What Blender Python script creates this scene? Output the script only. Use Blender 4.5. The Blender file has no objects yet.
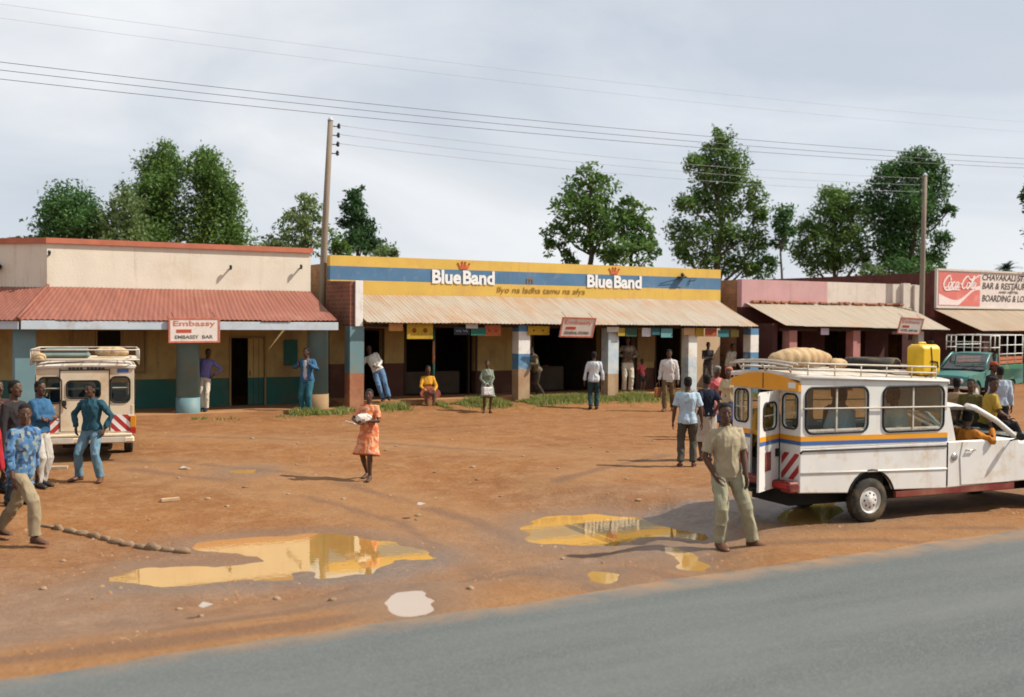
import bpy, math, random
import numpy as np
from mathutils import Vector, Matrix, noise
from math import radians, sin, cos, pi, atan2, sqrt, hypot

random.seed(7)
rng = np.random.default_rng(7)
scene = bpy.context.scene
col = scene.collection

# ------------------------------------------------------------------ camera model (eye on a vehicle, 2.65 m up)
FPX, CX, CY, EYE = 1100.0, 512.0, 348.5, 2.65
YAW, PITCH, ROLL = radians(60.5), math.atan(28.5/1100.0), math.atan(.008)
FWD = Vector((cos(YAW)*cos(PITCH), sin(YAW)*cos(PITCH), -sin(PITCH)))
_r0 = Vector((sin(YAW), -cos(YAW), 0)); _u0 = Vector((cos(YAW)*sin(PITCH), sin(YAW)*sin(PITCH), cos(PITCH)))
RGT = _r0*cos(ROLL) + _u0*sin(ROLL); UPV = _u0*cos(ROLL) - _r0*sin(ROLL)

def ray(px, py):
    return FWD + RGT*((px-CX)/FPX) + UPV*((CY-py)/FPX)
def smooth01(a, b, x):
    t = min(max((x-a)/(b-a), 0), 1); return t*t*(3-2*t)
def yard_dip(x, y):
    """the yard lies in a shallow hollow between the road and the shops"""
    return -.20*smooth01(9.2, 11.0, y)*(1-smooth01(13.6, 21.0, y))*(1-smooth01(8.3, 10.2, x))*smooth01(-40, -10, x)
def on_ground(px, py, z=0.0):
    d = ray(px, py); t = (z-EYE)/d.z
    if z == 0.0:
        for _ in range(14):
            zz = yard_dip(d.x*t, d.y*t); t = t*.4+.6*(zz-EYE)/d.z
    return Vector((d.x*t, d.y*t, EYE+d.z*t))
def on_plane(px, py, Y):
    d = ray(px, py); t = Y/d.y
    return Vector((d.x*t, Y, EYE+d.z*t))

cam_d = bpy.data.cameras.new('camera'); cam = bpy.data.objects.new('camera', cam_d); col.objects.link(cam)
cam_d.sensor_width = 36; cam_d.lens = 36*FPX/1024; cam_d.clip_end = 8000; cam_d.clip_start = .1
m = Matrix((RGT, UPV, -FWD)).transposed().to_4x4(); m.translation = Vector((0, 0, EYE)); cam.matrix_world = m
scene.camera = cam
cam_d.dof.use_dof = True; cam_d.dof.focus_distance = 19.5; cam_d.dof.aperture_fstop = 1.15

# ------------------------------------------------------------------ materials
def _new(name):
    m = bpy.data.materials.new(name); m.use_nodes = True
    nt = m.node_tree; nt.nodes.clear()
    out = nt.nodes.new('ShaderNodeOutputMaterial')
    b = nt.nodes.new('ShaderNodeBsdfPrincipled')
    nt.links.new(b.outputs[0], out.inputs[0])
    return m, nt, b
def _noise(nt, scale, detail=4, vec=None, rough=.55):
    n = nt.nodes.new('ShaderNodeTexNoise'); n.inputs['Scale'].default_value = scale
    n.inputs['Detail'].default_value = detail; n.inputs['Roughness'].default_value = rough
    if vec is not None: nt.links.new(vec, n.inputs['Vector'])
    return n
def _ramp(nt, src, p0, p1, c0=(0,0,0), c1=(1,1,1)):
    r = nt.nodes.new('ShaderNodeValToRGB'); e = r.color_ramp.elements
    e[0].position, e[1].position = p0, p1
    e[0].color, e[1].color = (*c0, 1), (*c1, 1)
    nt.links.new(src, r.inputs[0]); return r
def _mix(nt, fac, a, b, mode='MIX'):
    m = nt.nodes.new('ShaderNodeMix'); m.data_type = 'RGBA'; m.blend_type = mode
    for s, v in ((m.inputs[0], fac), (m.inputs[6], a), (m.inputs[7], b)):
        if hasattr(v, 'is_linked') or hasattr(v, 'links'): nt.links.new(v, s)
        elif isinstance(v, (int, float)): s.default_value = v
        else: s.default_value = (*v, 1)
    return m.outputs[2]
def _coord(nt, sc=(1,1,1), which='Object'):
    tc = nt.nodes.new('ShaderNodeTexCoord'); mp = nt.nodes.new('ShaderNodeMapping')
    mp.inputs['Scale'].default_value = sc
    nt.links.new(tc.outputs[which], mp.inputs[0]); return mp.outputs[0]
ALB = .88     # scales all base colours down to offset the raised exposure
def mat(name, c, rough=.85, var=.25, scale=3., c2=None, bump=.0, bscale=40., metal=0., spec=.3, sc=(1,1,1), lo=.35, hi=.7, dirt=None, dirt_amt=.5, dscale=1.3, streak=None, streak_amt=.4):
    """base colour broken up by two noises (c -> c2), optional dirt blotches and bump"""
    m, nt, b = _new(name)
    v = _coord(nt, sc); c = tuple(x*ALB for x in c)
    if c2 is not None: c2 = tuple(x*ALB for x in c2)
    if dirt is not None: dirt = tuple(x*ALB for x in dirt)
    if c2 is None: c2 = tuple(x*(1-var) for x in c)
    n1 = _noise(nt, scale, 6, v); r1 = _ramp(nt, n1.outputs[0], lo, hi)
    out = _mix(nt, r1.outputs[0], c, c2)
    if dirt is not None:
        n2 = _noise(nt, dscale, 8, v, .65); r2 = _ramp(nt, n2.outputs[0], .62-.3*dirt_amt, .75)
        out = _mix(nt, r2.outputs[0], out, dirt)
    if streak is not None:
        n4 = _noise(nt, 1.0, 6, _coord(nt, (5.5, 5.5, .45)), .6); n5 = _noise(nt, 14, 5, _coord(nt), .7)
        f = nt.nodes.new('ShaderNodeMath'); f.operation = 'MULTIPLY'
        nt.links.new(_ramp(nt, n4.outputs[0], .62-.25*streak_amt, .72).outputs[0], f.inputs[0]); nt.links.new(_ramp(nt, n5.outputs[0], .3, .7).outputs[0], f.inputs[1])
        out = _mix(nt, f.outputs[0], out, tuple(x*ALB for x in streak))
    nt.links.new(out, b.inputs['Base Color'])
    b.inputs['Roughness'].default_value = rough; b.inputs['Metallic'].default_value = metal
    b.inputs['Specular IOR Level'].default_value = spec
    if bump:
        n3 = _noise(nt, bscale, 4, v); bp = nt.nodes.new('ShaderNodeBump'); bp.inputs['Strength'].default_value = bump
        bp.inputs['Distance'].default_value = .02
        nt.links.new(n3.outputs[0], bp.inputs['Height']); nt.links.new(bp.outputs[0], b.inputs['Normal'])
    return m
def brick_mat(name, c, c2, mortar, sc=1.0, axis='XZ'):
    m, nt, b = _new(name)
    tc = nt.nodes.new('ShaderNodeTexCoord'); sx = nt.nodes.new('ShaderNodeSeparateXYZ'); cb = nt.nodes.new('ShaderNodeCombineXYZ')
    nt.links.new(tc.outputs['Object'], sx.inputs[0])
    ad = nt.nodes.new('ShaderNodeMath'); ad.operation = 'ADD'
    nt.links.new(sx.outputs[0], ad.inputs[0]); nt.links.new(sx.outputs[1], ad.inputs[1])
    nt.links.new(ad.outputs[0], cb.inputs[0]); nt.links.new(sx.outputs[2], cb.inputs[1])
    br = nt.nodes.new('ShaderNodeTexBrick'); br.inputs['Scale'].default_value = sc
    br.inputs['Brick Width'].default_value = .3; br.inputs['Row Height'].default_value = .12; br.inputs['Mortar Size'].default_value = .012
    br.inputs['Color1'].default_value = (*c, 1); br.inputs['Color2'].default_value = (*c2, 1); br.inputs['Mortar'].default_value = (*mortar, 1)
    nt.links.new(cb.outputs[0], br.inputs['Vector'])
    n = _noise(nt, 2.2, 6, tc.outputs['Object']); r = _ramp(nt, n.outputs[0], .3, .75, (.55,.55,.55), (1.1,1.1,1.1))
    nt.links.new(_mix(nt, 1.0, br.outputs[0], r.outputs[0], 'MULTIPLY'), b.inputs['Base Color'])
    b.inputs['Roughness'].default_value = .9
    return m
def glass_mat(name, tint=(.75,.8,.78), refl=.12):
    m = bpy.data.materials.new(name); m.use_nodes = True; nt = m.node_tree; nt.nodes.clear()
    out = nt.nodes.new('ShaderNodeOutputMaterial'); t = nt.nodes.new('ShaderNodeBsdfTransparent'); g = nt.nodes.new('ShaderNodeBsdfGlossy')
    t.inputs[0].default_value = (*tint, 1); g.inputs['Roughness'].default_value = .03
    n = _noise(nt, 1.7, 5, _coord(nt)); f = nt.nodes.new('ShaderNodeMath'); f.operation = 'MULTIPLY_ADD'
    f.inputs[1].default_value = .10; f.inputs[2].default_value = refl
    nt.links.new(n.outputs[0], f.inputs[0])
    mx = nt.nodes.new('ShaderNodeMixShader'); nt.links.new(f.outputs[0], mx.inputs[0])
    nt.links.new(t.outputs[0], mx.inputs[1]); nt.links.new(g.outputs[0], mx.inputs[2]); nt.links.new(mx.outputs[0], out.inputs[0])
    return m
def pattern_mat(name, cols, scale=9., kind='blotch', rough=.9):
    """printed cloth: blotches or checks"""
    m, nt, b = _new(name); v = _coord(nt)
    if kind == 'check':
        w1 = nt.nodes.new('ShaderNodeTexWave'); w1.bands_direction = 'X'; w1.inputs['Scale'].default_value = scale
        w2 = nt.nodes.new('ShaderNodeTexWave'); w2.bands_direction = 'Z'; w2.inputs['Scale'].default_value = scale
        nt.links.new(v, w1.inputs[0]); nt.links.new(v, w2.inputs[0])
        a = _mix(nt, _ramp(nt, w1.outputs[1], .55, .65).outputs[0], cols[0], cols[1])
        out = _mix(nt, _ramp(nt, w2.outputs[1], .6, .7).outputs[0], a, cols[2])
    else:
        vo = nt.nodes.new('ShaderNodeTexVoronoi'); vo.inputs['Scale'].default_value = scale; nt.links.new(v, vo.inputs['Vector'])
        r = nt.nodes.new('ShaderNodeValToRGB'); r.color_ramp.interpolation = 'CONSTANT'
        sx = nt.nodes.new('ShaderNodeSeparateColor'); nt.links.new(vo.outputs['Color'], sx.inputs[0]); nt.links.new(sx.outputs[0], r.inputs[0])
        r.color_ramp.elements[0].color = (*cols[0], 1); r.color_ramp.elements[1].color = (*cols[-1], 1); r.color_ramp.elements[1].position = .75
        for k, c in enumerate(cols[1:-1]):
            e = r.color_ramp.elements.new(.3+.22*k); e.color = (*c, 1)
        out = r.outputs[0]
    nt.links.new(out, b.inputs['Base Color']); b.inputs['Roughness'].default_value = rough; b.inputs['Specular IOR Level'].default_value = .15
    return m

# ------------------------------------------------------------------ mesh builder
class MB:
    def __init__(s): s.v = []; s.f = []; s.mi = []; s.sm = []
    def add(s, vs, fs, mi=0, smooth=False):
        o = len(s.v); s.v += [tuple(p) for p in vs]
        for f in fs: s.f.append(tuple(i+o for i in f)); s.mi.append(mi); s.sm.append(smooth)
    def box(s, x0, x1, y0, y1, z0, z1, mi=0, bev=0.0, mtx=None):
        if bev > 0:
            b = min(bev, (x1-x0)*.45, (y1-y0)*.45, (z1-z0)*.45)
            vs = []
            idx = {}
            def p(ix, iy, iz, ax):
                k = (ix, iy, iz, ax)
                if k not in idx:
                    X = (x0, x1)[ix]; Y = (y0, y1)[iy]; Z = (z0, z1)[iz]
                    sx, sy, sz = (1, -1)[ix], (1, -1)[iy], (1, -1)[iz]
                    if ax != 0: X += sx*b
                    if ax != 1: Y += sy*b
                    if ax != 2: Z += sz*b
                    idx[k] = len(vs); vs.append((X, Y, Z))
                return idx[k]
            fs = []
            R = (0, 1)
            for i in R:
                q = [p(i, 0, 0, 0), p(i, 1, 0, 0), p(i, 1, 1, 0), p(i, 0, 1, 0)]; fs.append(q if i else q[::-1])
                q = [p(0, i, 0, 1), p(1, i, 0, 1), p(1, i, 1, 1), p(0, i, 1, 1)]; fs.append(q[::-1] if i else q)
                q = [p(0, 0, i, 2), p(1, 0, i, 2), p(1, 1, i, 2), p(0, 1, i, 2)]; fs.append(q if i else q[::-1])
            for a in R:
                for c in R:
                    fs.append([p(a, c, 0, 0), p(a, c, 1, 0), p(a, c, 1, 1), p(a, c, 0, 1)])
                    fs.append([p(a, 0, c, 0), p(a, 1, c, 0), p(a, 1, c, 2), p(a, 0, c, 2)])
                    fs.append([p(0, a, c, 1), p(1, a, c, 1), p(1, a, c, 2), p(0, a, c, 2)])
            for a in R:
                for c in R:
                    for d in R: fs.append([p(a, c, d, 0), p(a, c, d, 1), p(a, c, d, 2)])
        else:
            vs = [(x0,y0,z0),(x1,y0,z0),(x1,y1,z0),(x0,y1,z0),(x0,y0,z1),(x1,y0,z1),(x1,y1,z1),(x0,y1,z1)]
            fs = [(0,3,2,1),(4,5,6,7),(0,1,5,4),(1,2,6,5),(2,3,7,6),(3,0,4,7)]
        if mtx is not None: vs = [mtx @ Vector(p) for p in vs]
        s.add(vs, fs, mi); return s
    def prism(s, pts, a, b, axis='Y', mi=0):
        """polygon pts (2-D) extruded from a to b along axis"""
        def P(u, w, t): return {'Y': (u, t, w), 'X': (t, u, w), 'Z': (u, w, t)}[axis]
        n = len(pts); vs = [P(u, w, a) for u, w in pts] + [P(u, w, b) for u, w in pts]
        fs = [tuple(range(n)), tuple(range(2*n-1, n-1, -1))] + [(i, n+i, n+(i+1) % n, (i+1) % n) for i in range(n)]
        s.add(vs, fs, mi); return s
    def loft(s, rings, mi=0, smooth=True, cap=True, closed=True):
        n = len(rings[0]); vs = [p for r in rings for p in r]; fs = []
        for k in range(len(rings)-1):
            for i in range(n if closed else n-1):
                j = (i+1) % n; fs.append((k*n+i, k*n+j, (k+1)*n+j, (k+1)*n+i))
        if cap:
            fs.append(tuple(range(n-1, -1, -1))); fs.append(tuple((len(rings)-1)*n+i for i in range(n)))
        s.add(vs, fs, mi, smooth); return s
    def tube(s, pts, rad, n=8, mi=0, cap=True, round_end=False, smooth=True):
        pts = [Vector(p) for p in pts]
        if isinstance(rad, (int, float)): rad = [rad]*len(pts)
        if round_end:
            a = (pts[1]-pts[0]).normalized(); b = (pts[-1]-pts[-2]).normalized()
            r0, r1 = rad[0], rad[-1]
            pts = [pts[0]-a*r0*.95, pts[0]-a*r0*.7] + pts + [pts[-1]+b*r1*.7, pts[-1]+b*r1*.95]
            rad = [r0*.3, r0*.72] + list(rad) + [r1*.72, r1*.3]
        rings = []; prev = None
        for k, p in enumerate(pts):
            t = (pts[min(k+1, len(pts)-1)] - pts[max(k-1, 0)])
            t = t.normalized() if t.length > 1e-9 else Vector((0, 0, 1))
            if prev is None:
                h = Vector((0, 0, 1)) if abs(t.z) < .9 else Vector((1, 0, 0)); u = t.cross(h).normalized()
            else:
                u = prev - t*prev.dot(t)
                u = u.normalized() if u.length > 1e-6 else t.orthogonal().normalized()
            prev = u; w = t.cross(u)
            rings.append([p + (u*cos(2*pi*i/n) + w*sin(2*pi*i/n))*rad[k] for i in range(n)])
        return s.loft(rings, mi, smooth, cap)
    def ell(s, c, r, axes=None, n=12, m=8, mi=0):
        c = Vector(c); X, Y, Z = axes or (Vector((1,0,0)), Vector((0,1,0)), Vector((0,0,1)))
        rings = []
        for k in range(m+1):
            a = -pi/2 + pi*(.06 + .88*k/m)
            rings.append([c + X*(r[0]*cos(a)*cos(2*pi*i/n)) + Y*(r[1]*cos(a)*sin(2*pi*i/n)) + Z*(r[2]*sin(a)) for i in range(n)])
        return s.loft(rings, mi)
    def lathe(s, prof, c, axis='Y', n=24, mi=0, smooth=True, cap=True):
        """profile [(r, t)] spun about an axis through c"""
        rings = []
        for r, t in prof:
            ring = []
            for i in range(n):
                a = 2*pi*i/n
                ring.append({'Y': (c[0]+r*cos(a), c[1]+t, c[2]+r*sin(a)), 'Z': (c[0]+r*cos(a), c[1]+r*sin(a), c[2]+t), 'X': (c[0]+t, c[1]+r*cos(a), c[2]+r*sin(a))}[axis])
            rings.append(ring)
        return s.loft(rings, mi, smooth, cap=cap)
    def build(s, name, mats, parent=None, loc=None, recalc=True):
        me = bpy.data.meshes.new(name); me.from_pydata(s.v, [], s.f)
        mats = mats if isinstance(mats, (list, tuple)) else [mats]
        for q in mats: me.materials.append(q)
        me.polygons.foreach_set('material_index', s.mi); me.polygons.foreach_set('use_smooth', s.sm)
        if recalc:
            import bmesh
            bm = bmesh.new(); bm.from_mesh(me); bmesh.ops.recalc_face_normals(bm, faces=bm.faces); bm.to_mesh(me); bm.free()
        me.update()
        o = bpy.data.objects.new(name, me); col.objects.link(o)
        if parent is not None: o.parent = parent
        if loc is not None: o.location = loc
        return o

def tag(o, label=None, cat=None, group=None, kind=None):
    if label: o['label'] = label
    if cat: o['category'] = cat
    if group: o['group'] = group
    if kind: o['kind'] = kind
    return o
def thing(name, label, cat, loc=(0,0,0), rz=0, group=None):
    o = bpy.data.objects.new(name, None); col.objects.link(o); o.location = loc; o.rotation_euler.z = rz
    o.empty_display_size = .2
    return tag(o, label, cat, group)
def eval_mesh(o):
    dg = bpy.context.evaluated_depsgraph_get(); e = o.evaluated_get(dg)
    me = bpy.data.meshes.new_from_object(e); return me
def apply_mods(o):
    me = eval_mesh(o); old = o.data; o.modifiers.clear(); o.data = me; me.name = o.name
    if old.users == 0: bpy.data.meshes.remove(old)
    return o
def cut(o, cutter):
    """boolean difference with a temporary cutter builder"""
    c = cutter.build('cutter_temp', []) if isinstance(cutter, MB) else cutter
    c.parent = o.parent
    md = o.modifiers.new('b', 'BOOLEAN'); md.operation = 'DIFFERENCE'; md.object = c; md.solver = 'EXACT'
    apply_mods(o); bpy.data.objects.remove(c, do_unlink=True); return o
def bevel(o, w=.01, seg=2, ang=35):
    md = o.modifiers.new('v', 'BEVEL'); md.width = w; md.segments = seg; md.limit_method = 'ANGLE'; md.angle_limit = radians(ang)
    apply_mods(o); return o
def rrect(x0, x1, z0, z1, r, n=5):
    pts = []
    for cx, cz, a0 in ((x1-r, z1-r, 0), (x0+r, z1-r, 90), (x0+r, z0+r, 180), (x1-r, z0+r, 270)):
        for k in range(n+1):
            a = radians(a0+90*k/n); pts.append((cx+r*cos(a), cz+r*sin(a)))
    return pts
def text(name, body, m, parent, origin, ux, uz, width, height, depth=.012, bold=0.0, shear=0.0, space=1.0):
    """flat lettering fitted into width x height; origin = lower left corner, ux/uz = reading and up directions"""
    cu = bpy.data.curves.new(name, 'FONT'); cu.body = body; cu.size = 1; cu.offset = bold; cu.shear = shear; cu.extrude = .5
    cu.space_character = space
    cu.resolution_u = 3
    t = bpy.data.objects.new('text_temp', cu); col.objects.link(t)
    me = eval_mesh(t); bpy.data.objects.remove(t, do_unlink=True)
    n = len(me.vertices); a = np.empty(n*3); me.vertices.foreach_get('co', a); a = a.reshape(n, 3)
    lo, hi = a.min(0), a.max(0)
    ux = Vector(ux).normalized(); uz = Vector(uz).normalized(); nn = ux.cross(uz)
    o0 = np.array(origin)
    u = (a[:, 0]-lo[0])/(hi[0]-lo[0])*width; w = (a[:, 1]-lo[1])/(hi[1]-lo[1])*height; d = (a[:, 2]-lo[2])/(hi[2]-lo[2])*depth
    P = o0 + u[:, None]*np.array(ux) + w[:, None]*np.array(uz) + d[:, None]*np.array(nn)
    me.vertices.foreach_set('co', P.ravel()); me.materials.clear(); me.materials.append(m); me.update()
    o = bpy.data.objects.new(name, me); col.objects.link(o); o.parent = parent
    return o
# ------------------------------------------------------------------ sky and sun
SUN_EL, SUN_AZ = radians(45), radians(119.5)          # azimuth clockwise from +Y
w = bpy.data.worlds.new('World'); scene.world = w; w.use_nodes = True
nt = w.node_tree; nt.nodes.clear()
wo = nt.nodes.new('ShaderNodeOutputWorld'); bg = nt.nodes.new('ShaderNodeBackground'); bg.inputs[1].default_value = .1
sk = nt.nodes.new('ShaderNodeTexSky'); sk.sky_type = 'NISHITA'; sk.sun_disc = False; sk.sun_elevation = SUN_EL; sk.sun_rotation = SUN_AZ
sk.altitude = 1500; sk.air_density = 1.0; sk.dust_density = 2.0
tc = nt.nodes.new('ShaderNodeTexCoord'); mp = nt.nodes.new('ShaderNodeMapping'); mp.inputs['Scale'].default_value = (1, 1, 2.6)
nt.links.new(tc.outputs['Generated'], mp.inputs[0])
n1 = _noise(nt, 2.1, 9, mp.outputs[0], .52); n1.inputs['Distortion'].default_value = .35
n2 = _noise(nt, 2.6, 8, mp.outputs[0], .5); n2.inputs['Distortion'].default_value = .5
r1 = _ramp(nt, n1.outputs[0], .22, .55)
r2 = _ramp(nt, n2.outputs[0], .34, .62, (4.75, 5.15, 5.7), (6.75, 6.9, 7.1))
nt.links.new(_mix(nt, _ramp(nt, r1.outputs[0], 0, 1, (.75,.75,.75), (1,1,1)).outputs[0], sk.outputs[0], r2.outputs[0]), bg.inputs[0])
nt.links.new(bg.outputs[0], wo.inputs[0])
sd = bpy.data.lights.new('sun', 'SUN'); so = bpy.data.objects.new('sun', sd); col.objects.link(so)
sd.energy = 5.0; sd.angle = radians(.5); sd.color = (1, .94, .83)
sv = Vector((sin(SUN_AZ)*cos(SUN_EL), cos(SUN_AZ)*cos(SUN_EL), sin(SUN_EL)))
so.rotation_euler = (-sv).to_track_quat('-Z', 'Y').to_euler(); so.location = sv*60
scene.view_settings.view_transform = 'Standard'; scene.view_settings.look = 'None'
scene.view_settings.exposure = .40; scene.view_settings.gamma = 1.0
scene.cycles.pixel_filter_type = 'BLACKMAN_HARRIS'; scene.cycles.filter_width = 1.7
scene.cycles.max_bounces = 8; scene.cycles.transparent_max_bounces = 12

# ------------------------------------------------------------------ puddles, ground and road
PUD = [
 [(188,541),(230,538),(290,534),(336,532),(380,540),(436,549),(438,558),(400,562),(379,566),(377,575),(317,577),(303,572),(291,573),(300,581),(243,581),(200,584),(154,587),(102,580),(136,567),(217,566),(258,560),(258,556),(228,553),(191,549)],
 [(524,528),(542,517),(591,509),(635,509),(651,515),(673,521),(709,524),(707,533),(676,532),(635,537),(621,546),(586,545),(539,545),(526,538)],
 [(370,602),(375,597),(405,594),(425,592),(447,598),(438,605),(430,615),(405,618),(383,609)],
 [(656,556),(670,552),(700,554),(713,558),(705,563),(672,563)],
 [(575,575),(592,572),(622,573),(627,578),(605,583),(585,580)],
 [(775,516),(800,502),(835,502),(850,512),(830,523),(790,525)],
 [(226,470),(262,467),(260,474),(232,475)],
]
PUDW = [np.array([tuple(on_ground(x, y))[:2] for x, y in p]) for p in PUD]
PUDZ = [yard_dip(*P.mean(0)) for P in PUDW]
def poly_sdf(P, X, Y):
    d = np.full(X.shape, 1e9); ins = np.zeros(X.shape, bool); n = len(P)
    for i in range(n):
        a, b = P[i], P[(i+1) % n]; e = b-a; wx, wy = X-a[0], Y-a[1]
        t = np.clip((wx*e[0]+wy*e[1])/(e@e), 0, 1); dx, dy = wx-e[0]*t, wy-e[1]*t
        d = np.minimum(d, dx*dx+dy*dy)
        c = ((a[1] <= Y) != (b[1] <= Y)) & ((X-a[0]) < e[0]*(Y-a[1])/(e[1] if abs(e[1]) > 1e-12 else 1e-12)); ins ^= c
    return np.where(ins, -1, 1)*np.sqrt(d)
def vnoise(X, Y, s, seed=0):
    """smooth value noise on arrays"""
    x, y = X*s+seed*17.3, Y*s-seed*9.7; xi, yi = np.floor(x), np.floor(y); fx, fy = x-xi, y-yi
    h = lambda a, b: np.modf(np.abs(np.sin(a*127.1+b*311.7+seed*74.7)*43758.5453))[0]
    fx, fy = fx*fx*(3-2*fx), fy*fy*(3-2*fy)
    return (h(xi, yi)*(1-fx)+h(xi+1, yi)*fx)*(1-fy)+(h(xi, yi+1)*(1-fx)+h(xi+1, yi+1)*fx)*fy
def fbm(X, Y, s, seed=0, o=4):
    r = 0; a = .5
    for k in range(o): r = r+a*vnoise(X, Y, s*2**k, seed+k); a *= .5
    return r
def sstep(a, b, x): t = np.clip((x-a)/(b-a), 0, 1); return t*t*(3-2*t)
ROAD_Y = 8.86
def ground_z(X, Y):
    X, Y = np.asarray(X, float), np.asarray(Y, float)
    near = sstep(9.0, 11.0, Y)*sstep(-60, -20, X)*sstep(120, 60, X)
    z = (fbm(X, Y, .9, 3)-.47)*.05*near + (fbm(X, Y, 3.6, 8, 3)-.43)*.034*near
    dip = -.20*sstep(9.2, 11.0, Y)*(1-sstep(13.6, 21.0, Y))*(1-sstep(8.3, 10.2, X))*sstep(-40, -10, X)
    z = z + .1*sstep(27.0, 29.0, Y)*sstep(10.3, 11.6, X) + .06*sstep(26.6, 28.8, Y)
    d = np.full(X.shape, 9.); lev = np.zeros(X.shape)
    for P, L_ in zip(PUDW, PUDZ):
        e = poly_sdf(P, X, Y)-(.07 if P is PUDW[1] else -.03 if P is PUDW[2] else .02); lev = np.where(e < d, L_, lev); d = np.minimum(d, e)
    d = d + (fbm(X, Y, 2.6, 21, 4)-.47)*.36
    k = sstep(.9, .0, d); z = z+dip
    z = z*(1-k) + (lev+.006)*k
    z = z - .045*sstep(.06, -.28, d)
    return z, d
xs = np.concatenate([[-4000,-1500,-500,-150,-60,-25,-12], np.arange(-6, 4, .14), np.arange(4, 14, .1), np.arange(14, 24, .16), np.arange(24, 46, .4), [50,60,80,120,300,900,2500,5000]])
ys = np.concatenate([[-3000,-800,-200,-60,-20,-6,0,4,7], np.arange(8.4, 14, .075), np.arange(14, 20, .12), np.arange(20, 30.5, .25), [32,36,44,60,90,150,400,1200,4000]])
GX, GY = np.meshgrid(xs, ys); GZ, GD = ground_z(GX, GY)
far = (np.abs(GX) > 200) | (np.abs(GY) > 200)
GZ[far] = 0
nx, ny = len(xs), len(ys)
me = bpy.data.meshes.new('ground')
me.vertices.add(nx*ny); me.vertices.foreach_set('co', np.stack([GX, GY, GZ], -1).ravel())
I = np.arange(nx*ny).reshape(ny, nx); Q = np.stack([I[:-1,:-1], I[:-1,1:], I[1:,1:], I[1:,:-1]], -1).reshape(-1, 4)
me.loops.add(Q.size); me.loops.foreach_set('vertex_index', Q.ravel().astype(np.int32))
me.polygons.add(len(Q)); me.polygons.foreach_set('loop_start', np.arange(0, Q.size, 4, dtype=np.int32))
me.polygons.foreach_set('use_smooth', np.ones(len(Q), bool)); me.update(calc_edges=True)
# mud maps: wet = damp rim of the puddles, grey = pale compacted silt near the road, dark = wet mud with the minibus shadow painted in, dark2 = churned wet ruts
wet = sstep(.75, .0, GD)
grey = sstep(15.5, 11.0, GY+(fbm(GX, GY, .35, 5)-.47)*5)*(.5+.5*sstep(.3, .55, fbm(GX, GY, .8, 12)))*sstep(9.3, 10.3, GY-(GX-4)*.06)
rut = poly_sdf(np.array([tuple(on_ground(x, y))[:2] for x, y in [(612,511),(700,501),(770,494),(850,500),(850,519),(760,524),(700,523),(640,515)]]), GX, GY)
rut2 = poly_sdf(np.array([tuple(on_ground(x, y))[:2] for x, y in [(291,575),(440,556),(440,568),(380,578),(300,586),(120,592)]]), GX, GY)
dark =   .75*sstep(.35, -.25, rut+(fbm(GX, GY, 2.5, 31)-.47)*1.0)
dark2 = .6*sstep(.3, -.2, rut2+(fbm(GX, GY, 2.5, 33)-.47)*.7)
trk = np.full(GX.shape, 9.)
for path in ([(700,585),(560,560),(470,520),(330,478),(180,462),(60,460)], [(640,600),(480,575),(400,522),(270,486),(130,470)], [(1000,548),(880,540),(760,545),(600,575),(470,600),(300,625),(0,660)], [(1010,528),(860,528),(720,540),(560,560),(380,600),(150,630)], [(760,470),(620,455),(480,450),(330,440),(150,436)], [(560,480),(640,460),(760,440)]):
    W_ = [np.array(tuple(on_ground(x, y))[:2]) for x, y in path]
    for a_, b__ in zip(W_[:-1], W_[1:]):
        e = b__-a_; wx, wy = GX-a_[0], GY-a_[1]; tt = np.clip((wx*e[0]+wy*e[1])/(e@e), 0, 1); trk = np.minimum(trk, np.hypot(wx-e[0]*tt, wy-e[1]*tt))
trk = trk+(fbm(GX, GY, 1.2, 71)-.47)*.25
track = sstep(.17, .05, trk)*sstep(.36, .52, fbm(GX, GY, .8, 72)+.05)
lane = sstep(1.3, .3, trk)
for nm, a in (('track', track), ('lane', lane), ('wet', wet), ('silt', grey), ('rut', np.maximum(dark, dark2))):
    at = me.attributes.new(nm, 'FLOAT', 'POINT'); at.data.foreach_set('value', a.ravel().astype(np.float32))
gm, nt, b = _new('dirt')
v = _coord(nt)
def _mul(s, k):
    q = nt.nodes.new('ShaderNodeMath'); q.operation = 'MULTIPLY'; q.inputs[1].default_value = k; nt.links.new(s, q.inputs[0]); return q.outputs[0]
A = lambda nm: (lambda n: (setattr(n, 'attribute_name', nm), n.outputs['Fac'])[1])(nt.nodes.new('ShaderNodeAttribute'))
na, nb, nc, nd = _noise(nt, .35, 7, v, .6), _noise(nt, 2.4, 8, v, .65), _noise(nt, 11, 6, v, .7), _noise(nt, 45, 4, v, .7)
c = _mix(nt, _ramp(nt, na.outputs[0], .35, .65).outputs[0], (.172,.065,.017), (.242,.100,.029))
c = _mix(nt, _ramp(nt, nb.outputs[0], .42, .72).outputs[0], c, (.275,.142,.060))
c = _mix(nt, _ramp(nt, nc.outputs[0], .50, .68).outputs[0], c, (.145,.060,.021))
c = _mix(nt, _ramp(nt, nd.outputs[0], .58, .70).outputs[0], c, (.32,.185,.098))
silt = _mix(nt, _ramp(nt, nb.outputs[0], .35, .7).outputs[0], (.168,.100,.060), (.235,.150,.097))
silt = _mix(nt, _ramp(nt, nc.outputs[0], .48, .68).outputs[0], silt, (.19,.105,.068)); silt = _mix(nt, _ramp(nt, nd.outputs[0], .58, .70).outputs[0], silt, (.285,.19,.128))
c = _mix(nt, _mul(A('lane'), .45), c, (.265,.145,.066)); c = _mix(nt, _mul(A('track'), .6), c, (.155,.078,.042))
c = _mix(nt, A('silt'), c, silt); c = _mix(nt, _mul(A('track'), .35), c, (.13,.075,.048))
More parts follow.
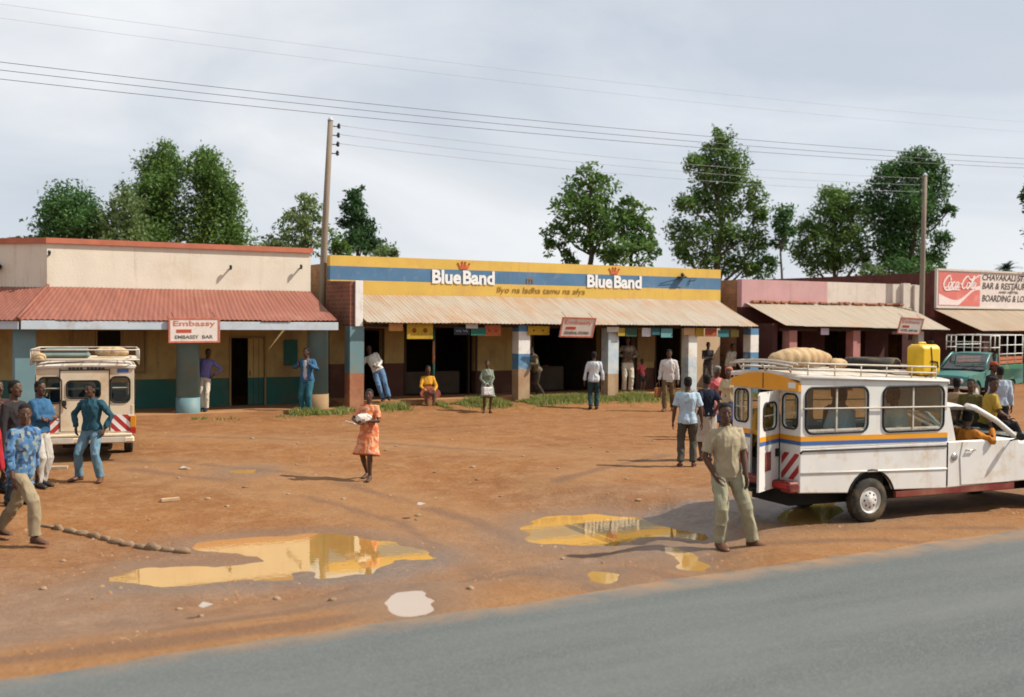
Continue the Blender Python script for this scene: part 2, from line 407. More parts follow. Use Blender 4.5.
wetc = _mix(nt, .55, c, (.165,.100,.058)); c = _mix(nt, A('wet'), c, wetc)
mud_shade_col = _mix(nt, _ramp(nt, nc.outputs[0], .4, .65).outputs[0], (.085,.062,.048), (.19,.13,.09)); c = _mix(nt, A('rut'), c, mud_shade_col)  # wet mud colour, darkened too for the minibus shadow
nt.links.new(c, b.inputs['Base Color'])
def _mad(s, k, o_):
    q = nt.nodes.new('ShaderNodeMath'); q.operation = 'MULTIPLY_ADD'; q.inputs[1].default_value = k; q.inputs[2].default_value = o_; nt.links.new(s, q.inputs[0]); return q.outputs[0]
rr = nt.nodes.new('ShaderNodeMath'); rr.operation = 'MULTIPLY_ADD'; rr.inputs[1].default_value = -.55; rr.inputs[2].default_value = .93
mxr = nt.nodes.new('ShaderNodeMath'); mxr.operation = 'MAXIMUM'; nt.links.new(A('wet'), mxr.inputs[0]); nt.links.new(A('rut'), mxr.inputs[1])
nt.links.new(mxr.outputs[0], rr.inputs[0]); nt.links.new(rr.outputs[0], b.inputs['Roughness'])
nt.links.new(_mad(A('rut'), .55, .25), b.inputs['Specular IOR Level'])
bp = nt.nodes.new('ShaderNodeBump'); bp.inputs['Strength'].default_value = .6; bp.inputs['Distance'].default_value = .05
ad = nt.nodes.new('ShaderNodeMath'); ad.operation = 'ADD'; nt.links.new(nc.outputs[0], ad.inputs[0]); nt.links.new(nb.outputs[0], ad.inputs[1])
nt.links.new(ad.outputs[0], bp.inputs['Height']); nt.links.new(bp.outputs[0], b.inputs['Normal'])
me.materials.append(gm)
go = bpy.data.objects.new('ground', me); col.objects.link(go); tag(go, kind='structure')
def gz_at(x, y): return float(ground_z(np.array([x]), np.array([y]))[0][0])
def on_soil(px, py):
    """point of the modelled ground seen at a pixel"""
    p = on_ground(px, py); d = ray(px, py)
    for _ in range(8): t = (gz_at(p.x, p.y)-EYE)/d.z; p = p.lerp(Vector((d.x*t, d.y*t, EYE+d.z*t)), .6)
    p.z = gz_at(p.x, p.y); return p

# muddy standing water: still mirror over ochre silt
pm, nt, b = _new('muddy_water')
nt.nodes.remove(b); out = [n for n in nt.nodes if n.type == 'OUTPUT_MATERIAL'][0]
df = nt.nodes.new('ShaderNodeBsdfDiffuse'); gl = nt.nodes.new('ShaderNodeBsdfGlossy'); gl.inputs['Roughness'].default_value = .025
nz = _noise(nt, 1.2, 4, _coord(nt)); nt.links.new(_mix(nt, nz.outputs[0], (.45,.265,.075), (.35,.19,.055)), df.inputs[0]); gl.inputs[0].default_value = (1, .88, .68, 1)
lw = nt.nodes.new('ShaderNodeFresnel'); lw.inputs[0].default_value = 2.5
bpw = nt.nodes.new('ShaderNodeBump'); bpw.inputs['Strength'].default_value = .04; bpw.inputs['Distance'].default_value = .01
nw = _noise(nt, 9, 2, _coord(nt)); nt.links.new(nw.outputs[0], bpw.inputs['Height']); nt.links.new(bpw.outputs[0], gl.inputs['Normal'])
ms = nt.nodes.new('ShaderNodeMixShader'); nt.nodes.remove(lw); ms.inputs[0].default_value = .55; nt.links.new(df.outputs[0], ms.inputs[1]); nt.links.new(gl.outputs[0], ms.inputs[2]); nt.links.new(ms.outputs[0], out.inputs[0])
pm3 = pm.copy(); pm3.name = 'thick_muddy_water'
for nd_ in pm3.node_tree.nodes:
    if nd_.type == 'MIX_SHADER': nd_.inputs[0].default_value = .36
pm4 = pm.copy(); pm4.name = 'ochre_puddle_water'
for nd_ in pm4.node_tree.nodes:
    if nd_.type == 'MIX_SHADER': nd_.inputs[0].default_value = .46
pm2 = pm.copy(); pm2.name = 'clear_puddle_water'
for nd_ in pm2.node_tree.nodes:
    if nd_.type == 'MIX_SHADER': nd_.inputs[0].default_value = .62
    if nd_.type == 'BSDF_GLOSSY': nd_.inputs[0].default_value = (1, .95, .93, 1)
for P, L_ in zip(PUDW, PUDZ):
    c = P.mean(0); Qp = []
    for i in range(len(P)):
        dv = P[i]-c; l = np.linalg.norm(dv); Qp.append(P[i]+dv/l*.3)
    x0, y0 = np.min(Qp, 0); x1, y1 = np.max(Qp, 0)
    y0 = max(y0, ROAD_Y+.1)
    mb = MB(); st = .09; ax_ = np.arange(x0, x1+st, st); ay_ = np.arange(y0, y1+st, st)
    SX, SY = np.meshgrid(ax_+st/2, ay_+st/2); IN = poly_sdf(P, SX, SY) < (.24 if P is PUDW[0] or P is PUDW[1] else .06); idx = {}
    def vid(i, j):
        if (i, j) not in idx: idx[(i, j)] = len(mb.v); mb.v.append((x0+i*st, y0+j*st, L_-.008))
        return idx[(i, j)]
    for j in range(len(ay_)):
        for i in range(len(ax_)):
            if IN[j, i]: mb.f.append((vid(i, j), vid(i+1, j), vid(i+1, j+1), vid(i, j+1))); mb.mi.append(0); mb.sm.append(False)
    tag(mb.build('puddle', pm2 if P is PUDW[2] else pm if P is PUDW[0] else pm4 if P is PUDW[1] else pm3, recalc=False), kind='structure')

# asphalt with a ragged, dusty edge
ex = np.concatenate([[-3000, -400, -60, -20], np.arange(-10, 40, .12), [60, 200, 900, 4000]])
ey = 8.70 + np.clip(ex, -100, 100)*.0275 + np.where((ex > -12) & (ex < 41), (fbm(ex, ex*0+3, 1.3, 2)-.47)*.22, 0)
mb = MB(); n = len(ex)
vs = [(x, y, .010) for x, y in zip(ex, ey)] + [(x, y-.12, .022) for x, y in zip(ex, ey)] + [(x, 4., .026) for x in ex] + [(x, -3.2, .02) for x in ex]
fs = [(r*n+i, r*n+i+1, (r+1)*n+i+1, (r+1)*n+i) for r in range(3) for i in range(n-1)]
mb.add(vs, fs, 0, True)
rm, nt, b = _new('asphalt'); v = _coord(nt, (1, 1, 1))
n1 = _noise(nt, .8, 6, _coord(nt, (.25, 1.6, 1))); n2 = _noise(nt, 60, 3, v); n3 = _noise(nt, 2.5, 6, v)
c = _mix(nt, _ramp(nt, n1.outputs[0], .3, .7).outputs[0], (.078,.085,.085), (.120,.126,.123))
c = _mix(nt, _ramp(nt, n2.outputs[0], .45, .75).outputs[0], c, (.148,.155,.148))
sx = nt.nodes.new('ShaderNodeSeparateXYZ'); nt.links.new(v, sx.inputs[0])
mr = nt.nodes.new('ShaderNodeMapRange'); mr.inputs[1].default_value = ROAD_Y-.45; mr.inputs[2].default_value = ROAD_Y+.15; nt.links.new(sx.outputs[1], mr.inputs[0])
mm = nt.nodes.new('ShaderNodeMath'); mm.operation = 'MULTIPLY'; nt.links.new(mr.outputs[0], mm.inputs[0]); nt.links.new(_ramp(nt, n3.outputs[0], .3, .6).outputs[0], mm.inputs[1])
c = _mix(nt, mm.outputs[0], c, (.30,.17,.085))
nt.links.new(c, b.inputs['Base Color']); b.inputs['Roughness'].default_value = .9; b.inputs['Specular IOR Level'].default_value = .15
tag(mb.build('road', rm), kind='structure')
# ------------------------------------------------------------------ building materials
M = {}
M['cream'] = mat('cream_plaster', (.74,.67,.55), .9, .10, 1.2, bump=.25, bscale=18, dirt=(.60,.50,.38), dirt_amt=.3, dscale=.9, streak=(.50,.40,.29), streak_amt=.25)
M['mustard'] = mat('mustard_paint', (.46,.34,.13), .85, .15, 1.5, bump=.15, dirt=(.26,.17,.08), dirt_amt=.5, streak=(.20,.14,.07), streak_amt=.3)
M['green_dado'] = mat('green_dado', (.022,.125,.10), .6, .2, 2, dirt=(.10,.09,.05), dirt_amt=.4)
M['brown_dado'] = mat('brown_dado', (.10,.035,.022), .7, .2, 2, dirt=(.16,.08,.04), dirt_amt=.3)
M['coping'] = mat('red_coping', (.52,.17,.10), .8, .2, 3, dirt=(.36,.14,.09), dirt_amt=.3)
M['teal_paint'] = mat('teal_pillar_paint', (.145,.25,.275), .6, .15, 2.2, dirt=(.24,.22,.15), dirt_amt=.35, dscale=2)
M['teal_worn'] = mat('worn_pillar_foot', (.30,.255,.15), .85, .3, 4, bump=.3, dirt=(.36,.18,.08), dirt_amt=.5)
M['fascia'] = mat('pale_fascia', (.50,.56,.62), .7, .12, 2, dirt=(.36,.34,.32), dirt_amt=.25)
M['slab'] = mat('earthy_slab', (.42,.21,.09), .9, .25, 2.5, bump=.4, dirt=(.30,.13,.05), dirt_amt=.5)
M['dark_wood'] = mat('dark_wood', (.055,.032,.02), .8, .3, 4, sc=(1,1,.3))
M['tan_wood'] = mat('tan_wood', (.33,.23,.10), .8, .3, 5, sc=(6,6,.5))
M['yellow'] = mat('yellow_parapet', (.68,.44,.09), .75, .12, 1.0, bump=.12, dirt=(.58,.34,.09), dirt_amt=.35, dscale=1.7, streak=(.48,.30,.10), streak_amt=.35)
M['blue'] = mat('blue_band', (.085,.19,.33), .75, .18, 1.4, bump=.1, dirt=(.20,.25,.30), dirt_amt=.25, dscale=3, streak=(.17,.20,.22), streak_amt=.35)
M['white'] = mat('white_paint', (.76,.74,.70), .75, .08, 3, dirt=(.55,.46,.36), dirt_amt=.4, dscale=3)
M['lettering'] = mat('white_lettering', (.80,.79,.77), .75, .06, 5)
M['crown_red'] = mat('crown_red', (.62,.13,.05), .75, .2, 6)
M['slogan'] = mat('brown_lettering', (.33,.17,.035), .8, .25, 5)
M['brick'] = brick_mat('red_brick', (.24,.075,.04), (.17,.055,.03), (.22,.13,.08))
M['dark_red_wall'] = brick_mat('dark_red_brick', (.17,.04,.028), (.13,.034,.025), (.13,.05,.035))
M['brown_brick'] = brick_mat('brown_brick', (.36,.18,.08), (.28,.13,.06), (.30,.2,.12))
M['pillar_red'] = mat('red_brown_pillar_foot', (.38,.15,.08), .85, .25, 3, bump=.3, dirt=(.45,.25,.13), dirt_amt=.45)
M['pillar_blue'] = mat('blue_pillar_paint', (.10,.24,.40), .7, .2, 3, dirt=(.42,.42,.40), dirt_amt=.3, dscale=3)
M['pillar_pale'] = mat('pale_blue_peeling_paint', (.42,.52,.58), .75, .2, 3, c2=(.62,.62,.60), dirt=(.34,.25,.17), dirt_amt=.35, dscale=4)
M['pillar_tan'] = mat('tan_pillar_foot', (.48,.33,.20), .85, .25, 4, bump=.3, dirt=(.34,.19,.10), dirt_amt=.45)
M['peach'] = mat('peach_plaster', (.66,.47,.30), .85, .15, 1.5)
M['pink'] = mat('pink_parapet', (.56,.32,.32), .85, .12, 1.2, bump=.15, dirt=(.52,.36,.32), dirt_amt=.35, dscale=1.1, streak=(.38,.24,.21), streak_amt=.3)
M['offwhite'] = mat('off_white_parapet', (.64,.56,.49), .85, .1, 1.4, bump=.15, dirt=(.50,.40,.32), dirt_amt=.35, dscale=1.1, streak=(.40,.32,.25), streak_amt=.35)
M['maroon'] = mat('maroon_wall', (.075,.024,.022), .8, .25, 2, dirt=(.10,.05,.04), dirt_amt=.4)
M['pink_pillar'] = mat('pink_pillar_paint', (.48,.21,.19), .8, .2, 2.5, dirt=(.30,.16,.11), dirt_amt=.6)
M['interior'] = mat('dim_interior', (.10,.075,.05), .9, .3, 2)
M['dark_metal'] = mat('dark_iron', (.035,.033,.032), .6, .3, 6)
M['pole_wood'] = mat('weathered_pole', (.27,.22,.17), .85, .3, 3, sc=(8,8,.6), bump=.4, bscale=8, dirt=(.24,.17,.11), dirt_amt=.4)
M['sign_white'] = mat('sign_white', (.74,.66,.61), .6, .08, 4, dirt=(.62,.46,.40), dirt_amt=.3, dscale=5)
M['sign_red'] = mat('sign_red', (.50,.075,.035), .6, .15, 5)
M['letter_red'] = mat('faded_red_lettering', (.62,.20,.13), .7, .35, 9)
M['letter_dark'] = mat('dark_lettering', (.10,.13,.10), .7, .35, 9)
M['cola_red'] = mat('faded_red_panel', (.66,.175,.15), .6, .1, 2, dirt=(.70,.30,.25), dirt_amt=.3)
M['cola_white'] = mat('faded_white_script', (.80,.66,.62), .6, .08, 4)
M['black_letter'] = mat('black_lettering', (.085,.06,.055), .75, .5, 8)
M['sign_board'] = mat('white_signboard', (.72,.63,.58), .7, .1, 3, dirt=(.60,.48,.42), dirt_amt=.3)

def sheet_mat(name, c, c2, rust, amt, along=(9,.7,.7)):
    m, nt, b = _new(name); v = _coord(nt, along); v2 = _coord(nt)
    n1 = _noise(nt, 1.0, 7, v, .6); n2 = _noise(nt, .7, 7, v2, .6)
    o = _mix(nt, _ramp(nt, n1.outputs[0], .35, .68).outputs[0], c, c2)
    f = nt.nodes.new('ShaderNodeMath'); f.operation = 'MULTIPLY'
    nt.links.new(_ramp(nt, n2.outputs[0], .65-.25*amt, .72).outputs[0], f.inputs[0]); nt.links.new(_ramp(nt, n1.outputs[0], .3, .6).outputs[0], f.inputs[1])
    o = _mix(nt, f.outputs[0], o, rust)
    nt.links.new(o, b.inputs['Base Color']); b.inputs['Roughness'].default_value = .62; b.inputs['Specular IOR Level'].default_value = .35
    return m
M['red_sheet'] = sheet_mat('red_corrugated_sheet', (.25,.088,.058), (.185,.062,.042), (.31,.15,.10), .35)
M['tan_sheet'] = sheet_mat('tan_corrugated_sheet', (.36,.305,.24), (.285,.23,.175), (.33,.165,.075), .95)
M['grey_sheet'] = sheet_mat('grey_corrugated_sheet', (.36,.30,.23), (.28,.22,.16), (.40,.20,.10), .35)
M['dusty_sheet'] = sheet_mat('dusty_corrugated_sheet', (.34,.265,.19), (.26,.19,.13), (.36,.18,.09), .35)

def wall_holes(mb, P, u0, u1, z0, z1, t0, t1, holes, mat_of, ucuts=(), zcuts=()):
    """wall in (u, z), thick t0..t1, with rectangular openings; mat_of(u, z) picks the front paint"""
    us = sorted({u0, u1, *[h[0] for h in holes], *[h[1] for h in holes], *ucuts}); zs = sorted({z0, z1, *[h[2] for h in holes], *[h[3] for h in holes], *zcuts})
    us = [u for u in us if u0 <= u <= u1]; zs = [z for z in zs if z0 <= z <= z1]
    solid = lambda u, z: not any(h[0] < u < h[1] and h[2] < z < h[3] for h in holes)
    nu, nz = len(us)-1, len(zs)-1
    S = [[solid((us[i]+us[i+1])/2, (zs[k]+zs[k+1])/2) for k in range(nz)] for i in range(nu)]
    for i in range(nu):
        for k in range(nz):
            if not S[i][k]: continue
            a, b_, c, d = us[i], us[i+1], zs[k], zs[k+1]; mi = mat_of((a+b_)/2, (c+d)/2)
            mb.add([P(a,t0,c), P(b_,t0,c), P(b_,t0,d), P(a,t0,d)], [(0,1,2,3)], mi)
            mb.add([P(a,t1,c), P(b_,t1,c), P(b_,t1,d), P(a,t1,d)], [(3,2,1,0)], mi)
            if i == 0 or not S[i-1][k]: mb.add([P(a,t0,c), P(a,t1,c), P(a,t1,d), P(a,t0,d)], [(3,2,1,0)], mi)
            if i == nu-1 or not S[i+1][k]: mb.add([P(b_,t0,c), P(b_,t1,c), P(b_,t1,d), P(b_,t0,d)], [(0,1,2,3)], mi)
            if k == 0 or not S[i][k-1]: mb.add([P(a,t0,c), P(b_,t0,c), P(b_,t1,c), P(a,t1,c)], [(0,1,2,3)], mi)
            if k == nz-1 or not S[i][k+1]: mb.add([P(a,t0,d), P(b_,t0,d), P(b_,t1,d), P(a,t1,d)], [(3,2,1,0)], mi)

def corrugated(name, A0, A1, B0, B1, m, parent, pitch=.125, amp=.010, sheet=.85, rows=6, seed=1):
    """sheet roof from back line A0-A1 to front line B0-B1 (left, right), waves run down the slope"""
    A0, A1, B0, B1 = map(Vector, (A0, A1, B0, B1)); r = random.Random(seed)
    L = max((A1-A0).length, (B1-B0).length); n = int(L/pitch*4); mb = MB(); vs = []
    sag = [r.uniform(-.012, .012) for _ in range(int(L/sheet)+3)]; dz = [0.0 for _ in sag]
    for k in range(rows+1):
        t = k/rows
        for i in range(n+1):
            s = i/n; p = A0.lerp(A1, s).lerp(B0.lerp(B1, s), t); x = s*L; q = int(x/sheet)
            ex = (sag[q] if k >= rows-1 else 0)
            lip = .0
            p = p + (B0-A0).normalized()*ex*2.5
            p.z += amp*sin(2*pi*x/pitch) + dz[q] + lip - .012*sin(pi*t)*(1+.5*sin(q*2.1)) + .02*(noise.noise(Vector((x*.5, t*1.5, seed)))) 
            vs.append(p)
    fs = [(k*(n+1)+i, k*(n+1)+i+1, (k+1)*(n+1)+i+1, (k+1)*(n+1)+i) for k in range(rows) for i in range(n)]
    mb.add(vs, fs, 0, True)
    return mb.build(name, m, parent, recalc=False)

WX = lambda u, t, z: (u, t, z)                 # front walls: u = X, t = Y
def pillar_bands(px, w, d, bands, parent, y0=29.05, bev=.015, name='pillar'):
    """square pillar painted in bands; bands = [(z0, z1, material)]"""
    mb = MB(); mats = []; zs = [bands[0][0]]+[b_[1] for b_ in bands]
    for z in zs: mb.v += [(px-w/2, y0, z), (px+w/2, y0, z), (px+w/2, y0+d, z), (px-w/2, y0+d, z)]
    for k, (z0, z1, mt) in enumerate(bands):
        if mt not in mats: mats.append(mt)
        for i in range(4): j = (i+1) % 4; mb.f.append((4*k+i, 4*k+j, 4*k+4+j, 4*k+4+i)); mb.mi.append(mats.index(mt)); mb.sm.append(False)
    n = 4*len(bands); mb.f += [(3, 2, 1, 0), (n, n+1, n+2, n+3)]; mb.mi += [0, len(mats)-1]; mb.sm += [False, False]
    return mb.build(name, mats, parent)

# ------------------------------------------------------------------ cream corner bar
b1 = thing('corner_bar', 'cream flat-topped corner bar with red sheet verandah roof and green dado', 'building', (0,0,0), 0, 'shop buildings along the yard')
C1 = (3.58, 31.0); k7 = sqrt(.5)
mb = MB()
h1 = [(4.18, 6.05, 1.15, 2.28), (8.40, 9.36, .16, 2.08)]
wall_holes(mb, WX, 3.58, 10.74, 0, 4.58, 31.0, 31.25, h1, lambda u, z: 0 if z > 3.2 else (1 if z > .95 else 2), zcuts=(.95, 3.2))
PC = lambda u, t, z: (C1[0]-u*k7+t*k7*1.0, C1[1]+u*k7+t*k7, z)
wall_holes(mb, PC, 0, 4.2, 0, 4.58, 0, .25, [(1.6, 2.6, .16, 2.08)], lambda u, z: 0 if z > 3.2 else (1 if z > .95 else 2), zcuts=(.95, 3.2))
cl = PC(4.2, 0, 0)
mb.box(cl[0], cl[0]+.25, cl[1]+.26, 42, 0, 4.58, 0)
mb.box(10.49, 10.735, 31.26, 42, 0, 4.58, 0)
mb.box(cl[0]+.26, 10.48, 41.75, 41.99, 0, 4.58, 0)
mb.build('wall', [M['cream'], M['mustard'], M['green_dado']], b1)
mb = MB(); mb.box(cl[0]+.3, 10.46, 34.0, 41.7, 3.55, 3.62); mb.box(4.1, 10.46, 31.3, 34.0, 3.55, 3.62); mb.build('roof', M['dark_wood'], b1)
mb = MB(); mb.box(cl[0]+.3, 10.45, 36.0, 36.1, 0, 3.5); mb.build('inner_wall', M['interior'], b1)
mb = MB()
c0 = PC(4.25, 0, 0)
co = [(10.80, 30.93), (3.58-.07*.414*1.0, 30.93), (c0[0]-.05, c0[1]-.05), (c0[0]+.14, c0[1]+.14), (3.58+.13, 31.26), (10.80, 31.26)]
mb.prism(co, 4.56, 4.70, 'Z'); mb.build('coping', M['coping'], b1)
# verandah floor
mb = MB(); mb.prism([(10.9, 28.9), (2.72, 28.9), (-.35, 31.97), (cl[0], cl[1]), (3.58, 30.995), (10.9, 30.995)], -.3, .15, 'Z'); mb.build('verandah_floor', M['slab'], b1)
corrugated('verandah_roof', (3.58,30.985,3.42), (10.72,30.985,3.44), (2.68,28.78,2.56), (10.74,28.78,2.60), M['red_sheet'], b1, seed=3)
a = PC(4.2, 0, 0); fo = (a[0]-2.2*k7, a[1]-2.2*k7)
corrugated('verandah_roof', (a[0],a[1],3.42), (3.575,30.985,3.42), (fo[0],fo[1],2.56), (2.66,28.78,2.56), M['red_sheet'], b1, seed=5)
mb = MB(); mb.tube([(3.6,30.97,3.46), (2.67,28.76,2.60)], .045, 8); mb.build('ridge_cap', M['red_sheet'], b1)
mb = MB(); mb.box(2.74, 10.78, 28.80, 28.84, 2.33, 2.545, 0, .006)
fm = Matrix.Translation((2.70, 28.80, 0)) @ Matrix.Rotation(radians(135), 4, 'Z')
mb.box(.03, 4.2, -.04, 0, 2.33, 2.53, 0, .006, fm); mb.build('fascia', M['fascia'], b1)
mb = MB(); mb.box(2.9, 10.7, 29.1, 29.2, 2.42, 2.52, 0); mb.build('beam', M['dark_wood'], b1)
for i in range(8):
    mb = MB(); x = 3.7+i*.97; mb.box(x, x+.06, 28.95, 30.98, 0, .08, 0, 0, Matrix.Translation((0,30.98,3.265)) @ Matrix.Rotation(math.atan2(.86, 2.2), 4, 'X') @ Matrix.Translation((0,-30.98,0)))
    mb.build('rafter', M['dark_wood'], b1)
for px in (6.82, 10.38):
    mb = MB(); mb.lathe([(.315, -.25), (.31, .55), (.30, .55+.001)], (px, 29.35, 0), 'Z', 28, 0 if px < 8 else 1); mb.lathe([(.30, .551), (.288, 2.38), (.31, 2.385), (.31, 2.45)], (px, 29.35, 0), 'Z', 28, 0)
    mb.build('pillar', [M['teal_paint'], M['teal_worn']], b1)
mb = MB(); mb.box(2.62, 3.12, 29.15, 29.65, -.2, 2.44, 0, .02); mb.build('pillar', M['teal_paint'], b1)
# door: leaf, frame; window
mb = MB()
for x in (8.35, 9.36): mb.box(x, x+.05, 30.96, 31.10, .15, 2.13)
mb.box(8.40, 9.36, 30.962, 31.098, 2.08, 2.13); mb.build('door_frame', M['tan_wood'], b1)
mb = MB(); mb.box(8.90, 9.355, 31.02, 31.06, .17, .94, 1, .006); mb.box(8.90, 9.355, 31.02, 31.06, .943, 2.07, 0, .006)
for x in (9.05, 9.2): mb.box(x, x+.008, 31.012, 31.019, .2, 2.05, 2)
d = mb.build('door', [M['mustard'], M['green_dado'], M['dark_wood']], b1)
mb = MB(); mb.tube([(8.95, 31.0, 1.0), (8.95, 31.0, 1.14)], .012, 6); mb.build('handle', M['dark_metal'], d)
mb = MB()
for x in (4.13, 6.05): mb.box(x, x+.05, 30.965, 31.08, 1.10, 2.33)
for z in (1.10, 2.28): mb.box(4.181, 6.049, 30.967, 31.078, z, z+.05)
for x in (4.78, 5.42): mb.box(x, x+.04, 30.99, 31.05, 1.151, 2.279)
wn = mb.build('window', M['tan_wood'], b1)
mb = MB(); mb.box(4.19, 4.77, 31.0, 31.03, 1.16, 2.27); mb.build('shutter', M['tan_wood'], wn); mb = MB(); mb.box(5.47, 6.04, 31.0, 31.03, 1.16, 2.27); mb.build('shutter', M['tan_wood'], wn)
mb = MB(); mb.box(9.93, 10.33, 30.93, 30.985, 1.28, 2.02, 0, .01); mb.build('shutter', M['green_dado'], b1)
for x, z in ((3.62, 4.25), (8.35, 4.02), (10.4, 4.1)):
    mb = MB(); mb.box(x-.02, x+.02, 30.80, 30.99, z-.02, z+.02); mb.lathe([(.03, 0), (.045, .04), (.03, .09)], (x, 30.84, z+.02), 'Z', 8)
    mb.build('wire_bracket', M['dark_metal'], b1)
mb = MB(); q = PC(1.5, -.12, 0); mb.ell((q[0], q[1], 3.95), (.16, .16, .09)); mb.tube([(q[0], q[1], 4.0), (q[0]+.12, q[1]+.12, 4.1)], .02, 6); mb.build('wall_lamp', M['dark_metal'], b1)

# ------------------------------------------------------------------ yellow and blue shop row
b2 = thing('yellow_shop_row', 'yellow shop row with painted blue stripe, white slogan lettering and tan sheet verandah', 'building', (0,0,0), 0, 'shop buildings along the yard')
mb = MB()
h2 = [(12.43, 13.01, .3, 2.3), (13.80, 16.20, .3, 2.38), (18.34, 20.98, .3, 2.38), (21.68, 22.44, .3, 2.3), (23.32, 24.58, .3, 2.38)]
def bm(u, z):
    if z > 4.215: return 0
    if z > 3.80: return 1
    if z > 3.2: return 0
    if u > 25.0: return 4
    return 2 if z > (1.3 if u < 13.9 else 1.02) else 3
wall_holes(mb, WX, 11.34, 26.2, 0, 4.53, 31.0, 31.25, h2, bm, zcuts=(1.02, 1.3, 3.2, 3.80, 4.215), ucuts=(13.9, 25.0))
mb.box(11.34, 11.59, 31.26, 40, 0, 4.3, 5); mb.box(25.95, 26.2, 31.26, 40, 0, 4.3, 5); mb.box(11.6, 25.94, 39.75, 40, 0, 4.3, 5)
mb.build('wall', [M['yellow'], M['blue'], M['mustard'], M['brown_dado'], M['peach'], M['brown_brick']], b2)
mb = MB(); mb.box(11.6, 25.94, 31.3, 39.7, 3.5, 3.57); mb.build('roof', M['dark_wood'], b2)
mb = MB()
for x in (13.4, 17.6, 21.3, 22.9, 25.0): mb.box(x, x+.1, 31.27, 36, 0, 3.49)
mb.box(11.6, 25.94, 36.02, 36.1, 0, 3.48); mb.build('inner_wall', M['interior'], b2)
mb = MB(); mb.box(11.2, 26.35, 29.4, 30.995, -.3, .29, 0, .01); mb.build('verandah_floor', M['slab'], b2)
corrugated('verandah_roof', (11.62,30.985,3.38), (26.05,30.985,3.42), (11.62,28.78,2.57), (26.02,28.78,2.50), M['tan_sheet'], b2, seed=11)
mb = MB(); mb.box(11.7, 26.0, 29.12, 29.22, 2.42, 2.51); mb.build('beam', M['dark_wood'], b2)
for i in range(15):
    mb = MB(); x = 12+i*.99; mb.box(x, x+.06, 28.95, 30.98, 0, .08, 0, 0, Matrix.Translation((0,30.98,3.195)) @ Matrix.Rotation(math.atan2(.84, 2.2), 4, 'X') @ Matrix.Translation((0,-30.98,0)))
    mb.build('rafter', M['dark_wood'], b2)
# brick gable fin beside the first pillar
mb = MB(); mb.prism([(29.06, 2.46), (30.99, 2.46), (30.99, 3.76), (29.06, 3.70)], 11.22, 11.58, 'X', 0); mb.box(11.36, 11.585, 29.0, 29.055, 2.44, 3.72, 1, .006)
mb.build('brick_fin', [M['brick'], M['white']], b2)
pillar_bands(11.43, .42, .42, [(-.2, 1.12, M['pillar_red']), (1.12, 2.44, M['teal_paint'])], b2)
pillar_bands(16.87, .40, .40, [(-.2, 1.15, M['pillar_tan']), (1.15, 1.62, M['pillar_blue']), (1.62, 2.30, M['white']), (2.30, 2.5, M['pillar_blue'])], b2)
pillar_bands(20.17, .40, .40, [(-.2, .95, M['pillar_tan']), (.95, 2.42, M['pillar_pale'])], b2)
pillar_bands(23.39, .36, .38, [(-.2, 1.45, M['pillar_pale']), (1.45, 2.42, M['white'])], b2)
pillar_bands(26.10, .36, .38, [(-.2, 1.6, M['pillar_blue']), (1.6, 2.2, M['white']), (2.2, 2.42, M['pillar_blue'])], b2)
qx = on_plane(433.5, 370, 29.3).x
mb = MB(); mb.tube([(qx, 29.3, .28), (qx, 29.3, 2.44)], .035, 8, 0); mb.tube([(qx, 29.3, 1.35), (qx, 29.3, 2.0)], .038, 8, 1); mb.build('thin_post', [M['green_dado'], M['pillar_red']], b2)
for a0, a1, zt in ((12.43, 13.01, 2.3), (13.80, 16.20, 2.38), (18.34, 20.98, 2.38), (21.68, 22.44, 2.3), (23.32, 24.58, 2.38)):
    mb = MB(); mb.box(a0-.06, a0-.001, 30.965, 31.12, .295, zt+.06); mb.box(a1+.001, a1+.06, 30.965, 31.12, .295, zt+.06); mb.box(a0, a1, 30.967, 31.118, zt+.001, zt+.06)
    if a0 == 13.80: mb.box(14.74, 14.80, 30.98, 31.1, .295, 2.379); mb.box(15.95, 15.99, 30.98, 31.1, .295, 2.379)
    mb.build('door_frame', M['dark_wood'], b2)
mb = MB(); mb.box(13.9, 15.9, 31.5, 31.95, .3, 1.0, 0, .01); mb.build('shop_counter', M['interior'], b2); mb = MB(); mb.box(18.6, 19.9, 31.6, 32.1, .3, 1.1, 0, .01); mb.build('shop_counter', M['interior'], b2)
mb = MB(); mb.box(22.5, 23.25, 30.95, 30.985, 1.25, 2.3, 0, .006); mb.build('notice_board', M['tan_wood'], b2)
def on_par(px, py): q = on_plane(px, py, 30.99); return q
UX, UZ = (1, 0, 0), (0, 0, 1)
for x0, x1, tag_x in ((432, 494.5, 464), (587, 641.5, 614.5)):
    p0, p1 = on_par(x0, 285), on_par(x1, 285)
    text('wall_lettering', 'Blue', M['lettering'], b2, (p0.x, 30.985, 3.76), UX, UZ, (p1.x-p0.x)*.455, .44, .01, .035)
    text('wall_lettering', 'Band', M['lettering'], b2, (p0.x+(p1.x-p0.x)*.485, 30.985, 3.76), UX, UZ, (p1.x-p0.x)*.515, .44, .01, .035)
    cx = on_par(tag_x, 265).x; mb = MB()
    mb.prism([(cx-.13, 4.24), (cx+.13, 4.24), (cx+.20, 4.41), (cx+.10, 4.31), (cx+.055, 4.45), (cx, 4.31), (cx-.055, 4.45), (cx-.10, 4.31), (cx-.20, 4.41)], 30.975, 30.996)
    for dx in (-.20, -.055, .055, .20): mb.lathe([(.03, 0), (.03, .02)], (cx+dx, 30.976, 4.46 if abs(dx) < .1 else 4.42), 'Y', 8)
    mb.build('painted_crown', M['crown_red'], b2)
p0, p1 = on_par(497, 291), on_par(585, 293)
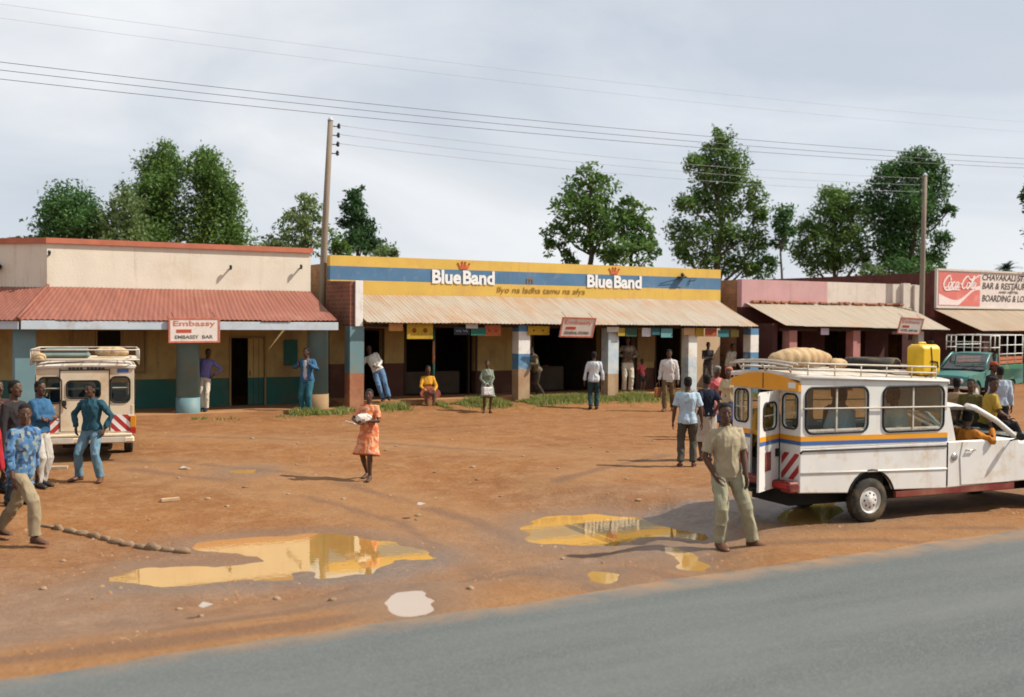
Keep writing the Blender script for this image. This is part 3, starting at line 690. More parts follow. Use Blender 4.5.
text('wall_lettering', 'Ilyo na ladha tamu na afya', M['slogan'], b2, (p0.x, 30.988, 3.47), UX, UZ, p1.x-p0.x, .25, .006, .0, .15)
q = on_par(529.5, 281); text('wall_lettering', 'm', M['slogan'], b2, (q.x-.1, 30.984, 3.86), UX, UZ, .24, .16, .006)
mb = MB(); q = on_par(680, 281)
mb.tube([(q.x-.9, 30.97, q.z-.12), (q.x-.1, 30.9, q.z+.08), (q.x+.0, 30.8, q.z+.22), (q.x+.3, 30.85, q.z+.06)], .012, 5); mb.box(q.x-.12, q.x+.16, 30.8, 30.99, q.z+.1, q.z+.16); mb.lathe([(.05, 0), (.07, .06), (.04, .12)], (q.x, 30.86, q.z+.16), 'Z', 8)
mb.tube([(q.x+.35, 30.97, q.z-.15), (q.x+.45, 30.95, q.z+.1), (q.x+.75, 30.97, q.z+.1)], .012, 5)
mb.build('wire_bracket', M['dark_metal'], b2)

# ------------------------------------------------------------------ pink and white shop
b3 = thing('pink_white_shop', 'low shop with half pink, half off-white parapet and grey sheet verandah roof', 'building', (0,0,0), 0, 'shop buildings along the yard')
mb = MB()
h3 = [(28.6, 30.2, .15, 2.3), (31.4, 33.6, .15, 2.35), (34.9, 35.7, .15, 2.2)]
wall_holes(mb, WX, 27.2, 36.5, 0, 4.22, 31.0, 31.25, h3, lambda u, z: 2 if z < 3.2 else (0 if u < 31.5 else 1), ucuts=(31.5,), zcuts=(3.2,))
mb.box(27.2, 27.45, 31.26, 40, 0, 4.2, 3); mb.box(36.25, 36.5, 31.26, 40, 0, 4.0, 3); mb.box(27.46, 36.24, 39.75, 40, 0, 4.0, 3)
mb.build('wall', [M['pink'], M['offwhite'], M['maroon'], M['brown_brick']], b3)
mb = MB(); mb.box(27.46, 36.24, 31.3, 39.7, 3.5, 3.57); mb.build('roof', M['dark_wood'], b3)
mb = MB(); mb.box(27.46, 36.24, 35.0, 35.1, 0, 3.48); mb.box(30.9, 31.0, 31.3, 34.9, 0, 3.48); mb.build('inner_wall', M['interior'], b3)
mb = MB(); mb.box(35.55, 35.95, 30.85, 30.995, 3.3, 4.26); mb.build('chimney_breast', M['offwhite'], b3); mb = MB(); mb.box(36.25, 36.6, 30.88, 30.995, 2.2, 4.2); mb.build('chimney_breast', M['offwhite'], b3)
mb = MB(); mb.box(27.0, 36.6, 29.4, 30.995, -.3, .14, 0, .01); mb.build('verandah_floor', M['slab'], b3)
corrugated('verandah_roof', (27.35,30.985,3.36), (35.85,30.985,3.36), (27.3,28.78,2.54), (35.88,28.78,2.40), M['grey_sheet'], b3, seed=21)
mb = MB(); 
for i in range(22):
    x = 27.6+i*.37+rng.uniform(-.1,.1); mb.box(x, x+rng.uniform(.2,.42), 30.85, 30.98, 3.36, 3.41+rng.uniform(0,.05), 0, .01)
mb.build('flashing', M['pillar_red'], b3)
mb = MB(); mb.box(27.4, 35.8, 29.12, 29.22, 2.34, 2.43); mb.build('beam', M['dark_wood'], b3)
mb = MB(); mb.box(27.15, 27.38, 29.3, 30.99, .0, 2.6, 0); mb.build('side_fin', M['maroon'], b3)
for px in (27.90, 31.05): pillar_bands(px, .36, .36, [(-.2, .8, M['pillar_red']), (.8, 2.36, M['pink_pillar'])], b3)
pillar_bands(34.5, .30, .3, [(-.2, 2.34, M['offwhite'])], b3)
mb = MB(); mb.tube([(33.9, 29.4, .1), (34.25, 29.2, 2.3)], .03, 6); mb.build('prop_stick', M['tan_wood'], b3)

# ------------------------------------------------------------------ boarding house with big signboard
b4 = thing('boarding_house', 'dark red boarding house with dusty sheet awning at the right', 'building', (0,0,0), 0, 'shop buildings along the yard')
mb = MB()
wall_holes(mb, WX, 37.6, 52, 0, 4.85, 31.0, 31.25, [(39, 40.2, .1, 2.2), (42, 44, .1, 2.3), (46, 47.2, .1, 2.2)], lambda u, z: 0 if z > 2.9 else 1, zcuts=(2.9,))
mb.box(37.6, 37.85, 31.26, 42, 0, 4.75, 0); mb.box(51.75, 52, 31.26, 42, 0, 4.7, 0); mb.box(37.86, 51.74, 41.75, 42, 0, 4.5, 0)
mb.build('wall', [M['dark_red_wall'], M['maroon']], b4)
mb = MB(); mb.box(37.86, 51.74, 31.3, 41.7, 3.6, 3.68); mb.build('roof', M['dark_wood'], b4)
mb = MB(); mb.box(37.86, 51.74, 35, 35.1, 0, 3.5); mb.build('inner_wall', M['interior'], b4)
corrugated('verandah_roof', (37.5,30.97,3.24), (51.9,30.97,3.3), (37.75,28.78,2.36), (51.9,28.78,2.42), M['dusty_sheet'], b4, seed=31)
mb = MB(); mb.box(37.75, 51.8, 29.1, 29.2, 2.22, 2.32, 0); mb.build('beam', M['maroon'], b4)
for px in (38.3, 41.4, 44.6, 47.8, 51): pillar_bands(px, .3, .3, [(-.2, 2.22, M['maroon'])], b4)
mb = MB(); mb.box(40.4, 41.1, 30.9, 30.985, .9, 2.1, 0, .01); mb.build('shutter', M['green_dado'], b4)
mb = MB(); mb.box(37.4, 52, 29.4, 30.995, -.3, .1, 0, .01); mb.build('verandah_floor', M['slab'], b4)
# big painted signboard
sb = thing('signboard', 'long painted signboard, red soft drink panel beside black boarding and restaurant lettering', 'sign', (37.6, 30.9, 3.3))
def L(x, y, z): return (x-37.6, y-30.9, z-3.3)
def Lb(mb, x0, x1, y0, y1, z0, z1, mi=0, bev=0): return mb.box(x0-37.6, x1-37.6, y0-30.9, y1-30.9, z0-3.3, z1-3.3, mi, bev)
mb = MB(); Lb(mb, 37.62, 47.6, 30.93, 30.99, 3.34, 4.84); mb.build('board', M['sign_board'], sb)
mb = MB(); Lb(mb, 37.6, 47.64, 30.88, 30.992, 4.84, 4.92); Lb(mb, 37.6, 47.64, 30.88, 30.992, 3.28, 3.34); Lb(mb, 37.55, 37.62, 30.88, 30.992, 3.28, 4.92); Lb(mb, 47.6, 47.66, 30.88, 30.992, 3.34, 4.84); mb.build('frame', M['offwhite'], sb)
X0, X1, Z0, Z1 = 37.72, 40.30, 3.40, 4.78
mb = MB(); Lb(mb, X0, X1, 30.915, 30.93, Z0, Z1); mb.build('red_panel', M['cola_red'], sb)
# white wave: dips at left, sweeps up to the right
mb = MB(); top, bot = [], []
for k in range(33):
    s = k/32; x = X0+(X1-X0)*s
    zt = Z0+1.38*(.36 - .20*sin(min(s, .45)/.45*pi*.5) + .46*sstep(.38, 1.0, s)**1.1)
    zb = zt-1.38*(.30*(1-sstep(.0, .75, s))+.075+.05*sstep(.8, 1, s))
    top.append(L(x, 30.91, min(zt, Z1-.03))); bot.append(L(x, 30.91, max(zb, Z0+.02)))
vs = [(p[0], p[1], p[2]) for p in top+bot]; n = len(top)
mb.add(vs, [(i, i+1, n+i+1, n+i) for i in range(n-1)]); mb.build('white_wave', M['cola_white'], sb)
# flowing script: ribbons along hand-drawn strokes, slanted
def ribbon(mb, pts, w, y):
    P2 = [Vector((p[0], p[1])) for p in pts]
    # Catmull-Rom
    Q = []
    for i in range(len(P2)-1):
        a, b_, c, d = P2[max(i-1,0)], P2[i], P2[i+1], P2[min(i+2, len(P2)-1)]
        for k in range(6):
            t = k/6; Q.append(.5*((2*b_)+(c-a)*t+(2*a-5*b_+4*c-d)*t*t+(3*b_-a-3*c+d)*t**3))
    Q.append(P2[-1]); l, r = [], []
    for i, p in enumerate(Q):
        t = (Q[min(i+1, len(Q)-1)]-Q[max(i-1, 0)]).normalized(); nn = Vector((-t.y, t.x)); s = i/(len(Q)-1)
        ww = w*(.45+.75*sin(pi*min(max(s, .06), .94))); l.append(p+nn*ww); r.append(p-nn*ww)
    n = len(l); vs = [L(q.x, y-.00012*(i % n), q.y) for i, q in enumerate(l+r)]
    mb.add(vs, [(i, i+1, n+i+1, n+i) for i in range(n-1)])
def script(mb, strokes, ox, oz, sx, sz, w, y):
    for k_, st in enumerate(strokes): ribbon(mb, [(ox+(u+.28*v)*sx, oz+v*sz) for u, v in st], w, y-.0007*k_)
big_C = lambda u: [(u+.42, .82), (u+.36, .98), (u+.18, .92), (u+.02, .6), (u+.0, .25), (u+.14, .02), (u+.32, .06), (u+.46, .24)]
small_o = lambda u: [(u+.13, .5), (u+.02, .4), (u+.0, .16), (u+.1, .0), (u+.22, .12), (u+.24, .36), (u+.13, .5), (u+.2, .42), (u+.34, .44)]
small_c = lambda u: [(u+.22, .42), (u+.12, .5), (u+.0, .3), (u+.04, .05), (u+.16, .02), (u+.3, .2)]
small_a = lambda u: [(u+.22, .46), (u+.08, .48), (u+.0, .2), (u+.1, .0), (u+.22, .3), (u+.24, .46), (u+.22, .1), (u+.3, .02), (u+.4, .18)]
small_l = lambda u: [(u, .12), (u+.14, .6), (u+.16, .96), (u+.06, .9), (u+.04, .3), (u+.1, .02), (u+.24, .14)]
mb = MB()
st = [big_C(0), small_o(.42), small_c(.74), small_a(1.02), [(1.42, .34), (1.6, .38)], big_C(1.58), small_o(2.0), small_l(2.32), small_a(2.5), [(.42, .84), (.5, .7), (.46, .6)], [(2.0, .84), (2.3, .72), (2.9, 1.12)], [(.0, .2), (.3, -.16), (.9, -.1), (1.5, -.14)]]
script(mb, st, 37.95, 4.13, .72, .52, .036, 30.905); mb.build('script_lettering', M['cola_white'], sb)
for body, z, hh, wd, x in (('CHAVAKALI STORE', 4.50, .26, 3.55, 40.45), ('BAR & RESTAURANT', 4.13, .28, 3.75, 40.45), ('AND HOTEL', 3.96, .10, 1.35, 41.5), ('BOARDING & LODGING', 3.60, .28, 4.0, 40.45)):
    text('sign_lettering', body, M['black_letter'], sb, L(x, 30.928, z), UX, UZ, wd, hh, .008, .012, .2)

# ------------------------------------------------------------------ tobacco advertising boards
def ad_board(label, tl, tr, bl, ytop, ybot, line2, name='advert_board'):
    TL, TR, BL = on_plane(*tl, ytop), on_plane(*tr, ytop), on_plane(*bl, ybot)
    base = BL; t = thing(name, label, 'sign', base, 0, 'tobacco advert boards')
    ux = (TR-TL); W = ux.length; ux = ux.normalized(); up = (TL-BL); up = up-ux*up.dot(ux); Hh = up.length; up = up.normalized(); nn = ux.cross(up)
    def P(u, v, d): return ux*u+up*v+nn*d
    def slab(u0, u1, v0, v1, d0, d1, nm, m, par):
        mb = MB(); c = [P(u, v, d) for d in (d0, d1) for u, v in ((u0, v0), (u1, v0), (u1, v1), (u0, v1))]
        mb.add(c, [(0,3,2,1),(4,5,6,7),(0,1,5,4),(1,2,6,5),(2,3,7,6),(3,0,4,7)]); return mb.build(nm, m, par)
    slab(0, W, 0, Hh, -.025, 0, 'board', M['sign_white'], t)
    e = .045; mb = MB()
    for u0, u1, v0, v1 in ((0, W, 0, e), (0, W, Hh-e, Hh), (0, e, e, Hh-e), (W-e, W, e, Hh-e)):
        c = [P(u, v, d) for d in (-.03, .012) for u, v in ((u0, v0), (u1, v0), (u1, v1), (u0, v1))]
        mb.add(c, [(0,3,2,1),(4,5,6,7),(0,1,5,4),(1,2,6,5),(2,3,7,6),(3,0,4,7)])
    mb.build('border', M['letter_red'], t)
    slab(W*.15, W*.44, Hh*.40, Hh*.53, .001, .006, 'red_packet', M['sign_red'], t)
    text('sign_lettering', 'Embassy', M['letter_red'], t, P(W*.09, Hh*.60, .001), ux, up, W*.82, Hh*.27, .004, .012)
    text('sign_lettering', line2, M['letter_dark'], t, P(W*.12, Hh*.16, .001), ux, up, W*.74, Hh*.14, .004, .015)
    for u in (W*.1, W*.9):
        mb = MB(); mb.tube([P(u, Hh, -.03), P(u, Hh+.02, -.03)+Vector((0, .25, .12))], .008, 5); mb.build('hanger', M['dark_metal'], t)
    return t
ad_board('white tobacco board with red border on the pale fascia of the cream bar', (168.5, 317.5), (220, 317.5), (168.5, 343), 28.72, 28.74, 'EMBASSY  BAR')
ad_board('tilted tobacco board hanging from the tan sheet verandah of the yellow shops', (563.5, 317), (597, 318), (559, 337), 28.42, 28.62, 'GENERAL STORES')
ad_board('small tobacco board hung under the grey sheet roof of the pink shop', (899.5, 317), (922.5, 318.5), (897, 333.5), 28.45, 28.62, 'HOTEL AND BAR')

# ------------------------------------------------------------------ little hanging boards under the tan verandah roof
PL = [(389,403,322,331,(.62,.30,.09),'orange board hanging under the tan verandah, leftmost of the hanging boards',''),
 (407,433,322,339,(.60,.38,.03),'wide yellow board with red blot hanging above the shop doorway left of the thin post','blot'),
 (421,433,321,327,(.72,.72,.72),'small white card pinned across the corner of the wide yellow board',''),
 (454,470,327,335,(.03,.04,.06),'dark navy board with pale scribble under the tan verandah roof','scribble'),
 (466,478,323.5,328.5,(.66,.62,.56),'thin cream card tucked between the navy and the green boards',''),
 (471,486,328,335.5,(.03,.17,.13),'green board hanging beside the orange red board',''),
 (485,501,325,336,(.52,.13,.045),'orange red board with dark blot hanging right of the green board','blot'),
 (528,549.5,326,335,(.58,.36,.02),'yellow board with two red dots beside the white and blue banded pillar','blot'),
 (607,619,327,332,(.72,.66,.56),'cream card on top of the peeling pale blue pillar',''),
 (618,625,328,336,(.50,.34,.04),'small yellow board beside the peeling pale blue pillar',''),
 (625.5,637,328,336.5,(.04,.10,.06),'dark green board hanging over the man in the doorway',''),
 (642,651,328,336.5,(.74,.76,.80),'white card hanging over the brown notice board',''),
 (652,660,328,335,(.03,.13,.15),'small dark teal board right of the white card',''),
 (661,672.5,328.5,337.5,(.16,.40,.42),'light teal board hanging over the dark right hand doorway',''),
 (684,695,328,335,(.66,.42,.20),'peach board on the top of the white pillar',''),
 (696,704,328,336.5,(.52,.32,.03),'ochre board just right of the white pillar',''),
 (705,717,328.5,336.5,(.44,.10,.04),'brick red board hanging in front of the peach wall',''),
 (718,729,330,337,(.04,.22,.24),'teal board right of the brick red one under the verandah end',''),
 (731,739,330,337,(.27,.24,.06),'olive board nearest the last blue and white pillar','')]
sink_m = mat('board_string', (.1,.08,.06)); blot_m = mat('red_blot', (.42,.09,.02), .7, .3, 9); scr_m = mat('pale_scribble', (.45,.48,.5), .7, .3, 9)
for k, (x0, x1, y0, y1, c, lab, extra) in enumerate(PL):
    Y = 28.92+.018*(k % 4)
    a, b_ = on_plane(x0, y1, Y), on_plane(x1, y0, Y); t = thing('hanging_board', lab, 'placard', ((a.x+b_.x)/2, Y, a.z), 0, 'boards hanging under the tan verandah roof')
    W, Hh = (b_.x-a.x)/2, b_.z-a.z
    mb = MB(); mb.box(-W, W, 0, .014, 0, Hh, 0, .004); mb.build('board', mat('board_paint', tuple(q*.8 for q in c), .75, .25, 5, dirt=tuple(q*.5 for q in c), dirt_amt=.3, dscale=5), t)
    for s in (-.7, .7):
        mb = MB(); mb.tube([(W*s, .007, Hh-.01), (W*s, .01, max(Hh+.02, 2.5-a.z))], .005, 4); mb.build('string', sink_m, t)
    if extra:
        mb = MB()
        for s in (-.45, .4):
            if extra == 'blot': mb.lathe([(Hh*.13, 0), (Hh*.14, -.004)], (W*s, 0, Hh*.5), 'Y', 9)
            else: mb.tube([(W*(s-.3), -.003, Hh*.6), (W*(s-.1), -.003, Hh*.4), (W*(s+.1), -.003, Hh*.6), (W*(s+.3), -.003, Hh*.35)], .012, 5)
        mb.build('painted_mark', blot_m if extra == 'blot' else scr_m, t)
q = on_plane(825, 331.5, 29.0); t = thing('hanging_card', 'pale lilac card hanging under the grey sheet roof of the pink shop', 'placard', (q.x, 29.0, q.z-.12))
mb = MB(); mb.box(-.2, .2, 0, .012, 0, .24, 0, .004); mb.build('board', mat('lilac_card', (.62,.56,.68)), t)
mb = MB(); mb.tube([(-.1, 0, .24), (-.1, .05, .4)], .005, 4); mb.build('string', sink_m, t)

# ------------------------------------------------------------------ poles and wires
def pole(label, base, top, r0, r1, ins, parent_name='utility_pole', side=1):
    t = thing(parent_name, label, 'pole', base); d = Vector(top)-Vector(base); mb = MB()
    mb.tube([Vector((0,0,-.3)), d*.33+Vector((.02,0,0)), d*.66, d], [r0, r0*.9+r1*.1, (r0+r1)/2, r1], 14); mb.build('shaft', M['pole_wood'], t)
    mb = MB(); mb.lathe([(r1*1.1, 0), (r1*1.15, .03), (r1*.4, .12)], tuple(d), 'Z', 12); mb.build('cap', M['fascia'], t)
    pts = []
    for z in ins:
        p = d*(z/d.z); e = p+Vector((.26*side, -.03, .0)); mb = MB()
        mb.tube([p, e], .016, 6); mb.lathe([(.02, -.06), (.055, -.03), (.035, 0), (.055, .03), (.03, .09), (.012, .10)], tuple(e), 'Z', 10)
        mb.build('insulator', M['dark_metal'], t); pts.append(Vector(base)+e+Vector((0,0,.04)))
    return pts
p1b = Vector((11.07, 31.45, 0)); p1t = on_plane(330.5, 121, 31.45)
I1 = pole('tall leaning timber pole between the cream bar and the yellow shops', p1b, p1t, .112, .08, [p1t.z-.15, p1t.z-.42, p1t.z-.69, p1t.z-.96])
p2b = Vector((35.98, 30.35, 0)); p2t = on_plane(925, 176, 30.35)
I2 = pole('timber pole rising in front of the dark tree beside the pink shop', p2b, p2t, .112, .085, [p2t.z-.15, p2t.z-.42, p2t.z-.69], side=-1)
wire_m = mat('wire', (.17,.17,.18), .6); wire_p = mat('pale_wire', (.40,.41,.43), .6)
def wire(label, a, b_, sag, r, m=wire_m, n=40):
    mb = MB(); a, b_ = Vector(a), Vector(b_)
    mb.tube([a.lerp(b_, k/n)-Vector((0,0,sag*4*(k/n)*(1-k/n))) for k in range(n+1)], r, 5)
    return tag(mb.build('power_line', m), label, 'wire', 'overhead wires')
for k in range(3):
    nm = ('upper', 'middle', 'lowest')[k]
    wire('faint wire from pole to pole over the yellow shops, %s of the three' % nm, I1[k], I2[k], .25, .006, wire_p)
def through(pxa, pya, pxb, pyb, Y, label, r, m):
    a, b_ = on_plane(pxa, pya, Y), on_plane(pxb, pyb, Y); d = b_-a
    A_, B_ = a-d*.9, b_+d*.9; L_ = (B_-A_).length
    # straight chord with the middle of the span sagging a little
    mb = MB(); n = 60; pts = []
    for k in range(n+1):
        s = k/n; p = A_.lerp(B_, s); q = (p-a).dot(d)/d.length_squared; p.z += q*(q-1)*.75; pts.append(p)
    mb.tube(pts, r, 5); return tag(mb.build('power_line', m), label, 'wire', 'overhead wires')
for (ya, yb), nm in zip(((62, 158.5), (70, 164), (79, 168)), ('uppermost', 'second', 'lowest')):
    through(0, ya, 1024, yb, 21.0, 'dark wire crossing the whole sky in front of the trees, %s of its three' % nm, .006, wire_m)
for (ya, yb), nm in zip(((4, 122), (18, 132)), ('upper', 'lower')):
    through(0, ya, 1024, yb, 24.0, 'very faint high wire above the dark trio, %s of the two' % nm, .003, wire_p)
# ------------------------------------------------------------------ vehicles
VM = {}
VM['white'] = mat('white_car_paint', (.76,.74,.70), .32, .07, 2.5, spec=.5, bump=.05, bscale=3, dirt=(.62,.50,.38), dirt_amt=.38, dscale=2.2, streak=(.58,.46,.34), streak_amt=.22)
VM['white_low'] = mat('mud_splashed_white_paint', (.75,.72,.68), .38, .08, 2.5, spec=.5, bump=.06, bscale=3, dirt=(.58,.44,.30), dirt_amt=.3, dscale=3.2, streak=(.58,.45,.33), streak_amt=.2)
VM['dusty_roof'] = mat('dusty_roof_paint', (.66,.60,.52), .6, .12, 3, dirt=(.46,.33,.21), dirt_amt=.6, dscale=2.5)
VM['cream'] = mat('dusty_cream_car_paint', (.70,.58,.42), .5, .1, 2.5, spec=.4, dirt=(.50,.34,.19), dirt_amt=.45, dscale=1.8)
VM['green'] = mat('green_car_paint', (.032,.175,.155), .35, .12, 2, spec=.5, dirt=(.25,.22,.15), dirt_amt=.3, dscale=1.5)
VM['bedgreen'] = mat('green_bed_paint', (.022,.15,.08), .5, .15, 2, dirt=(.2,.17,.1), dirt_amt=.3)
VM['orange'] = mat('orange_stripe', (.78,.33,.02), .45, .08, 4)
VM['blue'] = mat('blue_stripe', (.06,.14,.36), .45, .08, 4)
VM['red'] = mat('red_paint', (.45,.03,.03), .45, .2, 4, dirt=(.25,.08,.05), dirt_amt=.3)
VM['sillred'] = mat('dark_red_sill', (.20,.026,.024), .55, .25, 4, dirt=(.30,.14,.08), dirt_amt=.4)
VM['rubber'] = mat('black_rubber', (.02,.02,.021), .75, .3, 6, dirt=(.13,.08,.045), dirt_amt=.35, dscale=3)
VM['tyre'] = mat('dusty_tyre', (.035,.032,.028), .85, .3, 6, dirt=(.17,.12,.06), dirt_amt=.55, dscale=4)
VM['rim'] = mat('painted_rim', (.62,.60,.56), .45, .1, 6, dirt=(.45,.36,.27), dirt_amt=.2, dscale=5)
VM['dark'] = mat('underbody', (.02,.018,.016), .9, .3, 4)
VM['chrome'] = mat('dull_chrome', (.62,.60,.58), .25, .1, 6, metal=.9)
VM['rack'] = mat('pale_rack_paint', (.58,.52,.44), .55, .15, 5, dirt=(.40,.27,.16), dirt_amt=.5, dscale=4)
VM['seat'] = mat('dark_vinyl', (.06,.045,.04), .6, .2, 5)
VM['inside'] = mat('interior_lining', (.20,.18,.12), .8, .2, 3)
VM['lamp_red'] = mat('red_lens', (.40,.02,.015), .25, .1, 5)
VM['lamp_orange'] = mat('orange_lens', (.62,.24,.02), .25, .1, 5)
VM['lamp_clear'] = mat('clear_lens', (.70,.72,.72), .1, .05, 5)
VM['plate'] = mat('number_plate', (.60,.52,.2), .5, .1, 5)
VM['glass'] = glass_mat('window_glass', (.68,.73,.67), .05)
VM['shield'] = glass_mat('dusty_windscreen', (.38,.43,.41), .14)

def wheel(parent, x, y, r, w, out):
    """road wheel; out = +1/-1 outer side along y"""
    t = MB(); s = out
    t.lathe([(r*.56, -w/2*s), (r*.66, -w/2*s), (r*.92, -w*.47*s), (r, -w*.3*s), (r*1.0, w*.3*s), (r*.92, w*.47*s), (r*.66, w/2*s), (r*.58, w*.46*s)], (x, y, r), 'Y', 30, 0, True, False)
    for i in range(30):
        a = 2*pi*i/30; c, q = cos(a), sin(a)
        t.box(-.012, .012, -w*.33, w*.33, r*.985, r*1.015, 0, 0, Matrix.Translation((x, y, r)) @ Matrix.Rotation(a, 4, 'Y'))
    tw = t.build('tyre', VM['tyre'], parent)
    rm = MB(); rm.lathe([(r*.60, .20*w*s), (r*.61, .44*w*s), (r*.57, .47*w*s), (r*.54, .34*w*s), (r*.46, .30*w*s), (r*.40, .38*w*s), (r*.16, .42*w*s), (r*.13, .47*w*s), (r*.04, .48*w*s)], (x, y, r), 'Y', 26, 0)
    for i in range(8):
        a = 2*pi*i/8; rm.lathe([(r*.05, .37*w*s), (r*.05, .405*w*s)], (x+cos(a)*r*.31, y, r+sin(a)*r*.31), 'Y', 7, 1)
    for i in range(4):
        a = 2*pi*i/4+.4; rm.lathe([(r*.03, .40*w*s), (r*.02, .46*w*s)], (x+cos(a)*r*.22, y, r+sin(a)*r*.22), 'Y', 6, 0)
    rm.build('rim', [VM['rim'], VM['dark']], tw)
    return tw

def pickup(name, label, pos, heading, W, paint,  wheel_r=.287, rear_x=-1.17, box_x=1.34, sill=.39, belt=1.03, bedside=None, hood_top=.97, roofz=1.53, mirrors=True):
    t = thing(name, label, 'pickup', pos, heading, None); h = W/2; low = VM['white_low'] if paint is VM['white'] else paint
    bedside = bedside if bedside is not None else belt
    def arc(cx, r, z0=.30, n=10):
        a0 = math.asin((sill+.03-z0)/r) if abs(sill+.03-z0) < r else 0
        return [(cx-r*cos(a0+(pi-2*a0)*k/n), z0+r*sin(a0+(pi-2*a0)*k/n)) for k in range(n+1)]
    bedp = [(rear_x, bedside), (rear_x, sill+.07)] + arc(.01, .405) + [(box_x, sill), (box_x, bedside)]
    frontp = [(box_x+.004, belt), (box_x+.004, sill)] + arc(3.34, .385) + [(4.06, sill+.03), (4.12, .62), (4.10, .80), (4.02, .88), (3.45, .945), (2.72, hood_top), (2.66, belt)]
    for s in (-1, 1):
        mb = MB(); mb.prism(bedp, s*h, s*(h-.06)); bevel(mb.build('bed_side', low, t), .012)
        mb = MB(); mb.prism(frontp, s*h, s*(h-.06)); bevel(mb.build('cab_side', low, t), .018, 3)
    # bonnet, nose, floor
    mb = MB(); rings = []
    for x, z in ((2.62, hood_top+.01), (2.75, hood_top+.02), (3.4, .965), (3.9, .915), (4.06, .86), (4.12, .75), (4.12, .45)):
        rings.append([(x, yy*(h-.062), z-.05*abs(yy)**3 + (.0 if x < 4.1 else 0)) for yy in np.linspace(-1, 1, 9)] + [(x-.0 if x > 3.7 else x, yy*(h-.062), .42) for yy in np.linspace(1, -1, 9)])
    mb.loft(rings, 0, False); mb.build('bonnet', paint, t)
    mb = MB(); mb.box(rear_x+.02, 2.7, -h+.065, h-.065, sill+.03, sill+.08); mb.box(-.25, .28, -h+.07, h-.07, sill+.08, .70); mb.box(rear_x+.1, 3.9, -.40, .40, .24, sill+.025); mb.build('chassis', VM['dark'], t)
    for s in (-1, 1):
        for x in (.01, 3.34): wheel(t, x, s*(h-.085), wheel_r, .165, s)
    # grille, lamps, bumpers
    mb = MB(); mb.box(4.115, 4.135, -.38, .38, .55, .78, 0, .01)
    for k in range(5): mb.box(4.136, 4.146, -.37, .37, .575+k*.042, .585+k*.042, 1)
    mb.build('grille', [VM['dark'], VM['chrome']], t)
    for s in (-1, 1):
        mb = MB(); mb.ell((4.11, s*.52, .67), (.05, .115, .085), None, 14, 8); mb.build('headlight', VM['lamp_clear'], t)
    mb = MB(); mb.box(4.15, 4.23, -h-.01, h+.01, .40, .50, 0, .025); mb.build('front_bumper', VM['chrome'], t)
    # greenhouse
    zr, b2_ = roofz, belt
    def yb(z): return h-.03-(z-b2_)*.17
    mb = MB(); rings = []
    for x, dz in ((box_x+.02, -.02), (box_x+.12, .015), (1.6, .02), (1.80, .005), (1.93, -.045)):
        rings.append([(x, yy*yb(zr), zr+dz-.05*abs(yy)**3) for yy in np.linspace(-1, 1, 9)] + [(x, yy*yb(zr), zr+dz-.05-.03*(1-abs(yy))) for yy in np.linspace(1, -1, 9)])
    mb.loft(rings, 0, True); mb.build('cab_roof', paint, t)
    for s in (-1, 1):
        mb = MB(); mb.tube([(2.70, s*yb(b2_), b2_-.01), (2.32, s*yb(1.30), b2_+(zr-b2_)*.52), (1.95, s*yb(zr-.03), zr-.06), (1.80, s*yb(zr), zr-.03)], .042, 8)
        mb.build('pillar', paint, t); mb = MB(); mb.prism([(box_x+.01, b2_), (1.56, b2_), (1.44, zr-.04), (box_x+.01, zr-.04)], s*yb(b2_+.2), s*(yb(b2_+.2)-.05), 'Y'); mb.build('pillar', paint, t)
    mb = MB(); mb.add([(2.69, -yb(b2_)+.02, b2_), (2.69, yb(b2_)-.02, b2_), (1.93, yb(zr)-.02, zr-.07), (1.93, -yb(zr)+.02, zr-.07)], [(0,1,2,3)]); mb.build('windscreen', VM['shield'], t)
    mb = MB(); mb.tube([(2.69, -yb(b2_)+.02, b2_), (2.69, yb(b2_)-.02, b2_)], .018, 6); mb.build('windscreen_seal', VM['rubber'], t)
    for y0_, y1_ in ((-.1, .35), (.3, .55)):
        mb = MB(); mb.tube([(2.72, y0_, b2_), (2.5, y1_, b2_+.16)], .007, 4); mb.build('wiper', VM['rubber'], t)
    # doors
    for s in (-1, 1):
        mb = MB(); mb.prism([(1.60, sill+.03), (2.52, sill+.03), (2.60, .60), (2.62, belt-.012), (1.62, belt-.012), (1.57, .80)], s*(h+.001), s*(h+.012))
        d = bevel(mb.build('door', low, t), .006)
        mb = MB(); mb.tube([(1.68, s*(h+.012), .90), (1.69, s*(h+.04), .90), (1.82, s*(h+.04), .90), (1.83, s*(h+.012), .90)], .011, 6); mb.build('handle', VM['chrome'], d)
        if not mirrors: continue
        mb = MB(); mb.tube([(2.52, s*h, 1.0), (2.54, s*(h+.13), 1.04)], .012, 6); mb.ell((2.55, s*(h+.16), 1.07), (.025, .085, .055), None, 12, 7); mb.build('wing_mirror', VM['rubber'], d)
    mb = MB(); mb.lathe([(.055, 0), (.05, -.014), (.02, -.018)], (1.47, -h-.001, .815), 'Y', 14); mb.build('fuel_cap', VM['chrome'], t)
    mb = MB(); y_ = yb(b2_+.2)-.02; mb.add([(1.52, y_, b2_), (2.62, y_, b2_), (2.30, y_-.04, b2_+(zr-b2_)*.5), (1.90, y_-.06, zr-.06), (1.42, y_-.06, zr-.06)], [(0,1,2,3,4)]); mb.build('side_window', VM['shield'], t)
    # seat and dashboard
    mb = MB(); mb.box(1.45, 1.95, -h+.1, h-.1, .47, .60, 0, .04); mb.box(1.40, 1.50, -h+.1, h-.1, .60, 1.15, 0, .04); mb.build('seat', VM['seat'], t)
    mb = MB(); mb.box(2.42, 2.66, -h+.08, h-.08, .72, .98, 0, .04); mb.build('dashboard', VM['dark'], t)
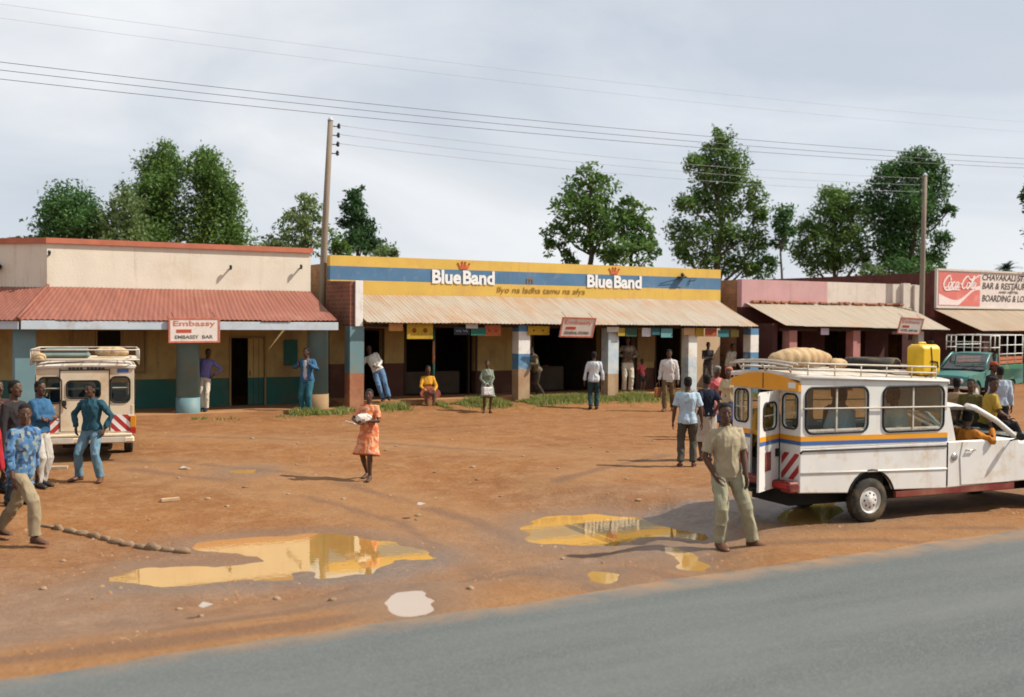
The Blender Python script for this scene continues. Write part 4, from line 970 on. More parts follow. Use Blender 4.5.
    mb = MB(); n = 22; c = Vector((2.26, -.34, .98)); e1 = Vector((0,1,0)); e2 = Vector((-.45, 0, .9)).normalized()
    mb.tube([c+e1*(.19*cos(2*pi*i/n))+e2*(.19*sin(2*pi*i/n)) for i in range(n+1)], .014, 6); mb.tube([c, c+Vector((.3, 0, -.15))], .025, 6); mb.tube([c-e1*.18, c+e1*.18], .012, 5); mb.build('steering_wheel', VM['rubber'], t)
    return t

def chevrons(parent, u0, u1, z0, z1, x, lean, name='chevron_panel', flip=False):
    """red and white diagonal warning panel on the rear face (plane x), u = y"""
    mb = MB(); mb.box(x-.006, x-.001, u0, u1, z0, z1, 0)
    Wd, Hd = u1-u0, z1-z0; st = .105; n = int((Wd+Hd)/st)+2
    for k in range(-1, n, 2):
        a0 = k*st; pts = []
        # strip between diagonals a0 and a0+st, clipped to the panel
        def clip(poly, f):
            out = []
            for i in range(len(poly)):
                p, q = poly[i], poly[(i+1) % len(poly)]; fp, fq = f(p), f(q)
                if fp >= 0: out.append(p)
                if fp*fq < 0: s = fp/(fp-fq); out.append((p[0]+(q[0]-p[0])*s, p[1]+(q[1]-p[1])*s))
            return out
        poly = [(0,0),(Wd,0),(Wd,Hd),(0,Hd)]; dd = (lambda p: p[0]+p[1]) if lean > 0 else (lambda p: p[0]+Hd-p[1])
        poly = clip(poly, lambda p: dd(p)-a0)
        poly = clip(poly, lambda p: a0+st-dd(p)) if poly else poly
        if len(poly) >= 3:
            vs = [(x-.0075, u0+p[0], z0+p[1]) for p in poly]; mb.add(vs, [tuple(range(len(vs)))], 1)
    return mb.build(name, [VM['white'], VM['red']], parent)

def matatu_box(t, W, x0, x1, zf, zr0, zr1, paint, wins, rear, crown=.05):
    """bus body on a pickup bed: side walls with cut windows, rear wall, front wall, crowned roof"""
    h = W/2
    for s in (-1, 1):
        mb = MB(); mb.prism([(x0, zf), (x1, zf), (x1, zr1), (x0, zr0)], s*(h+.0), s*(h-.035)); o = mb.build('side_wall', paint, t)
        for (a, b_, c, d) in wins:
            k = MB(); k.prism(rrect(a, b_, c, d, .10), s*(h+.1), s*(h-.15)); cut(o, k)
        for (a, b_, c, d) in wins:
            k = MB(); P0 = rrect(a-.015, b_+.015, c-.015, d+.015, .11); n = len(P0)
            k.tube([(p[0], s*(h+.004), p[1]) for p in P0+P0[:2]], .017, 6, 0, False)
            wd = k.build('window', VM['rubber'], t)
            k = MB(); k.box((a+b_)/2-.012, (a+b_)/2+.012, s*(h-.015)-.012, s*(h-.015)+.012, c, d); k.box(a, b_, s*(h-.02)-.008, s*(h-.02)+.008, c+.008, c+.035)
            k.build('frame', VM['rack'], wd)
            k = MB(); P1 = rrect(a+.002, b_-.002, c+.002, d-.002, .098); k.add([(p[0], s*(h-.02), p[1]) for p in P1], [tuple(range(len(P1)))]); k.build('pane', VM['glass'], wd)
    # roof
    mb = MB(); rings = []
    for x, z, e in ((x0-.03, zr0-.02, .0), (x0, zr0, 1), ((x0+x1)/2, (zr0+zr1)/2, 1), (x1, zr1, 1), (x1+.02, zr1-.03, 0)):
        top = [(x, yy*(h+.02), z+crown*(1-yy*yy)*(.6+.4*e)+.012) for yy in np.linspace(-1, 1, 13)]
        rings.append(top + [(x, yy*(h+.02), z-.03+crown*(1-yy*yy)*.6) for yy in np.linspace(1, -1, 13)])
    mb.loft(rings, 0, False); mb.build('roof', VM['dusty_roof'], t)
    mb = MB()
    for s in (-1, 1): mb.tube([(x0-.02, s*(h+.022), zr0-.01), (x1, s*(h+.022), zr1-.01)], .017, 6)
    mb.build('gutter', paint, t)
    # front bulkhead above the cab, left open low down
    mb = MB(); mb.box(x1-.04, x1-.004, -h+.037, h-.037, 1.42 if zr1 > 1.8 else 1.3, zr1-.02); mb.build('front_wall', paint, t)

def roof_rack(t, W, x0, x1, z0, z1, m, hgt=.13, n=5, name='roof_rack'):
    h = W/2-.04; mb = MB(); zz = lambda x: z0+(z1-z0)*(x-x0)/(x1-x0)
    for lev, r in ((.055, .013), (hgt, .014)):
        c = .12
        loop = [(x0+c, -h), (x1-c, -h), (x1, -h+c), (x1, h-c), (x1-c, h), (x0+c, h), (x0, h-c), (x0, -h+c), (x0+c, -h), (x0+c+.05, -h)]
        mb.tube([(x, y, zz(x)+lev) for x, y in loop], r, 6, 0, False)
    for k in range(n+1):
        x = x0+.12+(x1-x0-.24)*k/n
        for y in (-h, h): mb.tube([(x, y, zz(x)-.04), (x, y, zz(x)+hgt)], .010, 5)
        mb.tube([(x, -h, zz(x)+.055), (x, h, zz(x)+.055)], .011, 5)
    for y in np.linspace(-h, h, 7)[1:-1]: mb.tube([(x0, y, zz(x0)+.057), (x1, y, zz(x1)+.057)], .009, 5)
    return mb.build(name, m, t)

# ------------------------------------------------------------------ white matatu with open rear door
HD = radians(-5.3); dv, nv = Vector((cos(HD), sin(HD), 0)), Vector((-sin(HD), cos(HD), 0))
WV = 1.46; wp = on_ground(870, 523)
vp = wp + nv*(WV/2); vp.z = 0
van = pickup('minibus_taxi', 'white minibus taxi with orange and blue stripes and its rear door swung open', vp, HD, WV, VM['white'], wheel_r=.30)
van['category'] = 'minibus'; van['group'] = 'minibus taxis'
h = WV/2
matatu_box(van, WV, -1.165, 1.325, 1.032, 1.955, 1.875, VM['white'], [(-1.075, -.085, 1.235, 1.795), (.205, 1.245, 1.215, 1.785)], None, .045)
# window grab rails along both sides
for s in (-1, 1):
    mb = MB(); mb.tube([(-1.14, s*(h+.012), 1.545), (-1.12, s*(h+.03), 1.545), (1.33, s*(h+.03), 1.515), (1.34, s*(h+.01), 1.515)], .011, 6); mb.build('grab_rail', VM['rack'], van)
    mb = MB(); mb.prism([(-1.166, 1.125), (1.338, 1.088), (1.338, 1.158), (-1.166, 1.188)], s*(h+.001), s*(h+.0045)); mb.build('orange_stripe', VM['orange'], van)
    mb = MB(); mb.prism([(-1.166, 1.074), (1.338, 1.042), (1.338, 1.087), (-1.166, 1.124)], s*(h+.001), s*(h+.0045)); mb.build('blue_stripe', VM['blue'], van)
    mb = MB(); mb.tube([(-1.17, s*(h+.004), .97), (-1.13, s*(h+.008), 1.0), (1.335, s*(h+.008), .975)], .012, 6, 0); mb.build('body_seam', VM['rubber'], van)
    mb = MB(); mb.tube([(-1.16, s*(h+.002), .715), (1.335, s*(h+.002), .66)], .014, 6, 0);  mb.build('body_rib', [VM['white'], VM['dark']], van)
    mb = MB(); mb.prism([(.44, .315), (2.62, .315), (2.62, .405), (.44, .392)], s*(h+.003), s*(h-.05)); mb.build('sill', VM['sillred'], van)
    mb = MB(); mb.box(1.345, 1.352, s*h-.008, s*h+.008, .42, 1.02); mb.build('panel_gap', VM['dark'], van)
    # lip of the rear wheel arch
    mb = MB(); mb.tube([(.01-.40*cos(a), s*(h+.003), .30+.40*sin(a)) for a in np.linspace(.32, pi-.32, 16)], .013, 6); mb.build('arch_lip', VM['dark'], van)
# rear wall with a doorway; u runs to the left from the right-hand corner
RX = -1.165
mb = MB(); P = lambda u, tt, z: (RX+tt, -h+u, z)
mb.prism([(-h+.002, 1.80), (h-.002, 1.80), (h-.002, .47), (h-.40, .47), (h-.40, 1.745), (-h+.41, 1.745), (-h+.41, .47), (-h+.002, .47)], RX+.002, RX+.034, 'X')
rw = mb.build('rear_wall', VM['white'], van)
for u0, u1 in ((-h+.075, -h+.35), (h-.34, h-.06)):
    k = MB(); k.prism(rrect(u0, u1, 1.29, 1.71, .07), RX-.1, RX+.15, 'X'); cut(rw, k)
for u0, u1 in ((-h+.075, -h+.35), (h-.34, h-.06)):
    k = MB(); P0 = rrect(u0-.012, u1+.012, 1.278, 1.722, .08); k.tube([(RX-.002, p[0], p[1]) for p in P0+P0[:2]], .014, 6, 0, False); wd = k.build('rear_window', VM['rubber'], van)
    k = MB(); P1 = rrect(u0, u1, 1.29, 1.71, .07); k.add([(RX+.02, p[0], p[1]) for p in P1], [tuple(range(len(P1)))]); k.build('pane', VM['glass'], wd)
    k = MB(); k.box(RX+.005, RX+.022, u0, u1, 1.475, 1.49)
    if u0 > 0: k.box(RX+.003, RX+.024, (u0+u1)/2-.012, (u0+u1)/2+.012, 1.29, 1.71)
    k.build('frame', VM['rack'], wd)
mb = MB(); top = [(yy*(h-.0), 1.865+.115*(1-yy*yy)) for yy in np.linspace(1, -1, 15)]
mb.prism([(-h, 1.765), (h, 1.765)]+top, RX-.045, RX+.0, 'X'); hd = mb.build('header_panel', VM['orange'], van)
mb = MB(); mb.box(RX-.05, RX-.046, -h+.05, -h+.20, 1.80, 1.875); mb.build('header_plate', VM['white'], hd)
mb = MB(); mb.box(RX-.05, RX-.045, -.006, .006, 1.77, 1.975); mb.build('header_joint', VM['dark'], hd)
for u0, u1 in ((-h, -h+.41), (h-.40, h)):
    mb = MB(); mb.box(RX-.004, RX+.0005, u0, u1, 1.125, 1.188); mb.build('orange_stripe', VM['orange'], van)
    mb = MB(); mb.box(RX-.004, RX+.0005, u0, u1, 1.074, 1.1245); mb.build('blue_stripe', VM['blue'], van)
chevrons(van, -h+.02, -h+.37, .62, .96, RX, 1); chevrons(van, h-.37, h-.02, .62, .96, RX, -1)
mb = MB(); mb.box(RX-.20, RX-.02, -h-.03, h+.03, .50, .60, 0, .02); mb.box(RX-.19, RX-.03, -h-.03, -h+.16, .47, .61, 0, .02); rb = mb.build('rear_bumper', VM['sillred'], van)
mb = MB(); mb.box(RX-.205, RX-.19, -h+.02, -h+.30, .52, .585, 0, .006); mb.build('tail_lamp', VM['lamp_red'], rb); mb = MB(); mb.box(RX-.205, RX-.19, h-.3, h-.02, .52, .585, 0, .006); mb.build('tail_lamp', VM['lamp_red'], rb)
mb = MB(); mb.box(RX-.28, RX-.05, -.1, .42, .405, .44, 0, .008); mb.tube([(RX-.15, -.05, .42), (RX-.1, -.05, .55)], .015, 5); mb.build('step', VM['dark'], van)
# open door leaf, swung round past the side
hinge = Vector((RX-.012, -h+.42, 0)); th = radians(121)
ax = Vector((-sin(th), cos(th), 0)); az = Vector((0,0,1)); an = ax.cross(az)       # leaf width, up, thickness
def leaf(pts, d0, d1, nm, m, par):
    mb = MB(); n = len(pts); a = [hinge+ax*u+az*z+an*d0 for u, z in pts]; b_ = [hinge+ax*u+az*z+an*d1 for u, z in pts]
    mb.add(a+b_, [tuple(range(n)), tuple(range(2*n-1, n-1, -1))]+[(i, n+i, n+(i+1) % n, (i+1) % n) for i in range(n)]); return mb.build(nm, m, par)
# which side was the outside when closed: closed leaf lies along +y, outside faces -x ; rotated by th
on_ = Vector((-cos(th), -sin(th), 0)); sg = 1 if on_.dot(an) > 0 else -1
dl = leaf([(0,.49), (.66,.49), (.66,1.72), (.60,1.755), (0,1.755)], 0, -sg*.03, 'rear_door', VM['white'], van)
k = leaf(rrect(.13, .54, 1.28, 1.60, .08), .1, -.1, 'cutter_temp', [], None); cut(dl, k)
wd = MB(); P0 = rrect(.118, .552, 1.268, 1.612, .09); wd.tube([hinge+ax*u+az*z+an*sg*.003 for u, z in P0+P0[:2]], .015, 6, 0, False); wd = wd.build('rear_window', VM['rubber'], dl)
leaf(rrect(.13, .54, 1.28, 1.60, .08), -sg*.012, -sg*.016, 'pane', VM['glass'], dl)
leaf([(.14, 1.44), (.53, 1.44), (.53, 1.455), (.14, 1.455)], -sg*.006, -sg*.012, 'window_bar', VM['rack'], dl)
leaf([(0,1.125), (.66,1.125), (.66,1.188), (0,1.188)], sg*.001, sg*.004, 'orange_stripe', VM['orange'], dl)
leaf([(0,1.074), (.66,1.074), (.66,1.1245), (0,1.1245)], sg*.001, sg*.004, 'blue_stripe', VM['blue'], dl)
leaf([(.30,.74), (.47,.74), (.47,.98), (.30,.98)], sg*.001, sg*.014, 'plate_holder', VM['sillred'], dl)
leaf([(.03,.90), (.13,.90), (.13,1.0), (.03,1.0)], sg*.001, sg*.03, 'latch', VM['dark'], dl)
# inside benches and lining
for s in (-1, 1):
    mb = MB(); mb.box(-1.0, 1.2, s*(h-.08)-(.34 if s > 0 else 0), s*(h-.08)+(.34 if s < 0 else 0), .78, .88, 0, .03); mb.box(-1.0, 1.2, s*(h-.075)-.03, s*(h-.075)+.03, .88, 1.17, 0, .02); mb.build('bench_seat', VM['seat'], van)
mb = MB(); mb.box(1.265, 1.28, -h+.08, h-.08, .5, 1.05); mb.build('bulkhead', VM['inside'], van)
roof_rack(van, WV, -1.15, 1.27, 1.99, 1.915, VM['rack'], .135)
mb = MB(); yv = np.linspace(-h+.06, h-.06, 11)
for off, dz in ((-.02, .0), (-.10, -.03)): mb.tube([(-1.17+off, y, 2.10+dz+.045*(1-(y/h)**2)) for y in yv], .016, 6)
for y in (-h+.2, 0, h-.2): mb.tube([(-1.17, y, 2.0), (-1.24, y, 2.10)], .012, 5)
mb.build('rack_hoop', VM['rack'], van)

def van_pt(x, y, z): return vp + dv*x + nv*y + Vector((0,0,z))
# load on the roof
sack_m = mat('tan_sacking', (.52,.36,.20), .95, .2, 6, bump=.5, bscale=60, dirt=(.38,.22,.11), dirt_amt=.4, dscale=3)
def sack(label, c, L_, r, lobes, rz, seed, zs=1.0, group=None):
    mb = MB(); rings = []; n = 18; K = 46
    for k in range(K+1):
        s = k/K; x = (s-.5)*L_; env = (sin(pi*min(max(s, .015), .985)))**.38
        rr_ = r*env*(1+.085*abs(sin(pi*lobes*s))-.05); ring = []
        for i in range(n):
            a = 2*pi*i/n; q = 1+.13*noise.noise(Vector((x*5, cos(a)*1.5+seed, sin(a)*1.5)))+.05*noise.noise(Vector((x*14, cos(a)*4+seed, sin(a)*4)))
            ring.append((x, rr_*q*cos(a)*1.12, max(rr_*q*sin(a)*zs, -r*.62)+r*.62))
        rings.append(ring)
    mb.loft(rings); o = mb.build('sack', sack_m, None, c); o.rotation_euler.z = rz
    return tag(o, label, 'sack', group)
rz0 = lambda x: 1.99+(1.915-1.99)*(x+1.15)/2.42+.07
sack('long tan ribbed sack bundle lying on the roof rack of the white minibus taxi', van_pt(-.50, .12, rz0(-.5)), 1.04, .18, 8, HD+.05, 3, .86)
o = sack('little pale sack slumped on the roof rack between ribbed bundle and spare tyre', van_pt(.15, .12, rz0(.2)), .34, .085, 2, HD+.2, 9)
tb = thing('spare_tyre', 'dark spare tyre lying flat on the roof rack of the white minibus taxi', 'tyre', van_pt(.74, .10, rz0(.7)), HD)
mb = MB(); R_ = .39; mb.lathe([(R_*.56, .02), (R_*.62, 0), (R_*.9, .005), (R_, .04), (R_, .11), (R_*.9, .155), (R_*.62, .16), (R_*.56, .14), (R_*.55, .08)], (0,0,0), 'Z', 36); mb.build('rubber', VM['tyre'], tb)
mb = MB(); mb.lathe([(R_*.555, .03), (R_*.555, .14), (R_*.4, .11), (R_*.35, .15), (R_*.1, .16), (R_*.08, .12)], (0,0,0), 'Z', 26); mb.build('rim', VM['dark'], tb)
jc = thing('jerrycan', 'big yellow plastic jerrycan tied on the front end of the roof rack', 'jerrycan', van_pt(1.17, -.44, rz0(1.17)-.06), HD)
ym = mat('yellow_plastic', (.78,.47,.01), .45, .1, 4, spec=.4, dirt=(.50,.30,.03), dirt_amt=.3, dscale=5)
mb = MB(); mb.box(-.20, .20, -.15, .15, 0, .43, 0, .05); o = mb.build('tank', ym, jc); bevel(o, .02, 3)
for x in (-.202, .19):
    mb = MB(); mb.box(x, x+.012, -.08, .08, .06, .34, 0, .004); mb.build('rib', ym, jc)
for x in (-.1, .08):
    mb = MB(); mb.box(x, x+.02, -.144, -.139, .05, .36, 0, 0); mb.build('rib', ym, jc)
mb = MB(); mb.tube([(-.10,0,.42), (-.08,0,.45), (.02,0,.45), (.04,0,.42)], .016, 7); mb.build('handle', ym, jc)
mb = MB(); mb.lathe([(.04, 0), (.04, .05), (.03, .055)], (.13, 0, .425), 'Z', 12); mb.build('cap', VM['dark'], jc)
mb = MB(); mb.tube([(.0, -.152, .0), (.01, -.152, .2), (-.01, -.152, .39), (0, -.1, .408), (0, .15, .4)], .007, 5); mb.tube([(-.02, -.152, .2), (.1, -.155, .19), (.12, -.152, .12), (.05, -.155, .13)], .012, 5); mb.build('rope', VM['rubber'], jc)

# ------------------------------------------------------------------ cream minibus seen from behind
H2 = radians(80.5); lp = on_ground(87, 455); W2 = 1.68
d2, n2 = Vector((cos(H2), sin(H2), 0)), Vector((-sin(H2), cos(H2), 0))
van2 = pickup('minibus_taxi', 'dusty cream minibus taxi parked tail on with red and white rear chevrons', lp+d2*.25, H2, W2, VM['cream'], wheel_r=.29, mirrors=False)
van2['category'] = 'minibus'; van2['group'] = 'minibus taxis'
h = W2/2; RX = -1.165
matatu_box(van2, W2, RX, 1.325, 1.032, 1.745, 1.72, VM['cream'], [(-1.05, -.10, 1.12, 1.56), (.1, 1.2, 1.12, 1.56)], None, .05)
mb = MB(); mb.prism([(-h+.002, .47), (h-.002, .47), (h-.002, 1.74), (-h+.002, 1.74)], RX+.002, RX+.034, 'X'); rw = mb.build('rear_wall', VM['cream'], van2)
RW = [(-h+.09, -h+.40), (h-.42, h-.06)]
for u0, u1 in RW:
    k = MB(); k.prism(rrect(u0, u1, 1.08, 1.53, .08), RX-.1, RX+.15, 'X'); cut(rw, k)
k = MB(); k.prism(rrect(-.235, .31, 1.17, 1.46, .06), RX-.1, RX+.15, 'X'); cut(rw, k)
for u0, u1 in RW:
    k = MB(); P0 = rrect(u0-.012, u1+.012, 1.068, 1.542, .09); k.tube([(RX-.002, p[0], p[1]) for p in P0+P0[:2]], .016, 6, 0, False); wd = k.build('rear_window', VM['rubber'], van2)
    k = MB(); P1 = rrect(u0, u1, 1.08, 1.53, .08); k.add([(RX+.02, p[0], p[1]) for p in P1], [tuple(range(len(P1)))]); k.build('pane', VM['glass'], wd)
    k = MB(); k.box(RX+.003, RX+.022, u0+.02, u1-.02, 1.335, 1.35); k.build('window_bar', VM['rack'], wd)
mb = MB(); mb.prism([(-.40, .56), (.43, .56), (.43, 1.66), (-.40, 1.66)], RX-.012, RX+.0, 'X'); dl = mb.build('rear_door', VM['cream'], van2)
k = MB(); k.prism(rrect(-.235, .31, 1.17, 1.46, .06), RX-.1, RX+.15, 'X'); cut(dl, k)
k = MB(); P0 = rrect(-.247, .322, 1.158, 1.472, .07); k.tube([(RX-.014, p[0], p[1]) for p in P0+P0[:2]], .016, 6, 0, False); wd = k.build('rear_window', VM['rubber'], dl)
k = MB(); P1 = rrect(-.235, .31, 1.17, 1.46, .06); k.add([(RX+.01, p[0], p[1]) for p in P1], [tuple(range(len(P1)))]); k.build('pane', VM['glass'], dl)
mb = MB(); mb.box(RX-.05, RX-.013, .33, .41, 1.02, 1.12, 0, .01); mb.tube([(RX-.03, .38, 1.02), (RX-.05, .33, .97)], .016, 6); mb.build('latch', VM['dark'], dl)
mb = MB(); mb.box(RX-.016, RX-.001, .432, .446, .55, 1.70); mb.box(RX-.016, RX-.001, -.414, -.402, .55, 1.70); mb.box(RX-.016, RX-.001, -.40, .43, 1.662, 1.68); mb.build('door_gap', VM['dark'], van2)
chevrons(van2, h-.41, h-.01, .53, .84, RX, 1); chevrons(van2, -h+.01, -h+.41, .53, .84, RX, -1)
mb = MB(); mb.box(RX-.006, RX-.001, -h+.10, -h+.30, 1.62, 1.69, 0); mb.build('header_plate', VM['blue'], van2)
mb = MB()
for k in range(9):
    y = .27-.065*k-(.05 if k > 3 else 0); mb.box(RX-.02, RX-.012, y-.024, y+.024, 1.685, 1.73, 0)
mb.build('header_marks', VM['seat'], van2)
for s in (-1, 1):
    mb = MB(); mb.box(RX-.035, RX-.0, s*(h-.02)-.05, s*(h-.02)+.05, .60, .82, 0, .01); tl = mb.build('tail_lamp', VM['lamp_orange'], van2)
    mb = MB(); mb.box(RX-.04, RX-.0, s*(h-.02)-.05, s*(h-.02)+.05, .49, .598, 0, .01); mb.build('red_lens', VM['lamp_red'], tl)
mb = MB(); mb.box(RX-.15, RX-.01, -h+.0, h-.0, .33, .45, 0, .03); mb.box(RX-.14, RX+.0, -h+.04, h-.04, .455, .50, 0, .01); mb.build('rear_bumper', VM['cream'], van2)
for u in (-.45, .45):
    mb = MB(); mb.box(RX-.16, RX-.15, u-.24, u+.24, .345, .44, 0, .008); mb.build('number_plate' if u > 0 else 'reflector', VM['rack'], van2)
for s in (-1, 1):
    mb = MB(); mb.box(-1.0, 1.2, s*(h-.08)-(.34 if s > 0 else 0), s*(h-.08)+(.34 if s < 0 else 0), .7, .80, 0, .03); mb.box(-1.0, 1.2, s*(h-.075)-.03, s*(h-.075)+.03, .8, 1.05, 0, .02); mb.build('bench_seat', VM['seat'], van2)
roof_rack(van2, W2+.26, RX-.08, 1.6, 1.80, 1.78, VM['rack'], .24, 6)
mb = MB()
for k in range(5): mb.box(RX+.05+k*.25, RX+.2+k*.25, -h-.05, h+.05, 1.862, 1.882, 0, .004)
mb.build('rack_planks', VM['cream'], van2)
rk = van2.matrix_basis
def v2pt(x, y, z): return lp+d2*(.25+x)+n2*y+Vector((0,0,z))
sack('dusty tan sack on the roof rack of the cream minibus taxi', v2pt(-.6, -.45, 1.90), .6, .12, 4, H2+1.4, 5)
sack('slack brown sack hung over the left rack corner of the cream minibus taxi', v2pt(-1.05, .80, 1.82), .4, .11, 3, H2+.3, 6)
t = thing('tarpaulin', 'grey green folded tarpaulin in the roof rack of the cream minibus taxi', 'tarpaulin', v2pt(-.75, .35, 1.885), H2)
gm_ = mat('grey_green_canvas', (.17,.21,.19), .9, .3, 4, bump=.4, bscale=12)
mb = MB(); mb.box(-.35, .35, -.42, .42, 0, .10, 0, .04); mb.build('fold', gm_, t); mb = MB(); mb.box(-.30, .33, -.40, .38, .102, .17, 0, .03); mb.build('fold', gm_, t)

# ------------------------------------------------------------------ green pickup with pipe frame
H3 = radians(197); d3, n3 = Vector((cos(H3), sin(H3), 0)), Vector((-sin(H3), cos(H3), 0)); W3 = 1.62
gp = on_ground(1012, 396) - n3*(W3/2)
tr = pickup('pickup_truck', 'green pickup truck with white pipe frame over cab and bed', gp, H3, W3, VM['green'], bedside=1.02, roofz=1.62)
h = W3/2
mb = MB(); mb.box(-1.17, 1.33, -h-.03, h+.03, 1.03, 1.10, 0, .01)
mb = MB()
for s in (-1, 1):
    mb.box(-1.16, 1.33, s*(h-.02)-.02, s*(h-.02)+.02, .62, 1.16, 0, .01)
mb.box(-1.17, -1.13, -h+.03, h-.03, .5, 1.16, 0, .01); mb.build('bed_panel', VM['bedgreen'], tr)
mb = MB()
for s in (-1, 1):
    for z in (1.2, 1.34): mb.box(-1.15, 1.31, s*(h-.04)-.012, s*(h-.04)+.012, z, z+.11, 0, .006)
for z in (1.2, 1.34): mb.box(-1.155, -1.13, -h+.06, h-.06, z, z+.11, 0, .006)
mb.build('side_boards', mat('red_brown_boards', (.42,.13,.06), .8, .25, 4, dirt=(.3,.2,.12)), tr)
mb = MB(); zt = 2.24
for s in (-1, 1):
    y = s*(h-.03)
    for x in (-1.1, -.3, .5, 1.28): mb.tube([(x, y, 1.1), (x, y, zt)], .022, 6)
    for z in (zt, 1.88, 1.56): mb.tube([(-1.1, y, z), (1.28, y, z)], .02, 6)
    for z in (zt-.02, 1.80): mb.tube([(1.28, y, z), (2.15, y, z)], .02, 6)
    for x in (1.72, 2.15): mb.tube([(x, y, 1.70), (x, y, zt-.02)], .018, 6)
for x in (-1.1, -.3, .5, 1.28, 2.15): mb.tube([(x, -h+.03, zt), (x, h-.03, zt)], .02, 6)
for z in (1.80, 2.0): mb.tube([(2.15, -h+.03, z), (2.15, h-.03, z)], .018, 6)
mb.build('pipe_frame', mat('pale_pipe_paint', (.66,.66,.60), .5, .1, 5), tr)
mb = MB(); mb.box(-1.0, 1.2, -h+.07, h-.07, .62, .66); mb.build('bed_floor', VM['dark'], tr)
# ------------------------------------------------------------------ people
SK = [mat('dark_skin', (.095,.045,.026), .55, .2, 6, spec=.35), mat('brown_skin', (.15,.075,.042), .55, .2, 6, spec=.35)]
HAIR = mat('black_hair', (.012,.010,.009), .9, .3, 30, bump=.6, bscale=120)
EYE_W = mat('eye_white', (.15,.125,.105), .8, .05, 5); EYE_D = mat('eye_dark', (.012,.008,.006), .7, .1, 5)
LEATHER = mat('brown_leather', (.13,.055,.03), .5, .3, 8); BLACKSHOE = mat('black_shoe', (.02,.018,.017), .5, .2, 8); PALESHOE = mat('pale_shoe', (.55,.52,.48), .7, .2, 8); RUBBER_S = mat('rubber_sandal', (.22,.08,.05), .7, .2, 8)
_cl = {}
def cloth(name, c, var=.18, c2=None, scale=6):
    if name not in _cl: _cl[name] = mat(name, c, .92, var, scale, c2=c2, bump=.35, bscale=90, spec=.12)
    return _cl[name]
TORSO = [(-.17,.07,.075,-.01),(-.13,.125,.10,-.015),(-.06,.158,.118,-.018),(.03,.165,.118,-.015),(.16,.152,.105,-.002),(.30,.138,.096,.006),(.46,.146,.104,.008),(.62,.162,.115,.010),(.76,.172,.113,.004),(.86,.170,.098,-.002),(.93,.135,.082,-.006),(.98,.085,.07,-.006),(1.03,.06,.062,0)]

def ik(a, b, l1, l2, hint):
    d = b-a; L_ = min(d.length, (l1+l2)*.995); d = d.normalized() if d.length > 1e-6 else Vector((0,0,-1))
    b2 = a+d*L_; x = (l1*l1-l2*l2+L_*L_)/(2*L_); hgt = sqrt(max(l1*l1-x*x, 0))
    hv = Vector(hint); hv = hv-d*hv.dot(d)
    hv = hv.normalized() if hv.length > 1e-6 else d.orthogonal().normalized()
    return a+d*x+hv*hgt, b2

def remesh(mb, name, m, parent, vox, smooth=2, fold=0.0, fseed=0, fold_sc=(7,7,3.2), extra=None):
    o = mb.build(name, m, None)
    md = o.modifiers.new('r', 'REMESH'); md.mode = 'VOXEL'; md.voxel_size = vox; md.use_smooth_shade = True
    if smooth:
        sm = o.modifiers.new('s', 'SMOOTH'); sm.factor = .5; sm.iterations = smooth
    apply_mods(o); me = o.data
    if fold:
        n = len(me.vertices); co = np.empty(n*3); me.vertices.foreach_get('co', co); co = co.reshape(n, 3)
        no = np.empty(n*3); me.vertices.foreach_get('normal', no); no = no.reshape(n, 3)
        q = co*np.array(fold_sc)
        nv_ = np.array([noise.noise(Vector((a+fseed, b_+c*.6, c))) + .5*noise.noise(Vector((a*2.3+fseed, b_*2.3-c, c*2.1))) for a, b_, c in q])
        co = co+no*(np.clip(np.abs(nv_)*-1.6, -.75, 0)+.3)[:, None]*fold
        me.vertices.foreach_set('co', co.ravel()); me.update()
    if extra is not None and extra.v:
        # finger chains rooted inside the palms become part of the same body mesh
        import bmesh
        e = extra.build('extra_temp', m, None); bm = bmesh.new(); bm.from_mesh(me); bm.from_mesh(e.data); bm.to_mesh(me); bm.free(); bpy.data.objects.remove(e, do_unlink=True)
        for p in me.polygons: p.use_smooth = True
    me.materials.clear(); me.materials.append(m)
    if parent is not None: o.parent = parent
    return o

